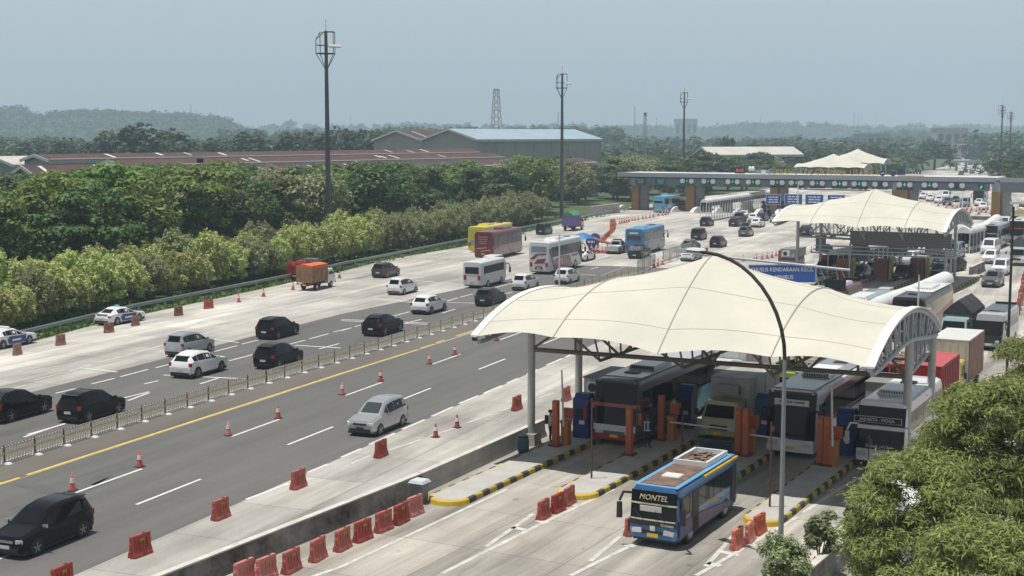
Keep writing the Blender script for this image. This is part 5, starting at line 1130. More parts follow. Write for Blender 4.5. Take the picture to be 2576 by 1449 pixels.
# ================================================================ TOLL ISLANDS AND EQUIPMENT
KYK = M('kerb_yellow_shaded', (.40, .31, .06), .8, 0, (2.5, .3)); KY = M('kerb_yellow', (.58, .40, .035), .7, 0, (2.5, .18)); KB = M('kerb_black', (.06, .057, .05), .85, 0, (2.5, .35)); ITOP = M('island_top', (.40, .39, .365), .85, 0, (.9, .14))  # yellow of the striped kerbs dulled for the canopy shade; noses stay bright
def island(label, w0, w1, u0, u1, h=.24, blk=.62):
    o = thing('toll_island', label, 'toll island', lane((w0 + w1) / 2, u0), -HL, 'toll islands with striped kerbs'); hw = (w1 - w0) / 2; Ln = u1 - u0
    top = [(-hw + .14, hw, h), ] ; n = 10; nose = [(hw * sin(-pi / 2 + pi * i / n), hw - hw * cos(-pi / 2 + pi * i / n)) for i in range(n + 1)]; inn = [(x * .84, hw + (y - hw) * .84) for x, y in nose]
    b = MB(); b.poly([(x, y, h + .004) for x, y in inn] + [(hw * .84, Ln, h + .004), (-hw * .84, Ln, h + .004)]); b.build('paved_top', ITOP, o)
    b = MB(); b.loft([[(x * 1.04, hw + (y - hw) * 1.04, 0), (x, y, h - .05), (x * .95, hw + (y - hw) * .95, h), (xi, yi, h)] for (x, y), (xi, yi) in zip(nose, inn)], False, True, False); b.build('nose_kerb', KY, o)
    for s in (-1, 1):
        n = max(2, int((Ln - hw) / blk)); b = MB(); b.loft([[(s * hw * 1.03, yy, 0), (s * hw, yy, h - .04), (s * hw * .96, yy, h), (s * hw * .84, yy, h)] for yy in (hw + (Ln - hw) * k / n for k in range(n + 1))], False, False, False)
        b.mi = [(k // 3) % 2 for k in range(len(b.mi))]; b.build('striped_kerb', [KB, KYK], o)
    return o
IS = [(-31.3, -29.4, 49.7), (-26.8, -24.85, 53.3), (-22.3, -20.4, 53.4), (-18.0, -16.35, 53.2), (-13.4, -11.8, 53.6)]
for (a, c, u), lb in zip(IS, ('longest toll island with a big yellow nose beside the concrete barrier', 'toll island with striped kerbs between the first coach and the box truck', 'toll island with striped kerbs mostly hidden behind the blue bus', 'toll island with striped kerbs and white nose beside the tall grey lamp post', 'toll island half hidden by the leafy tree beside the white bus')): island(lb, a, c, u, 92)
for k_, (a, c, u) in enumerate([(-47.5, -45.8, 140), (-42.2, -40.6, 138), (-38.0, -36.5, 136.5), (-33.6, -32.2, 134.8), (-29.2, -26.4, 128)]): island('narrow striped toll island under the second canopy, %s from the cones' % nth(k_), a, c, u, 162, .26, .8)
ORG = M('orange_bollard_paint', (.42, .10, .035), .55, 0, (3, .15)); ORY = M('orange_cabinet_paint', (.45, .16, .04), .55, 0, (3, .15)); KBL = M('kiosk_blue', (.012, .045, .19), .45, 0, (1.5, .15)); BARW = M('barrier_arm', (.6, .58, .55), .5, 0, (3, .15))
def bollard(label, q, h=2.35):
    p = at(*q) if len(q) == 2 else q; o = thing('orange_bollard', label, 'bollard', (p.x, p.y, .24), -HL, 'orange posts on the toll islands'); b = MB(); b.box((0, 0, h / 2), (.3, .3, h), .95, .95); b.build('post', ORG, o); b = MB(); b.box((0, 0, .04), (.6, .6, .08)); b.build('base_plate', RUST, o); b = MB(); b.box((0, -.16, h - .25), (.2, .02, .2)); b.build('reflector', ORY, o); return o
for q, lb in (((1398, 1133), 'orange post beside the guard with the rucksack on the longest island'), ((1583, 1156), 'orange post nearest the nose of the island between coach and box truck'), ((1663, 1118), 'orange post behind the worker in the blue and white vest'), ((1857, 1152), 'orange post, first of the pair left of the blue kiosk behind the blue bus'), ((1875, 1158), 'orange post, second of the pair by the blue kiosk behind the blue bus'), ((2063, 1180), 'orange post on the fourth island, the slimmer one by the raised arm'), ((2079, 1183), 'orange post on the fourth island beside the barrier cabinet')): bollard(lb, q)
def gatemachine(label, q, up, ln=3.2, side=1):
    p = at(*q); o = thing('barrier_gate', label, 'barrier gate', (p.x, p.y, .24), -HL, 'barrier gates of the toll lanes'); b = MB(); b.box((0, 0, .58), (.38, .45, 1.16)); b.box((0, -.02, 1.22), (.44, .5, .14)); b.build('cabinet', ORY, o); b = MB()
    e = Vector((-.12, -.3, 3.9)) if up else Vector((side * ln, -.3, .95)); b.tube((0, -.3, 1.0), e, .06, .045, 8); b.build('arm', BARW, o); b = MB(); b.box((.06, .2, 1.6), (.5, .2, .55)); b.build('sign_plate', ORG, o); return o
gatemachine('orange barrier gate with its arm raised beside the guard with the rucksack', (1424, 1130), True); gatemachine('orange barrier gate with its arm lowered in front of the box truck', (1690, 1118), False, 3.3); gatemachine('orange barrier gate with its arm lowered in front of the dark coach', (1889, 1152), False, 2.0); gatemachine('orange barrier gate with its arm raised beside the white bus', (2097, 1184), True)
def kiosk(label, q):
    p = at(*q); o = thing('toll_kiosk', label, 'ticket machine', (p.x, p.y, .24), -HL, 'blue ticket kiosks'); b = MB(); b.box((0, .3, 1.05), (.85, .9, 2.1)); b.box((0, .38, 2.2), (.85, .75, .22), .95, .6); b.build('cabinet', KBL, o); b = MB(); b.box((.0, -.17, 1.35), (.5, .04, .4)); b.build('screen', BLK, o); b = MB(); b.box((.1, -.17, .85), (.3, .04, .2)); b.build('label_plate', DISC, o); return o
for q, lb in (((1462, 1112), 'blue kiosk behind the worker in the orange vest under the air conditioner'), ((1722, 1086), 'blue kiosk left of the box truck cab'), ((1919, 1112), 'blue kiosk between the box truck and the dark coach'), ((2125, 1157), 'blue kiosk between the dark coach and the white bus')): kiosk(lb, q)
BTH = M('booth_grey', (.40, .40, .385), .6, 0, (.8, .12))
def booth(label, p, rz=-HL, h=2.75, ln=3.4, ac=True):
    o = thing('toll_booth', label, 'toll booth', (p.x, p.y, .24), rz, 'grey toll booths with air conditioners'); b = MB(); b.box((0, 0, .6), (1.5, ln, 1.2)); b.build('lower_wall', KBL if h > 2.7 else BTH, o); b = MB(); b.box((0, 0, 1.55), (1.42, ln - .1, .75)); b.build('window', BOOTH, o); b = MB(); b.box((0, 0, h - .45), (1.7, ln + .3, .9)); b.build('upper_wall', BTH, o); b = MB(); b.box((0, 0, h + .04), (1.8, ln + .4, .08)); b.build('roof', M('booth_roof', (.2, .2, .195), .7), o)
    if not ac: return o
    b = MB(); b.box((-.1, -ln / 2 - .33, h - .42), (.85, .36, .62)); a = b.build('air_conditioner', WHT, o); b = MB(); b.lathe([(.24, 0), (.24, .03)], 12); k = b.build('fan_grille', BLK, a); k.location = (-.2, -ln / 2 - .52, h - .42); k.rotation_euler = (pi / 2, 0, 0); return o
booth('grey toll booth with a white air conditioner beside the first coach', lane(-30.35, 68.0)); booth('grey toll booth behind the blue kiosk left of the box truck', lane(-25.9, 76), -HL, 2.3, 3, False); booth('grey toll booth behind the box truck and the dark coach', lane(-21.4, 77), -HL, 2.3, 3, False); booth('grey toll booth between the dark coach and the white bus', lane(-17.2, 76), -HL, 2.3, 3, False)
booth('grey toll booth with an air conditioner between the cones and the second canopy column', at(1995, 683), -HL, 2.5, 4.2)
o = thing('equipment_cabin', 'pale flat-roofed cabin half hidden in the leafy tree in front of the white bus', 'cabin', at_depth(2300, 50.5), -HL); b = MB(); b.box((0, 0, 1.2), (2.6, 3.2, 2.4)); b.build('wall', BTH, o); b = MB(); b.box((0, 0, 2.5), (2.9, 3.6, .2)); b.build('roof', WHT, o)
# machines of the second plaza
BRK = M('brown_red_cabinet', (.22, .07, .04), .6, 0, (1, .2)); MUST = M('mustard_fin', (.35, .27, .04), .6, 0, (1, .15))
for k_, (x, y) in enumerate([(1975, 682), (2122, 707), (2216, 706), (2308, 704)]):
    p = at(x, y); o = thing('lane_cabinet', 'brown-red lane cabinet with a mustard fin under the second canopy, %s from the cones' % nth(k_), 'ticket machine', (p.x, p.y, .25), -HL, 'lane cabinets under the second canopy'); b = MB(); b.box((0, 0, 1.1), (1.5, .9, 2.2)); b.build('cabinet', BRK, o); b = MB(); b.box((1.05, .2, 1.15), (.3, 1.3, 2.5), 1, .5); b.build('fin', MUST, o)
for k_, (x, y, w_, h_, rnd) in enumerate([(2063, 690, 1.05, 1.9, 0), (2080, 692, .9, .9, 1), (2155, 697, 1.05, 1.9, 0), (2173, 693, .9, .9, 1), (2246, 694, 1.05, 2.0, 0), (2338, 694, 1.05, 2.0, 0), (2262, 693, 1.0, .9, 1), (2355, 690, .9, .9, 1)]):
    p = at(x, y); o = thing('lane_sign', '%s grey lane sign on a post under the second canopy, %s from the cones' % ('round' if rnd else 'upright', nth(k_)), 'road sign', (p.x, p.y, 0), -HL * .5, 'grey lane signs under the second canopy'); b = MB(); b.tube((0, 0, 0), (0, 0, 3.6), .05, n=6); b.build('post', GPIL, o); b = MB()
    if rnd: b.lathe([(.62, 0), (.62, .06)], 16); q = b.build('sign_disc', M('sign_back_grey', (.2, .205, .2), .6), o); q.location = (0, -.06, 3.0); q.rotation_euler = (pi / 2, 0, 0)
    else: b.box((0, -.08, 3.6), (w_ * 1.1, .06, h_)); b.build('sign_plate', M('sign_back_grey', (.2, .205, .2), .6), o)
# blue overhead sign
p = at(2140, 763); P0 = p; zt = height_at(p, 655); o = thing('overhead_sign', 'blue overhead sign reading KENDARAAN KECIL on a long pipe arm', 'road sign', p, 0); hb = height_at(p, 680)
A = Vector((0, 0, hb)); px0 = at(1742, 700); Bp = None
dv = Vector((-.905, .425, 0)); best = None
for L_ in range(40, 300): 
    q = P0 + dv * (L_ * .1)
    if seen((q.x, q.y, hb + .9))[0] < 1744: break
Lb = L_ * .1; E_ = dv * Lb
b = MB(); b.tube((0, 0, 0), (0, 0, zt), .2, .17, 10); b.build('post', M('dark_gantry_post', (.06, .065, .07), .5, .2), o)
b = MB(); b.tube((0, 0, hb), E_ + Vector((0, 0, hb + 1.0)), .13, n=8); b.tube((0, 0, hb - 1.9), dv * 3.4 + Vector((0, 0, hb - 1.65)), .08, n=6)
for i in range(4): b.tube(dv * (i * 1.0) + Vector((0, 0, hb - 1.85)), dv * (i * 1.0 + (.5 if i % 2 else 1)) + Vector((0, 0, hb)), .045, n=5)
b.build('pipe_arm', STEELW, o)
ya = atan2(dv.y, dv.x) + pi; sw = 6.6; c = dv * 6.7 + Vector((0, 0, hb - .62)); tl = -.045
b = MB(); b.box((0, 0, 0), (sw, .12, 1.75)); s_ = b.build('board', BLUE, o); s_.location = c; s_.rotation_euler = (0, -tl * -1, ya)
b = MB(); b.path([(-sw / 2, -.03, -.87), (sw / 2, -.03, -.87), (sw / 2, -.03, .87), (-sw / 2, -.03, .87), (-sw / 2, -.03, -.87)], .05, 4); b.build('border_frame', DISC, s_)
text('lettering', 'KHUSUS KENDARAAN KECIL', .56, DISC, s_, (0, -.075, .4), (pi / 2, 0, 0), .01, sx=.86); text('lettering', 'MINIBUS', .56, DISC, s_, (.2, -.075, -.35), (pi / 2, 0, 0), .01, sx=.86)
# ---------------------------------------------------------------- white vaulted walkway covers
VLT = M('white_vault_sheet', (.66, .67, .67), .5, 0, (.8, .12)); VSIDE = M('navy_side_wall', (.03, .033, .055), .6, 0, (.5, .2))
def vault(label, pts, r, zr, side=1.6):
    """pts: (column,row) of the crown line seen at height zr"""
    P = [at(x, y, zr) for x, y in pts]; o = thing('vaulted_cover', label, 'covered walkway', (P[0].x, P[0].y, 0), 0, 'white vaulted covers over the underpass stairs'); Q = [p - Vector((P[0].x, P[0].y, 0)) for p in P]
    dirs = []
    for i in range(len(Q)): d = Q[min(i + 1, len(Q) - 1)] - Q[max(i - 1, 0)]; d.z = 0; dirs.append(d.normalized())
    b = MB(); rg = []
    for i in range(len(Q) - 1):
        n = 8
        for k in range(n + (1 if i == len(Q) - 2 else 0)):
            q = Q[i].lerp(Q[i + 1], k / n); d = dirs[i].lerp(dirs[i + 1], k / n); s = Vector((d.y, -d.x, 0)).normalized(); rr = r * (1.0 + (.04 if k % 2 else 0)); rg.append([tuple(q + s * rr * cos(a) + Vector((0, 0, rr * (sin(a) - 1)))) for a in [pi * j / 10 for j in range(11)]])
    b.loft(rg, True, True, True); b.build('vault_roof', VLT, o)
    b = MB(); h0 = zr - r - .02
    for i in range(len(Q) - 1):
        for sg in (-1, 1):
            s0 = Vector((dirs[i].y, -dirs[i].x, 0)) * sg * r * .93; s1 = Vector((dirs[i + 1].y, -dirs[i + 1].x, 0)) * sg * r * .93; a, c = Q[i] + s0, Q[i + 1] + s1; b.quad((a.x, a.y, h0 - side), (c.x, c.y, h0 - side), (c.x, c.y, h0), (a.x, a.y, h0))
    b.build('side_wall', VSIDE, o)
    b = MB()
    for i in range(len(Q) - 1):
        n = max(2, int((Q[i + 1] - Q[i]).length / 1.6))
        for k in range(n):
            q = Q[i].lerp(Q[i + 1], k / n)
            for sg in (-1, 1): s = Vector((dirs[i].y, -dirs[i].x, 0)) * sg * r * .97; b.box((q.x + s.x, q.y + s.y, h0 / 2), (.09, .09, h0))
    for i in range(len(Q) - 1):
        for sg in (-1, 1):
            for z in (.5, h0 - .05): a = Q[i] + Vector((dirs[i].y, -dirs[i].x, 0)) * sg * r * .97; c = Q[i + 1] + Vector((dirs[i + 1].y, -dirs[i + 1].x, 0)) * sg * r * .97; b.tube((a.x, a.y, z), (c.x, c.y, z), .05, n=5)
    b.build('railing_lattice', WHT, o); return o
vault('long white vaulted cover between the two large canopies', [(2170, 758), (2300, 716), (2378, 683)], .82, 3.4, 1.3)
vault('white vaulted cover with dark side walls beside the second canopy queue', [(2096, 628), (2234, 603), (2300, 592)], .6, 3.3, 1.2)
vault('white vaulted cover over the walkway behind the gate booths', [(1770, 501), (1850, 490), (1937, 478)], .6, 4.2, .8)
vault('bent white vaulted cover beside the second canopy end arch', [(2425, 571), (2478, 560), (2508, 539)], .85, 3.6, 1.8)
# bins, barrel
BINB = M('bin_blue', (.05, .10, .16), .6, 0, (2, .2)); p = at(1056, 1264); o = thing('rubbish_bin', 'blue-grey wheeled bin with a pale lid beside the yellow island nose', 'bin', p, -HL); b = MB(); b.box((0, 0, .45), (.5, .5, .9), 1.2, 1.2); b.build('bin_body', M('bin_grey', (.16, .18, .18), .6, 0, (2, .2)), o); b = MB(); b.box((0, 0, .97), (.78, .72, .12), .8, .8); b.build('lid', M('bin_lid', (.5, .55, .58), .5), o)
p = at(1316, 1139); o = thing('plastic_drum', 'blue plastic drum against the grey concrete barrier', 'drum', p); b = MB(); b.lathe([(.02, 0), (.26, 0), (.3, .25), (.3, .6), (.26, .82), (.02, .84)], 14); b.build('drum_body', BINB, o); b = MB(); b.lathe([(.27, .8), (.27, .86), (.02, .87)], 14); b.build('lid', BLK, o)
# fence of tall red barriers far right is with the water barriers
# ================================================================ CONES AND PLASTIC BARRIERS
CRED = M('cone_red', (.62, .065, .04), .5, 0, (3, .15), vary=.2); CWH = M('cone_band', (.7, .7, .68), .5); CBASE = M('cone_base', (.03, .03, .03), .8); COLD = M('cone_faded', (.36, .07, .04), .6, 0, (4, .25))
def cone_make(mt):
    def f(label):
        o = thing('traffic_cone', label, 'traffic cone', (0, 0, 0), 0, 'traffic cones'); b = MB(); b.lathe([(.17, .05), (.05, .85), (.035, .86), (.0, .86)], 14); b.build('cone_body', mt, o); b = MB(); b.lathe([(.128, .42), (.095, .64)], 14); q = b.build('white_band', CWH, o); b = MB(); b.box((0, 0, .03), (.44, .44, .06), .9, .9); b.build('base', CBASE, o)
        for v in q.data.vertices: v.co.x *= 1.06; v.co.y *= 1.06
        return o
    return Once(f)
_c1, _c2 = cone_make(CRED), cone_make(COLD)
def cone(p, r, l, g_=None, s_=1.0): return _c1(p, r, l, g_, s_ * .87)
def cone_old(p, r, l): return _c2(p, r, l, None, .87)
for i, q in enumerate([(183, 1235), (352, 1175), (575, 1096), (700, 1053), (861.5, 993), (958, 959), (1080.5, 916), (1144.5, 893.5), (1249, 857)]): cone(at(*q), i, 'red and white cone on the dashed asphalt line, %s from the near end' % nth(i), None, 1.06)
for q, lb in (((1096, 1100), 'faded dark orange cone on the concrete shoulder, nearer the camera'), ((1150, 1076), 'faded dark orange cone on the concrete shoulder, further one of the pair')): cone_old(at(*q), 1, lb)
for i, q in enumerate([(600.7, 760), (663, 745.7), (737, 729), (854, 699.7)]): cone(at(*q), i, 'red cone along the guard rail side, %s counted from the police cars' % nth(i), None, 1.1)
for i, q in enumerate([(1645, 673), (1655, 670), (1666, 666)]): cone(at(*q), i, 'red cone in the gap of the mesh panels, %s towards the police car' % nth(i), None, 1.3)
for i, q in enumerate([(1869, 656.7), (1896.5, 656.7), (1903, 655), (1917, 652.5), (1930, 650), (1942, 648), (1952, 643.7), (1962, 641), (1976, 637.5), (1998, 638), (2041, 635), (2080, 628)]): cone(at(*q), i, 'red cone before the second canopy booth, %s along the curved line' % nth(i), None, 1.15)
C1 = [(1680, 539), (1673.6, 540.5), (1666, 542.4), (1655.8, 543.6), (1644, 546), (1634.5, 548), (1625, 549.8), (1617, 551), (1605, 554), (1597, 555), (1590, 556), (1582, 558.5), (1576, 559.7), (1570, 561), (1564, 562), (1557.8, 563.6), (1548.6, 566)]
for i, q in enumerate(C1): cone(at(*q), i, 'small red cone in the long line to the gate, %s counted from the gate' % nth(i), None, 1.35)
for i, q in enumerate([(2275, 486), (2284, 489), (2292, 491), (2300, 494), (2308, 497), (2316, 500), (2324, 503), (2332, 506), (2342, 509), (2352, 511), (2362, 513.5), (2373, 516), (2384, 518.5), (2396, 521), (2408, 523.5), (2420, 526), (2432, 528.5), (2444, 530), (2456, 532), (2468, 534), (2480, 536), (2492, 538), (2360, 519), (2380, 524), (2402, 529), (2440, 536), (2462, 540)]): cone(at(*q), i, 'tiny red cone in the curved lines under the gate, %s from the far end' % nth(i), None, 1.5)
for i, q in enumerate([(1495, 638), (1505, 637), (1515, 636.5), (1528, 633), (1503, 632), (1488, 632), (1522, 637.5)]): cone(at(*q), i, 'red cone crowded round the police checkpoint boards, %s of the cluster' % nth(i), None, 1.3)
WRED = M('barrier_red', (.46, .05, .025), .55, 0, (2.5, .25), vary=.28); WOLD = M('barrier_faded', (.30, .115, .085), .75, 0, (2.5, .3), vary=.25); WOR = M('barrier_orange', (.62, .11, .04), .55, 0, (2.5, .2), vary=.22); MARK = M('barrier_mark', (.42, .28, .03), .6)
def wb_make(mt):
    def f(label):
        o = thing('water_barrier', label, 'plastic barrier', (0, 0, 0), 0, 'red plastic barriers'); b = MB(); Lh = .6
        pr = lambda y, k: [(-.24 * k, y, 0), (-.24 * k, y, .12), (-.11, y, .42), (-.09, y, .92), (.09, y, .92), (.11, y, .42), (.24 * k, y, .12), (.24 * k, y, 0)]
        b.loft([pr(-Lh, .9), pr(-Lh + .1, 1), pr(-.12, 1), pr(-.1, 1), pr(.1, 1), pr(Lh - .1, 1), pr(Lh, .9)]); b.box((0, 0, .96), (.2, 1.22, .1), .8, .97)
        for s in (-1, 1):
            for y in (-.36, -.12, .12, .36): b.box((s * .115, y, .6), (.05, .07, .42))
            b.box((0, s * (Lh + .03), .62), (.12, .08, .1)); b.box((0, s * (Lh + .03), .3), (.14, .08, .1))
        b.build('barrier_body', mt, o)
        b = MB()
        for s in (-1, 1):
            for i in range(4): b.box((s * .146, -.12 + i * .08, .78), (.006, .05, .14), rx=.5)
        b.build('chevron_marking', MARK, o); b = MB(); b.box((0, .25, 1.015), (.08, .12, .03)); b.build('filler_cap', BLK, o); return o
    return Once(f)
_w = [wb_make(m_) for m_ in (WRED, WOLD, WOR)]
RJ = random.Random(77)
def sized(f): return lambda p, r, l, g_=None, s_=1.0: f(p + Vector((RJ.uniform(-.06, .06), RJ.uniform(-.06, .06), 0)), r + RJ.uniform(-.1, .1), l, g_, tuple(.74 * k for k in s_) if isinstance(s_, tuple) else .74 * s_)
wb, wbo, wbr = [sized(f) for f in _w]
for i, q in enumerate([(155, 1480), (351.7, 1396), (555, 1304), (750, 1227), (961, 1149), (1298.7, 1031), (1426, 1007)]): wb(at(*q), -HM - (.1 if i % 2 else -.06), 'red plastic barrier on the concrete shoulder, %s from the near end' % nth(i), None, (1.12,) * 3)
for i, q in enumerate([(612, 1466), (673, 1454), (733, 1437), (803, 1408), (860, 1382), (916, 1359), (963, 1335), (1009, 1316), (1046, 1296)]): wb(at(*q), -HL + .05, 'red plastic barrier in the row along the stained wall, %s from the near end' % nth(i), None, (1.1,) * 3)
for i, q in enumerate([(1365, 1304), (1400, 1287), (1432, 1269)]): wb(at(*q), -HL, 'red plastic barrier before the second island nose, %s of three' % nth(i), None, (1.05,) * 3)
wb(at(1590, 1345), -HL, 'red plastic barrier standing alone beside the blue bus front')
for i, q in enumerate([(1854, 1377), (1881, 1360), (1907, 1342)]): wbr(at(*q), -HL, 'bright orange plastic barrier before the island by the lamp post, %s of three' % nth(i), None, (1.05,) * 3)
for i, q in enumerate([(2096, 1412), (2046, 1458)]): wbr(at(*q), -HL, 'orange plastic barrier beside the dark low wall, %s from the trees' % nth(i))
for i, q in enumerate([(41.7, 893), (153, 868), (273, 837), (343, 819), (450.7, 794)]): wbo(at(*q), -radians(20 + (i * 37 % 25)), 'faded brown-red plastic barrier near the police cars, %s from the near end' % nth(i), None, (1.0, .9, 1.1))
wb(at(524, 776), -radians(35), 'bright red plastic barrier beyond the faded ones near the guard rail', None, 1.1)
wb(at(1771, 641), -radians(60), 'red plastic barrier beside the police car at the mesh panels', None, 1.2)
for i in range(9):
    q = [(2560, 792), (2563, 780), (2566, 768), (2568, 757), (2570, 746), (2572, 735), (2574, 725), (2576, 716), (2578, 707)][i]; wb(at(*q), -HL, 'tall red plastic barrier along the far exit lane, %s from the trees' % nth(i), None, (1.2, 1.3, 1.6))
for i in range(13):
    t = i / 12; q = (1515 + (1541 - 1515) * min(1, t * 1.7), 611 - 28 * min(1, t * 1.7)) if t < .59 else (1541.5, 583 - 20 * (t - .59) / .41); wbr(at(*q), -radians(20 if t < .6 else 60), 'red plastic barrier in the bent chain beyond the checkpoint, %s from the checkpoint' % nth(i), None, 1.15)
# police checkpoint boards
p = at(1512, 633); o = thing('checkpoint_tent', 'small brown-red sloped shelter at the police checkpoint', 'shelter', p, -.3); b = MB(); b.add([(-1.4, -1, 2.0), (1.2, -1, 1.2), (1.2, 1, 1.2), (-1.4, 1, 2.0), (-1.4, -1, 1.9), (1.2, -1, 1.1), (1.2, 1, 1.1), (-1.4, 1, 1.9)], [(0, 1, 2, 3), (7, 6, 5, 4), (0, 4, 5, 1), (1, 5, 6, 2), (2, 6, 7, 3), (3, 7, 4, 0)]); b.build('roof', BRK, o)
for x, y in ((-1.3, -.9), (-1.3, .9), (1.1, -.9), (1.1, .9)): b = MB(); b.box((x, y, .75 + (.2 if x < 0 else 0)), (.08, .08, 1.5 + (.4 if x < 0 else -.4))); b.build('leg', RUST, o)
for i, (q, lb) in enumerate((((1488, 630), 'blue and white round-topped notice board at the police checkpoint'), ((1497, 622), 'blue and white notice board behind the round-topped one at the checkpoint'))):
    o = thing('notice_board', lb, 'notice board', at(*q), -.35); b = MB(); b.lathe([(.85, 0), (.85, .08)], 14); k = b.build('board', M('checkpoint_blue', (.03, .08, .36), .5), o); k.location = (0, 0, 1.2); k.rotation_euler = (pi / 2, 0, 0); b = MB(); b.box((0, -.1, 1.2), (1.0, .04, .3)); b.build('white_marking', DISC, o)
    for s in (-1, 1): b = MB(); b.box((s * .4, .2, .4), (.06, .5, .8), rx=.3); b.build('leg', RUST, o)
o = thing('blue_umbrella', 'blue parasol above the white car behind the white and red coach', 'parasol', at(1466, 638), 0); b = MB(); b.lathe([(1.5, 2.1), (1.1, 2.5), (.4, 2.8), (.02, 2.85)], 12); b.build('canopy_cloth', M('umbrella_blue', (.03, .16, .4), .6), o); b = MB(); b.tube((0, 0, 0), (0, 0, 2.6), .03); b.build('shaft', BLK, o)

# ================================================================ VEHICLES
A_, B_, T_ = 21.5, 202.2, 208.3
G1 = 'cars leaving the toll gate side'
# --- left carriageway, driving away
CARS1 = [('suv', 'black', -66, 139, 1064, A_, 'black estate car with roof rails cut by the picture edge, next to the fence', 0), ('mpv', 'black', 146.7, 311, 1064, A_, 'black people carrier with a chrome tailgate bar beside the barred fence', 0),
 ('mpv', 'silver', 423, 530, 897, A_, 'silver people carrier just ahead of the white crossover', 0), ('suv', 'white', 432, 565, 951, A_, 'white crossover with red tail lamps driving away on the asphalt', 0),
 ('mpv', 'black', 641.7, 754, 853, A_, 'black minivan with an amber indicator lit on the concrete lane edge', 0), ('mpv', 'black', 637, 763, 928, A_, 'black minivan close to the barred fence, behind the white crossover', 0),
 ('suv', 'black', 914.7, 1010, 845, A_, 'black crossover with glowing red tail lamps in mid asphalt', 0), ('suv', 'white', 1035, 1123, 790, A_, 'white crossover with dark rear glass behind the black people carrier', 0),
 ('mpv', 'white', 977, 1048, 741, A_, 'white people carrier with dark tailgate panel on the concrete lanes', 0), ('mpv', 'brown', 939.7, 1001.3, 698, A_, 'dark brown people carrier furthest left of the mid-road group', 0),
 ('mpv', 'charcoal', 1194.7, 1273, 770, A_, 'charcoal people carrier below the white minibus', 0), ('mpv', 'white', 1285, 1358, 730, A_, 'white people carrier behind the white and red coach', 0), ('mpv', 'white', 1396, 1457.7, 713.7, A_, 'white people carrier at the foot of the white fence pole', 0),
 ('sedan', 'white', 1450, 1489.7, 657, A_, 'white saloon ahead of the white and red coach', 1), ('boxvan', 'charcoal', 1351, 1387, 590, 20, 'small dark boxy van near the guard rail ahead of the maroon coach', 1), ('boxvan', 'white', 1219.7, 1267, 681, A_, 'white boxy van half hidden behind the white minibus', 1)]
for k, c, x0, x1, yb, h, lb, d in CARS1: car(k, c, x0, x1, yb, h, lb, 'vehicles driving away on the outer carriageway', d)
FARC = [('mpv', 'charcoal', 1766.7, 1790, 568.6, 'dark people carrier nearing the gate islands behind the blue coach'), ('suv', 'charcoal', 1837.5, 1865, 569.5, 'dark car with a white plate in the middle of the gate lanes'), ('suv', 'white', 1891.7, 1920.8, 571.5, 'white car nearing the gate, in front of the other white one'), ('mpv', 'grey', 1859, 1895, 594.8, 'grey car with a load on its roof rack nearing the gate'),
 ('boxvan', 'charcoal', 1741.6, 1775, 603.6, 'tall dark car with a bright rear lamp in mid plaza'), ('suv', 'grey', 1714, 1761.7, 632, 'grey people carrier in front of the police car by the mesh panels'), ('mpv', 'charcoal', 1786, 1828, 622, 'dark hatchback alone in mid plaza'), ('sedan', 'white', 1861.7, 1888.3, 547.8, 'white saloon queuing at the gate booths'), ('suv', 'white', 1887.5, 1910, 558, 'white car queuing at the gate behind another white one'), ('suv', 'charcoal', 1908, 1926, 556, 'dark car queuing at the gate beside the white one'),
 ('boxvan', 'black', 1923, 1947, 549.5, 'black jeep-like car queuing at the gate booths'), ('sedan', 'silver', 1944, 1963, 559, 'silver car queuing at the gate beside the second canopy tip'), ('pickup', 'charcoal', 1848, 1871, 559, 'dark pickup queuing at the gate behind the white saloon'), ('suv', 'charcoal', 2011.5, 2047, 592, 'dark car passing behind the second canopy columns')]
for k, c, x0, x1, yb, lb in FARC: car(k, c, x0, x1, yb, 22.5, lb, 'vehicles nearing the toll gate', 1)
# --- police cars
PB = M('police_blue', (.03, .05, .22), .4)
def police(x0, x1, yb, h, lb, bar):
    p = settle(x0, x1, yb, 4.65, 1.8, 1.45, h); o, _ = make_car('sedan', 'white', 0); o.location = p; o.rotation_euler = (0, 0, -radians(h)); o['label'] = lb; o.name = 'police_car'; o['group'] = 'white and blue police cars'
    for s in (-1, 1): b = MB(); b.add([(s * .93, y, z) for y, z in ((1.05, .82), (.95, .3), (-.75, .3), (-.95, .6), (-.7, .86))], [(0, 1, 2, 3, 4) if s < 0 else (4, 3, 2, 1, 0)]); b.build('blue_door_panel', PB, o); b = MB(); b.box((s * .94, 0, .56), (.02, .9, .14)); b.build('white_stripe', DISC, o)
    b = MB(); b.box((0, -2.05, .96), (1.1, .45, .02), rx=.1); b.build('blue_boot_panel', PB, o); b = MB(); b.box((0, -.35, 1.52), (1.1 if bar else .4, .22, .1), .9, .8); b.build('light_bar', DISC if bar else M('light_bar_blue', (.05, .42, .46), .3, emit=.4), o)
    return o
police(-68, 101, 879, 23, 'white and blue police saloon with a pale light bar at the picture edge', True); police(245, 357, 818, 25, 'white and blue police saloon with a turquoise lit roof light beside the guard rail', False); police(1715, 1763, 656.7, 24, 'white and blue police saloon beside the mesh panels and the red barrier', True)
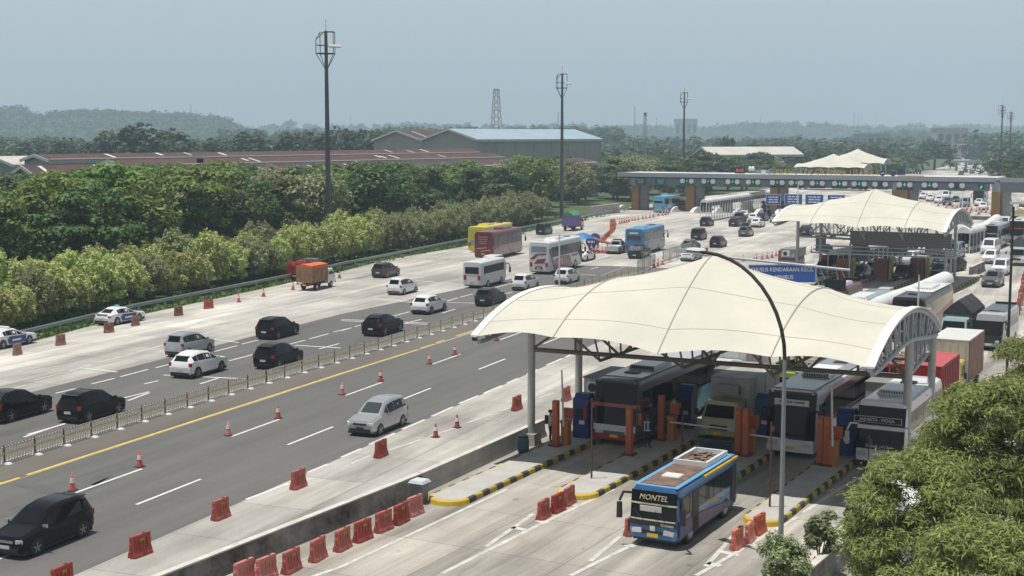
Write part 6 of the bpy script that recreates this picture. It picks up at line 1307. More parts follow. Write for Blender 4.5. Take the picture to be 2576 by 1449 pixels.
# --- pickups
o = car('pickup', 'silver', 1527, 1579, 638, 21, 'silver double-cab police pickup with a roof light bar beside the checkpoint', None, 0); b = MB(); b.box((0, 0, 1.86), (1.2, .3, .12)); b.build('light_bar', BLK, o)
for s in (-1, 1): b = MB(); b.add([(s * .935, y, z) for y, z in ((.9, 1.0), (.6, .42), (-.6, .42), (-.3, 1.0))], [(0, 1, 2, 3) if s < 0 else (3, 2, 1, 0)]); b.build('dark_door_panel', BLK, o)
o = car('pickup', 'charcoal', 1579.7, 1638, 650, 21, 'dark pickup with bundled goods in its bed in front of the blue coach', None, 0); b = MB(); R9 = random.Random(4)
for i in range(9): b.box((R9.uniform(-.55, .55), -1.75 + R9.uniform(-.6, .6), 1.15 + R9.uniform(0, .3)), (.6, .5, .4), .7, .7, R9.uniform(0, 3))
b.build('bundled_load', M('bundle_cloth', (.22, .22, .3), .8, 0, (5, .3)), o)
# --- coming towards the camera on the inner carriageway
o = car('mpv', 'black', -22, 229, 1405, B_, 'black people carrier with chrome grille and mirrors coming towards the camera', None, 0, decal='chrome'); car('mpv', 'silver', 873.7, 1024.7, 1097, B_, 'silver people carrier coming towards the camera on the inner carriageway', None, 0, plate=BLK)
# --- queue under the second canopy
Q2 = [('boxvan', 'grey', 2052, 2103, 697, 'grey minivan with a red roof load under the second canopy'), ('sedan', 'steel', 2096, 2130, 676, 'steel-blue saloon behind the grey minivan under the second canopy'), ('suv', 'white', 2130, 2170, 669, 'white car behind the round sign under the second canopy'), ('suv', 'white', 2176, 2202, 657, 'white car further back beside the vault under the second canopy'), ('suv', 'charcoal', 2144.5, 2181, 706.7, 'dark sporty off-roader leading its lane under the second canopy'), ('suv', 'charcoal', 2178, 2214, 697, 'dark car beside the brown-red cabinet under the second canopy'), ('sedan', 'silver', 2208, 2249, 672, 'silver saloon queuing under the second canopy'), ('suv', 'white', 2268, 2303, 666, 'big white off-roader queuing under the second canopy'), ('boxvan', 'charcoal', 2252, 2300, 706.7, 'dark boxy off-roader leaving the second canopy lane'), ('sedan', 'green', 2303, 2338, 675, 'pale green saloon queuing under the second canopy'), ('suv', 'charcoal', 2343, 2385, 702, 'dark car half hidden by the vaulted cover end'),
 ('sedan', 'blue', 2198, 2230, 652, 'dark blue saloon behind the silver one in the second canopy queue'), ('suv', 'steel', 2236, 2262, 640, 'steel-blue car far back in the second canopy queue'), ('suv', 'white', 2290, 2316, 645, 'white car behind the big white off-roader in the queue'), ('van', 'white', 2320, 2346, 642, 'white van far back in the second canopy queue'), ('suv', 'charcoal', 2346, 2374, 668, 'dark car beside the pale green saloon in the queue'), ('van', 'white', 2350, 2384, 652, 'white van behind the big black off-roader'), ('van', 'steel', 2388, 2416, 650, 'steel-grey van behind the second canopy end columns'), ('mpv', 'silver', 2264, 2288, 636, 'silver car far back beside the vault in the queue'), ('mpv', 'charcoal', 2312, 2334, 632, 'dark car furthest back in the second canopy queue')]
for k, c, x0, x1, yb, lb in Q2: car(k, c, x0, x1, yb, T_, lb, 'vehicles queuing under the second canopy', 1)
car('suv', 'black', 2358, 2433, 684, 222, 'big black off-roader at the end columns of the second canopy', 'vehicles queuing under the second canopy', 0)
# red load on the grey minivan
p = settle(2052, 2103, 697, 4, 1.65, 1.86, T_); o = thing('roof_luggage', 'red wrapped luggage on the roof of the grey minivan', 'luggage', (p.x, p.y, 1.86), -radians(T_)); b = MB(); b.lathe([(.3, 0), (.75, .02), (.8, .25), (.55, .5), (.1, .58)], 12); q = b.build('bundle', M('red_tarp', (.35, .03, .03), .7, 0, (3, .2)), o); q.scale = (.85, 1.3, 1); b = MB(); b.box((0, 0, .3), (1.42, .04, .56)); b.build('strap', BLK, o)
p = settle(1859, 1895, 594.8, 4.2, 1.7, 1.7, 22.5); o = thing('roof_luggage', 'dark wrapped luggage on the roof of the grey car nearing the gate', 'luggage', (p.x, p.y, 1.7), -radians(22.5)); b = MB(); b.box((0, 0, .25), (1.1, 1.5, .5), .8, .8); b.build('bundle', BLK, o); b = MB(); b.box((0, 0, .27), (1.2, .05, .52), .8, .8); b.build('strap', DISC, o)
# --- exit lanes at the far right
R1 = [('van', 'white', 2476, 2507, 640, 'white high-roofed van behind the white people carrier on the exit lanes', 1), ('mpv', 'white', 2470, 2515, 663, 'white people carrier turning out between the exit lane signs', 0), ('boxvan', 'white', 2501, 2538, 692, 'small white van behind the grey crossover on the exit lane', 0), ('suv', 'grey', 2474, 2522, 722.5, 'grey crossover coming down the exit lane', 0), ('van', 'white', 2515, 2541, 576, 'white van in the far exit queue behind the dark bus', 1), ('suv', 'white', 2499, 2523, 577, 'white car beside the white van in the far exit queue', 1), ('suv', 'charcoal', 2521, 2539, 600, 'dark car beside the dark bus in the far exit queue', 1),
 ('van', 'steel', 2519, 2548, 547, 'steel-grey van under the end of the gate in the far exit queue', 1), ('suv', 'white', 2512, 2530, 534, 'white car just past the gate in the far exit queue', 1), ('van', 'silver', 2558, 2585, 536, 'silver van at the picture edge past the gate', 1),
 ('suv', 'white', 2313, 2333, 500, 'white car at the head of the lanes seen under the gate'), ('suv', 'white', 2331, 2351, 506, 'white car second along the lanes seen under the gate'), ('suv', 'white', 2352, 2373, 511, 'white car third along the lanes seen under the gate'), ('pickup', 'blue', 2371, 2398, 516, 'dark blue pickup seen under the gate beside the white cars'), ('van', 'white', 2372, 2389, 500, 'white van further back seen under the gate'), ('van', 'steel', 2413, 2442, 520, 'grey-blue van seen under the gate near the white post'), ('suv', 'white', 2451, 2475, 518, 'white car behind another at the gate end pillar'), ('suv', 'white', 2462, 2486, 528, 'white car in front of another at the gate end pillar'), ('suv', 'grey', 2514, 2530, 512, 'grey car beyond the gate end pillar'), ('pickup', 'blue', 2526, 2546, 520, 'blue pickup beyond the gate end pillar'), ('suv', 'steel', 2300, 2316, 492, 'steel-grey car furthest back seen under the gate'), ('sedan', 'charcoal', 2396, 2412, 508, 'dark saloon between the pickup and the van under the gate')]
for r in R1: car(r[0], r[1], r[2], r[3], r[4], T_ - 4 if r[4] < 640 else T_, r[5], 'vehicles on the exit lanes', r[6] if len(r) > 6 else 1)
for i in range(14):
    x, y, c = [(2322, 470, 'white'), (2338, 474, 'charcoal'), (2355, 478, 'silver'), (2300, 466, 'grey'), (2436, 428, 'white'), (2428, 434, 'black'), (2452, 420, 'white'), (2445, 436, 'grey'), (2425, 424, 'white'), (2458, 415, 'silver'), (2418, 440, 'charcoal'), (2372, 474, 'white'), (2462, 432, 'white'), (2440, 415, 'charcoal')][i]
    car_at('suv' if i % 3 else 'van', c, at(x, y), T_ - 2 if x < 2440 else 24, 'tiny %s vehicle far off on the motorway beyond the gate, %s counted outwards' % (c, nth(i)), 'tiny vehicles on the far motorway', 1)
# ================================================================ COACHES AND BUSES
def P_(name, col, **k): return M(name, col, k.pop('rough', .3), 0, (1.2, .07), .4)
BW = P_('coach_white', (.66, .67, .67)); BGR = P_('coach_grey', (.22, .235, .245)); BMAR = P_('coach_maroon', (.14, .018, .025)); BYEL = P_('coach_yellow', (.62, .52, .05)); BBLU = P_('coach_blue', (.03, .14, .33)); BLB = P_('coach_light_blue', (.13, .38, .56)); BRED = P_('coach_red', (.33, .03, .02)); BDK = P_('coach_dark', (.03, .033, .038)); BROSE = P_('livery_rose', (.28, .16, .15)); BPLUM = P_('livery_plum', (.22, .02, .06)); BSTEEL = P_('coach_steel', (.2, .25, .3)); CREAMP = P_('cream_trim', (.62, .58, .42)); PALE = M('pale_lettering', (.66, .66, .62), .5)
def face_text(o, body, size, z, y, mat=PALE, x=0, shear=0, sx=1.0, lean=0.0): return text('lettering', body, size, mat, o, (x, y, z), (pi / 2 - lean, 0, pi), .01, 'CENTER', shear, sx)
FRONT2 = lambda band: [('upper_windscreen', 2.32, 3.3, GLASS, .9), ('front_band', 2.12, 2.32, band, .95), ('lower_windscreen', 1.12, 2.12, GLASS, .9)]
R2 = 'coaches under the largest canopy'
# blue midibus leaving the plaza
MB_ = dict(name='midibus', L=7.0, W=2.06, H=2.4, body=P_('midibus_blue', (.035, .16, .40)), front=[('upper_windscreen', 1.77, 2.22, GLASS, .93), ('cream_bar', 1.7, 1.76, CREAMP, .94), ('lower_windscreen', 1.15, 1.7, GLASS, .93), ('cream_bar', 1.09, 1.14, CREAMP, .9), ('dark_panel', .88, 1.09, BLK, .92), ('dark_grille', .56, .68, BLK, .5)], win=(1.25, 2.02), winy=(-3.1, 3.2), panes=7, ac=False, hatchy=1.5, hatch=WHT, r=.4, ax=(2.15, -1.95), lean=.16, mz=2.05, hz=.66, mirror=BLK,
           stripe=[('livery_stripe', M('livery_gold', (.5, .33, .06), .4), [(-1.2, .95), (-.6, 1.0), (.3, 1.3), (-.5, 1.2)]), ('livery_stripe', M('livery_violet', (.1, .085, .2), .4, 0, (1.5, .2)), [(3.3, .45), (3.3, 1.1), (1.2, 1.0), (-2.8, .6), (-2.8, .4)]), ('door_opening', BLK, [(2.0, .42), (2.0, 2.02), (1.3, 2.02), (1.3, .42)]), ('door_opening', BLK, [(-2.6, .42), (-2.6, 2.02), (-3.15, 2.02), (-3.15, .42)])])
o = bus_at(MB_, lane(-19.83, 48.4 + 3.5), T_, 'blue midibus with a rusty littered roof leaving the toll lanes'); montel = o
face_text(o, 'MONTEL', .3, 2.0, 3.50, CREAMP, 0, .25, 1.0, .08); face_text(o, 'Cilamaya', .15, .98, 3.59, PALE, -.62)
b = MB(); b.box((.1, 3.5, 1.55), (.9, .03, .22), rx=-.05); b.build('route_card', PALE, o)
b = MB(); b.box((0, 0, 2.41), (1.85, 6.6, .03)); b.build('roof_rim', P_('rim_sky_blue', (.16, .40, .66)), o)
for s in (-1, 1): b = MB(); b.tube((s * .45 - .1, 3.62, 1.12), (s * .45 + .35, 3.56, 1.5), .012, n=5); b.build('wiper', BLK, o)
b = MB(); b.box((0, 3.54, .8), (.22, .03, .2)); b.build('emblem', CHR, o)
b = MB(); b.box((0, .2, 2.425), (1.45, 5.8, .04)); b.build('rust_patch', M('rusty_roof_skin', (.15, .095, .07), .9, 0, (1.6, .6)), o)
b = MB(); 
for s in (-1, 1): b.box((s * .68, -1.7, 2.54), (.12, 2.5, .2))
for s in (-1, 1): b.box((0, -1.7 + s * 1.2, 2.54), (1.3, .12, .2))
b.build('roof_tray', WHT, o); b = MB(); R8 = random.Random(2)
for i in range(40): b.box((R8.uniform(-.5, .5), -1.7 + R8.uniform(-1, 1), 2.48 + R8.uniform(0, .05)), (R8.uniform(.1, .4), R8.uniform(.05, .2), .05), rz=R8.uniform(0, 3))
b.build('leaf_litter', M('dead_leaves', (.2, .13, .09), .9, 0, (6, .5)), o)
for s in (-1, 1): b = MB(); b.box((s * .97, -1.5, 2.28), (.1, 4.0, .1)); b.build('yellow_gutter', KY, o)
# coach in the first lane
o = bus_at(dict(L=12, W=2.5, H=3.45, body=BGR, bodymat=P_('coach_body_slate', (.085, .095, .1)), front=[('front_mask', .8, 3.36, BDK, .99), ('upper_windscreen', 2.2, 3.25, GLASS, .93), ('red_band', 2.02, 2.2, BRED, .98), ('lower_windscreen', 1.1, 2.02, GLASS, .93), ('pale_panel', .78, 1.1, BW, .94)], bumper=BRED, win=(1.75, 2.85), winy=(-5.6, 5.2), panes=7, acy=1.2, acm=BGR, mirror=BRED, mz=2.2, lean=.35, hatchy=3.6, plate=PLY,
    stripe=[('livery_stripe', M('livery_sky', (.16, .42, .55), .4), [(-5.8, .5), (-5.8, 1.72), (-3.0, 1.72), (-1.8, .5)]), ('livery_stripe', BYEL, [(-2.3, .5), (-3.5, 1.72), (-3.0, 1.72), (-1.8, .5)]), ('red_window_surround', BRED, [(5.75, 2.2), (4.9, 2.5), (4.3, 2.35), (4.3, 2.15), (4.9, 2.3), (5.75, 2.02)])]), lane(-28.4, 63.9 + 6), T_, 'dark grey coach with a red mirror band and red bumper in the first toll lane', R2)
b = MB(); b.box((0, -.4, 3.46), (2.1, 10.6, .05)); b.build('pale_roof_skin', P_('roof_pale_grey', (.42, .42, .41)), o); b = MB(); b.box((0, 6.0, 1.0), (1.0, .05, .13)); b.build('route_card', PALE, o); face_text(o, 'PRIMAJASA', .15, 2.13, 5.86, PALE, .2)
# coach in the third lane
o = bus_at(dict(L=12, W=2.5, H=3.4, body=BW, front=[('front_mask', .95, 3.32, BDK, .99), ('upper_windscreen', 2.2, 3.22, GLASS, .97), ('lower_windscreen', 1.0, 2.2, GLASS, .97)], bumper=BW, win=(1.7, 2.66), winy=(-5.7, 5.3), panes=7, acy=.2, acl=3.2, lean=.3, hatchy=-3.4, mz=2.4,
    stripe=[('maroon_upper_panel', BMAR, [(-5.9, 2.7), (-5.9, 3.05), (3.2, 3.05), (4.6, 2.7)]), ('livery_stripe', BMAR, [(-5.9, 1.5), (-5.9, 1.62), (4.8, 1.62), (5.4, 1.35), (4.4, 1.5)])]), lane(-19.6, 65.6 + 6), T_, 'dark-fronted coach with a maroon and white side in the third toll lane', R2)
b = MB(); b.box((0, 5.82, 2.75), (1.75, .05, .36), rx=-.1); b.build('route_board', PALE, o); face_text(o, 'LEUWI JAYA   MANDIRI', .16, 2.8, 5.87, BLK, 0, 0, .8); b = MB(); b.box((-.35, 5.92, 1.3), (.8, .04, .1)); b.build('route_card', PALE, o); face_text(o, 'SUGENG RAHAYU', .12, 2.2, 5.78, BROSE, .1)
b = MB(); b.box((0, 0, 3.42), (2.1, 11, .05)); b.build('grey_roof_skin', P_('roof_grey', (.19, .2, .21)), o)
# white coach in the fourth lane
o = bus_at(dict(L=8.6, W=2.45, H=3.25, body=BW, front=[('upper_windscreen', 2.1, 3.0, GLASS, .93), ('lower_windscreen', .98, 1.9, GLASS, .93)], win=(1.75, 2.7), winy=(-4.1, 3.6), panes=5, acy=.9, acl=2.2, lean=.42, hatchy=-1.8, mirror=BW, mz=2.1, plate=PLW, stripe=[('livery_stripe', BLB, [(-4.2, .9), (-4.2, 1.4), (1.5, .7), (1.5, .55)])]), lane(-15.1, 65.3 + 4.3), T_, 'white coach reading JAKARTA - MOGA in the fourth toll lane', R2)
face_text(o, 'JAKARTA - MOGA', .22, 2.36, 4.12, PALE, .2, 0, .95, .15); b = MB(); b.path([(-.95, 4.1, 2.22), (1.3, 4.1, 2.22), (1.3, 4.06, 2.5), (-.95, 4.06, 2.5), (-.95, 4.1, 2.22)], .014, 4); b.build('lettering_frame', PALE, o); face_text(o, 'SINAR JAYA', .22, 1.12, 4.36, PALE, .1)
# on the outer carriageway
O_ = 'coaches on the outer carriageway'
bus(dict(L=11.5, W=2.5, H=3.55, body=BYEL, front=FRONT2(BYEL), win=(1.7, 2.6), ac=True, acm=BYEL, acy=-2, rear=[('rear_panel', M('rear_blue_grey', (.2, .32, .36), .4), [(-.7, 1.0), (.7, 1.0), (.9, 1.7), (-.9, 1.7)])], rearwin=(2.1, 3.2), rearglass=M('yellow_rear_sheet', (.5, .44, .08), .3)), 1191, 1277, 634, 20, 'yellow coach beside the guard rail, partly behind the maroon coach', O_)
o = bus(dict(L=11.5, W=2.5, H=3.6, body=BMAR, front=FRONT2(BMAR), win=(1.75, 2.9), glass=M('maroon_side_glass', (.10, .085, .085), .2), acm=BMAR, acy=1.0, rearwin=(2.2, 3.0), rearglass=BMAR, stripe=[('livery_panel', BROSE, [(-5.2, .45), (-5.2, 1.2), (-3, 1.72), (5.4, 1.72), (5.5, .45)]), ('livery_stripe', BW, [(-2.2, .5), (-.6, 1.5), (-.2, 1.5), (-1.5, .5)]), ('livery_stripe', BW, [(1.2, .5), (.2, 1.3), (.6, 1.35), (2.0, .5)])]), 1206, 1302, 652, 20.5, 'maroon coach with pinkish side graphics in front of the yellow coach', O_)
b = MB()
for i in range(4): b.box((0, -5.79, 2.95 - i * .28), (1.3 - .1 * i, .03, .06))
for i in range(2): b.box((-.2 + .5 * i, -5.79, 1.5 - i * .32), (1.3, .03, .1), ry=-.12)
b.build('rear_lettering', M('rear_script', (.5, .36, .32), .5), o)
o = bus(dict(L=12, W=2.5, H=3.75, body=BW, front=FRONT2(BW), win=(1.95, 3.1), winy=(-5.2, 5.7), acm=BW, acy=-.5, acl=3.4, rearwin=(2.6, 3.25), rearglass=BSTEEL, rear=[('livery_stripe', BPLUM, [(-1.1, 1.75), (-.4, 2.35), (.9, 2.45), (.9, 2.3), (-.1, 2.2), (-.6, 1.75)]), ('livery_stripe', BPLUM, [(-.6, 1.2), (-.2, 1.75), (.9, 1.9), (.6, 1.3)]), ('rear_grille', BDK, [(-.55, .62), (-.35, .95), (.35, .95), (.55, .62)])], stripe=[('livery_panel', BPLUM, [(-4.4, .5), (-4.9, 1.5), (-1.6, 1.9), (1.2, 1.75), (2.2, .5)]), ('livery_stripe', BW, [(-1.4, .7), (-1.9, 1.6), (-1.5, 1.6), (-1.0, .7)]), ('livery_stripe', BDK, [(4.2, 1.95), (5.2, 1.3), (5.75, .6), (5.9, 1.95)]), ('livery_script', BPLUM, [(2.0, 1.5), (4.0, 1.5), (4.1, 1.75), (2.1, 1.75)]), ('dark_swoosh', BDK, [(-5.9, 2.9), (-5.2, 3.0), (-4.7, 1.7), (-5.0, 1.3)])]), 1333, 1462, 689, A_, 'white coach with plum red graphics in the middle of the carriageway', O_)
o = bus(dict(L=11.5, W=2.5, H=3.5, body=BBLU, bodymat=P_('blue_coach_side', (.045, .2, .40)), front=FRONT2(BBLU), win=(1.8, 2.9), glass=M('blue_side_glass', (.05, .07, .085), .15), acm=BLB, acy=-2.2, rearwin=(2.05, 2.6), rear=[('route_board', PALE, [(-.6, 2.8), (.6, 2.8), (.6, 3.05), (-.6, 3.05)])], stripe=[('livery_panel', BSTEEL, [(-3.2, .45), (-3.2, 1.75), (5.4, 1.75), (5.5, .45)]), ('livery_stripe', PALE, [(-1.6, .9), (-1.9, 2.0), (-1.6, 2.0), (-1.2, .9)]), ('livery_stripe', PALE, [(1.2, .5), (1.9, 1.0), (2.4, .5)]), ('livery_script', PALE, [(2.6, 1.35), (4.2, 1.35), (4.2, 1.55), (2.6, 1.55)])]), 1579, 1667, 640, 21.5, 'blue coach with grey-blue sides behind the dark pickup', O_)
bus(dict(L=11.5, W=2.5, H=3.5, body=BLB, front=FRONT2(BLB), win=(1.8, 2.9), acm=BLB, rearwin=(2.1, 2.5)), 1654.7, 1699, 535, 24, 'light blue coach passing under the first bay of the toll gate', O_)
bus(dict(name='minibus', L=7.2, W=2.1, H=2.8, body=BW, front=[('lower_windscreen', 1.2, 2.3, GLASS, .92)], win=(1.5, 2.3), winy=(-2.9, 2.8), panes=1, ac=False, rearwin=(1.55, 2.25), r=.38, ax=(2.1, -1.7), mz=2.0, plate=PLW, lean=.3, hatchy=0, hatch=BW), 1178.7, 1260, 724, A_, 'white minibus with one long dark side window', O_)
# behind the canopies
Q_ = 'buses and lorries queuing behind the largest canopy'
o = bus_at(dict(L=12, W=2.5, H=3.55, body=BDK, front=FRONT2(BDK), win=(1.75, 2.8), acm=BW, acy=-1.5, acl=3.4, stripe=[('livery_panel', BRED, [(-5.9, .45), (-5.9, 2.3), (2, 1.7), (4.5, .45)]), ('livery_stripe', CREAMP, [(-5.9, 2.3), (-5.9, 3.0), (4.8, 2.9), (5.4, 2.0), (2, 1.7)])]), lane(-23.0, 107 + 6), T_, 'black-fronted coach with a cream and red side below the end of the long vaulted cover', Q_)
b = MB(); b.box((0, -2, 3.58), (2.2, 7.6, .05)); b.build('white_roof_skin', BW, o); b = MB(); b.box((-.8, 5.85, 2.6), (.42, .04, .32)); b.build('route_card', PALE, o)
bus_at(dict(L=10, W=2.4, H=3.4, body=BSTEEL, front=FRONT2(BDK), win=(1.7, 2.7), acm=BW, acy=1.5, acl=3.8), lane(-26.4, 103.5 + 5), T_, 'grey coach with a big white roof unit beside the black-fronted coach', Q_)
bus_at(dict(L=6, W=2.1, H=2.7, body=BMAR, front=FRONT2(BMAR), win=(1.5, 2.3), acm=BW, acy=.6, acl=3.2, r=.4), lane(-32.0, 119.5 + 3), T_, 'maroon bus with a white roof below the blue overhead sign', Q_)
F_ = 'buses and lorries on the far exit lanes'
o = bus(dict(name='midibus', L=7.5, W=2.1, H=2.75, body=BGR, bodymat=P_('midibus_grey_white', (.40, .41, .42)), front=[('lower_windscreen', 1.2, 2.25, GLASS, .93), ('dark_panel', .6, 1.2, BDK, .9)], win=(1.5, 2.25), ac=False, hatchy=1.4, hatch=BDK, r=.4, ax=(2.3, -2.1), mz=2.2, plate=PLW), 2481, 2533, 882, T_, 'grey and white midibus with a dark windscreen beside the dark lamp pole', F_)
b = MB(); b.box((0, -.8, 2.77), (1.7, 5.2, .05)); b.build('dark_roof_skin', BDK, o)
o = bus(dict(L=11, W=2.5, H=3.4, body=BGR, front=FRONT2(BGR), win=(1.7, 2.7), acm=BW), 2481, 2524, 626, T_, 'grey coach facing the camera in the far exit queue', F_); b = MB(); b.box((0, 5.25, 2.75), (1.7, .06, .42)); b.build('white_sun_strip', WHT, o)
bus(dict(L=11, W=2.5, H=3.4, body=BW, front=FRONT2(BRED), bumper=BRED, win=(1.7, 2.7), acm=BW, stripe=[('livery_stripe', BYEL, [(-5, 1.2), (-5, 1.6), (5, 1.6), (5, 1.2)])]), 2546, 2592, 611, T_, 'white and red bus with a yellow band at the picture edge in the exit queue', F_)
bus(dict(L=11, W=2.5, H=3.3, body=BDK, front=FRONT2(BDK), win=(1.7, 2.7), acm=BW), 2451, 2482, 512, T_ - 4, 'dark bus with a white roof seen under the gate by the end pillar', F_)
# ================================================================ LORRIES
WOOD = M('wooden_slats', (.26, .15, .085), .85, 0, (1.5, .3)); CABW = P_('cab_white', (.62, .64, .64)); CABY = P_('cab_dull_yellow', (.42, .36, .17)); CABG = P_('cab_green', (.12, .22, .05)); CABC = P_('cab_pale_blue', (.38, .52, .53)); CABR = P_('cab_red', (.33, .03, .035)); CAPY = P_('cab_yellow', (.6, .48, .12)); TARPD = M('dark_tarpaulin', (.028, .026, .03), .75, 0, (2, .25)); TARPO = M('orange_tarpaulin', (.55, .13, .03), .75, 0, (2, .15)); TARPG = M('green_tarpaulin', (.05, .22, .1), .8, 0, (2, .2)); BOXW = M('box_white', (.58, .58, .56), .5, 0, (.8, .1)); BOXG = M('box_dirty_white', (.42, .42, .40), .6, 0, (.7, .2)); BOXR = M('container_red', (.30, .035, .04), .55, 0, (.8, .15)); SACK = M('pale_sacks', (.48, .44, .38), .9, 0, (3, .2))
truck_at(dict(L=7.0, W=2.15, H=3.15, cab=CABY, cargo='box', box=BOXG, boxroof=M('dirty_box_roof', (.34, .335, .32), .7, 0, (.8, .35)), cooler=True, cabw=1.95, cabh=2.15), lane(-23.85, 67.0 + 3.5), T_, 'refrigerated box truck with a dull yellow cab in the second toll lane', Q_)
o = truck_at(dict(L=7, W=2.2, H=3.3, cab=CABG, cargo='sack', box=M('bed_green', (.07, .13, .03), .6, 0, (1, .2)), tarp=SACK, bedh=1.7, cabh=2.3, name='loaded_lorry'), lane(-23.3, 76.6 + 3.5), T_, 'green lorry loaded with pale sacks behind the box truck', Q_)
b = MB(); b.box((0, 3.25, 2.15), (1.7, .25, .28)); b.build('lime_visor', M('lime_paint', (.38, .5, .1), .5, 0, (6, .4)), o); b = MB(); b.box((0, 3.56, 1.15), (1.8, .06, .25)); b.build('lime_band', M('lime_band_paint', (.3, .46, .08), .5), o)
truck_at(dict(L=6.5, W=2.1, H=3.0, cab=CABW, cargo='box', box=BOXW, side=M('box_side_pinkish', (.5, .42, .44), .5, 0, (.8, .25))), lane(-27.9, 78.6 + 3.2), T_, 'white box truck with faded pink side markings behind the first coach', Q_)
truck_at(dict(L=7.1, W=2.3, H=3.35, cab=CABR, cargo='container', box=BOXR, boxroof=M('container_red_roof', (.42, .075, .085), .6, 0, (.7, .12)), cabh=2.4, name='container_lorry'), lane(-15.6, 74.7 + 3.55), T_, 'red container lorry standing behind the white coach', Q_)
truck_at(dict(L=7.0, W=2.3, H=3.45, cab=CAPY, cargo='container', box=M('container_cream', (.46, .45, .40), .6, 0, (.8, .12)), boxroof=BOXW, side=M('container_rust_side', (.26, .135, .11), .75, 0, (.8, .35)), cabh=2.35, name='container_lorry'), lane(-15.9, 84.7 + 3.5), T_, 'white-topped container lorry with a yellow cab behind the red one', Q_)
truck(dict(L=7.2, W=2.2, H=3.5, cab=CABC, cargo='tarp', box=M('grey_bed', (.2, .2, .19), .7, 0, (1, .2)), tarp=TARPD, ridge=.95, bedh=1.5, name='tarpaulin_lorry'), 2374, 2463, 876, T_, 'lorry with a pale blue cab and a peaked black tarpaulin', Q_)
truck_at(dict(L=7.5, W=2.3, H=2.9, cab=CABR, cargo='sack', box=WOOD, tarp=M('brown_load', (.24, .16, .1), .9, 0, (2, .3)), bedh=1.3, cabh=2.7, name='loaded_lorry'), lane(-19.0, 80 + 3.7), T_, 'red-cabbed lorry with a wooden bed seen through the canopy end arch', Q_)
truck_at(dict(L=6, W=2.1, H=2.6, cab=CABW, cargo='tarp', box=BDK, tarp=TARPD, ridge=.2), lane(-31.0, 112), T_, 'white-cabbed lorry just visible below the blue overhead sign', Q_)
truck(dict(L=6.5, W=2.2, H=3.0, cab=CABW, cargo='box', box=BOXW), 2439, 2477, 629, T_, 'white box lorry facing the camera beside the grey coach', F_)
truck(dict(L=7, W=2.2, H=3.6, cab=CABW, cargo='tarp', box=BOXG, tarp=M('slate_tarpaulin', (.06, .08, .1), .7), ridge=1.0), 2545, 2592, 668, T_, 'white lorry with a peaked slate tarpaulin at the picture edge', F_)
truck(dict(L=7, W=2.3, H=3.2, cab=CAPY, cargo='tarp', box=CAPY, tarp=M('khaki_tarpaulin', (.42, .4, .28), .7), ridge=.4), 2549, 2590, 572, T_, 'yellow lorry with a pale cover at the picture edge in the exit queue', F_)
truck(dict(L=5.2, W=1.85, H=2.75, cab=CABW, cargo='tarp', box=WOOD, tarp=TARPO, ridge=.15, bedh=1.55, cabh=2.0, cabw=1.65, r=.34, name='wooden_bed_lorry'), 760, 831, 730, A_, 'small lorry with a wooden bed and orange tarpaulin near the guard rail', 'lorries on the outer carriageway')
truck(dict(L=4.6, W=1.9, H=2.6, cab=M('cab_slate', (.12, .16, .19), .4), cargo='sack', box=BRED, tarp=M('red_machinery', (.30, .05, .045), .6, 0, (3, .4)), bedh=.9, name='road_works_lorry'), 742, 790, 706, A_, 'red works lorry with a slate cab parked against the guard rail', 'lorries on the outer carriageway')
truck(dict(L=6, W=2.1, H=3.3, cab=CAPY, cargo='tarp', box=M('bed_purple', (.16, .10, .30), .6, 0, (1, .2)), tarp=TARPG, ridge=.7, bedh=1.7, name='tarpaulin_lorry'), 1423, 1461, 580, 20.5, 'purple lorry with a bulging green tarpaulin near the guard rail bend', 'lorries on the outer carriageway')
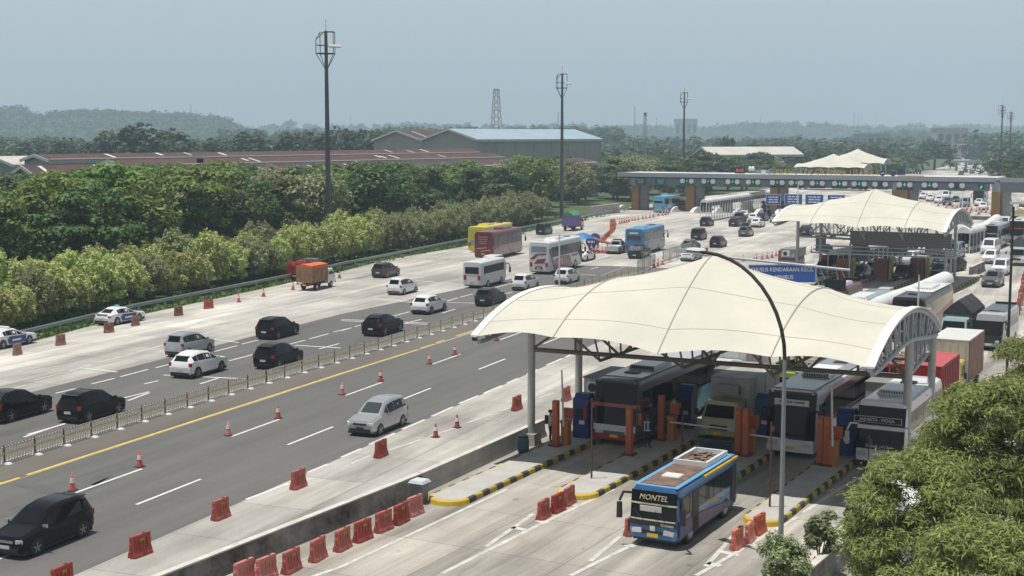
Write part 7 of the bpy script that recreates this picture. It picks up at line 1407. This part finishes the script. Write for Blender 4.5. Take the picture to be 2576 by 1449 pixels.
# ================================================================ PEOPLE
SKIN = M('skin', (.23, .13, .085), .6); HAIRM = M('black_hair', (.012, .011, .01), .6); NAVYC = M('navy_uniform', (.012, .014, .026), .8); VORG = M('orange_vest', (.62, .12, .03), .7); VBLU = M('blue_vest', (.03, .07, .2), .7); VYEL = M('lime_vest', (.45, .5, .1), .7); TAPE = M('reflective_tape', (.62, .64, .64), .4); SHIRT = M('pale_shirt', (.45, .46, .44), .8); PACK = M('dark_rucksack', (.02, .02, .022), .8)
def person(label, loc, face, arms, vest, vesttape, legsm=NAVYC, sleeve=NAVYC, pack=False, turn=0.0, stride=.0):
    """standing figure 1.68 m; local +Y is the way it faces; arms: (elbow, wrist) offsets for each side"""
    o = thing('person', label, 'person', loc, face)
    V, E, Rr = [], [], []
    def chain(start, pts):
        a = start
        for p, r in pts: V.append(Vector(p)); Rr.append(r); E.append((a, len(V) - 1)); a = len(V) - 1
        return a
    V.append(Vector((0, 0, .92))); Rr.append((.155, .11))
    ch = chain(0, [((0, .0, 1.05), (.14, .10)), ((0, .0, 1.2), (.155, .11)), ((0, -.005, 1.34), (.165, .105))]); nk = chain(ch, [((0, .0, 1.43), (.062, .06)), ((0, .015, 1.49), (.058, .06))])
    hd = chain(nk, [((0, .02, 1.545), (.074, .088)), ((0, .02, 1.61), (.076, .093)), ((0, .012, 1.665), (.055, .066))])
    hands = []
    for s, (el, wr) in zip((-1, 1), arms):
        sh = (s * .195, 0, 1.385); e = (sh[0] + s * el[0], sh[1] + el[1], sh[2] + el[2]); w_ = (e[0] + s * wr[0], e[1] + wr[1], e[2] + wr[2])
        a = chain(ch, [(sh, (.062, .062)), (tuple(lerp(sh, e, .5)), (.052, .052)), (e, (.043, .043)), (tuple(lerp(e, w_, .5)), (.04, .04)), (w_, (.028, .032))]); d = (Vector(w_) - Vector(e)).normalized(); pm2 = Vector(w_) + d * .06
        p = chain(a, [(tuple(pm2), (.036, .022))]); hands.append((Vector(w_), d, s, p))
    for s in (-1, 1):
        st = s * stride; chain(0, [((s * .095, 0, .86), (.098, .1)), ((s * .105, st * .4, .66), (.082, .085)), ((s * .108, st * .7 + .02, .47), (.06, .062)), ((s * .11, st * .9, .3), (.057, .06)), ((s * .112, st, .1), (.04, .042)), ((s * .115, st + .1, .045), (.043, .036)), ((s * .12, st + .17, .035), (.04, .026))])
    def grow(name, V, E, Rr, mats, sub=1, parent=o):
        me = bpy.data.meshes.new(name); me.from_pydata(V, E, []); ob = link(name, me); md = ob.modifiers.new('s', 'SKIN'); md.use_smooth_shade = True; md.branch_smoothing = .4
        for i, r in enumerate(Rr): me.skin_vertices[0].data[i].radius = r; me.skin_vertices[0].data[i].use_root = i == 0
        m2 = ob.modifiers.new('d', 'SUBSURF'); m2.levels = sub; m2.render_levels = sub
        me2 = bpy.data.meshes.new_from_object(ob.evaluated_get(bpy.context.evaluated_depsgraph_get())); bpy.data.objects.remove(ob); me2.materials.clear()
        for m_ in mats: me2.materials.append(m_)
        r = link(name, me2, parent); return r
    # fingers: five short skinned chains rooted in each palm
    for (w_, d, s, p) in hands:
        sd = d.orthogonal().normalized() if abs(d.z) < .95 else Vector((0, 1, 0)); up = d.cross(sd)
        for k in range(4):
            q = w_ + d * .08 + sd * (k - 1.5) * .021; ln = (.034, .04, .037, .028)[k]; c = up * .012; chain(p, [(tuple(q), (.011, .010)), (tuple(q + d * ln + c), (.009, .009)), (tuple(q + d * ln * 1.7 + c * 2.5), (.008, .008))])
        chain(p, [(tuple(w_ + d * .035 + sd * .035), (.012, .011)), (tuple(w_ + d * .07 + sd * .055 + up * .015), (.01, .01))])
    bd = grow('body', V, E, Rr, [SKIN, legsm, sleeve, BLK])
    for pl in bd.data.polygons:
        c = pl.center
        pl.material_index = 3 if c.z < .085 else 1 if c.z < .98 else 0 if c.z > 1.44 else 2
    hset = [w_ + d * .02 for (w_, d, s, p) in hands]
    for pl in bd.data.polygons:
        if any((pl.center - h).length < .12 and (pl.center - h).dot(d_[1]) > -.02 for h, d_ in zip(hset, hands)): pl.material_index = 0
    b = MB(); b.lathe([(.098, 1.585), (.102, 1.63), (.088, 1.68), (.05, 1.71), (.0, 1.715)], 14); h = b.build('hair', HAIRM, o)
    for v in h.data.vertices: v.co.y = v.co.y * 1.12 + .004 - (.022 if v.co.z < 1.6 else .0)
    b = MB()
    for s in (-1, 1): b.box((s * .033, .113, 1.575), (.024, .008, .012))
    b.build('eye_pattern', BLK, o); b = MB(); b.box((0, .122, 1.548), (.022, .03, .04), .6, .5); b.build('nose', SKIN, o); b = MB(); b.box((0, .112, 1.512), (.045, .008, .012)); b.build('mouth', M('lips', (.16, .06, .05), .6), o)
    b = MB()
    for s in (-1, 1): b.box((s * .088, .015, 1.565), (.018, .03, .055))
    b.build('ear_pattern', SKIN, o)
    if vest:
        b = MB(); n = 16; rg = []
        for z, rx, ry in ((.9, .185, .14), (1.0, .178, .13), (1.15, .18, .132), (1.3, .195, .135), (1.40, .17, .11), (1.43, .12, .085)): rg.append([(rx * cos(2 * pi * i / n), ry * sin(2 * pi * i / n) - .004, z) for i in range(n)])
        b.loft(rg, True, False); v = b.build('vest', vest, o); b = MB()
        for z, rx, ry in ((.98, .186, .139), (1.16, .189, .141)) if vesttape == 1 else ((.93, .19, .143), (1.36, .193, .133)):
            b.loft([[((rx) * cos(2 * pi * i / n), ry * sin(2 * pi * i / n) - .004, zz) for i in range(n)] for zz in (z, z + .05)], True, False)
        for s in (-1, 1):
            for y in (-1, 1): b.box((s * .1, y * .132, 1.2 if vesttape == 2 else 1.28), (.045, .012, .42 if vesttape == 2 else .28))
        b.build('reflective_tape_pattern', TAPE, v)
    if pack: b = MB(); b.box((0, -.2, 1.2), (.3, .17, .42), .85, .8); b.build('rucksack', PACK, o)
    return o
DOWN = ((.05, .0, -.27), (.01, .05, -.25)); REACH = ((.08, .16, -.2), (-.02, .24, .05)); BENT = ((.07, .05, -.26), (-.08, .2, -.04))
def pl_(q): p = at(*q); return Vector((p.x, p.y, .245))
person('guard with a rucksack and lime vest standing beside the orange post', pl_((1384, 1124)), -HL - 1.0, (DOWN, BENT), VYEL, 1, NAVYC, SHIRT, True)
person('worker in an orange vest with white bands at the coach beside the blue kiosk', pl_((1473, 1112)), -HL - .2, (DOWN, REACH), VORG, 1)
person('worker in a blue vest with white edges standing on the island', pl_((1628, 1140)), -HL - .1, (DOWN, DOWN), VBLU, 2, stride=.03)
person('worker in an orange and white vest reaching to the cabinet left of the box truck', pl_((1703, 1090)), -HL + 1.3, (REACH, BENT), M('faded_orange_vest', (.5, .13, .08), .7), 1)

# ================================================================ HUMID AIR
b = MB(); b.box((0, 2450, 124), (8600, 5300, 260)); hzm = bpy.data.materials.new('haze'); hzm.use_nodes = True; n = hzm.node_tree.nodes; n.remove(n['Principled BSDF'])
pv = n.new('ShaderNodeVolumePrincipled'); pv.inputs['Color'].default_value = (.66, .84, 1.0, 1); pv.inputs['Density'].default_value = .00032; pv.inputs['Anisotropy'].default_value = .2
hzm.node_tree.links.new(pv.outputs[0], n['Material Output'].inputs['Volume']); stuff(b.build('haze', hzm))
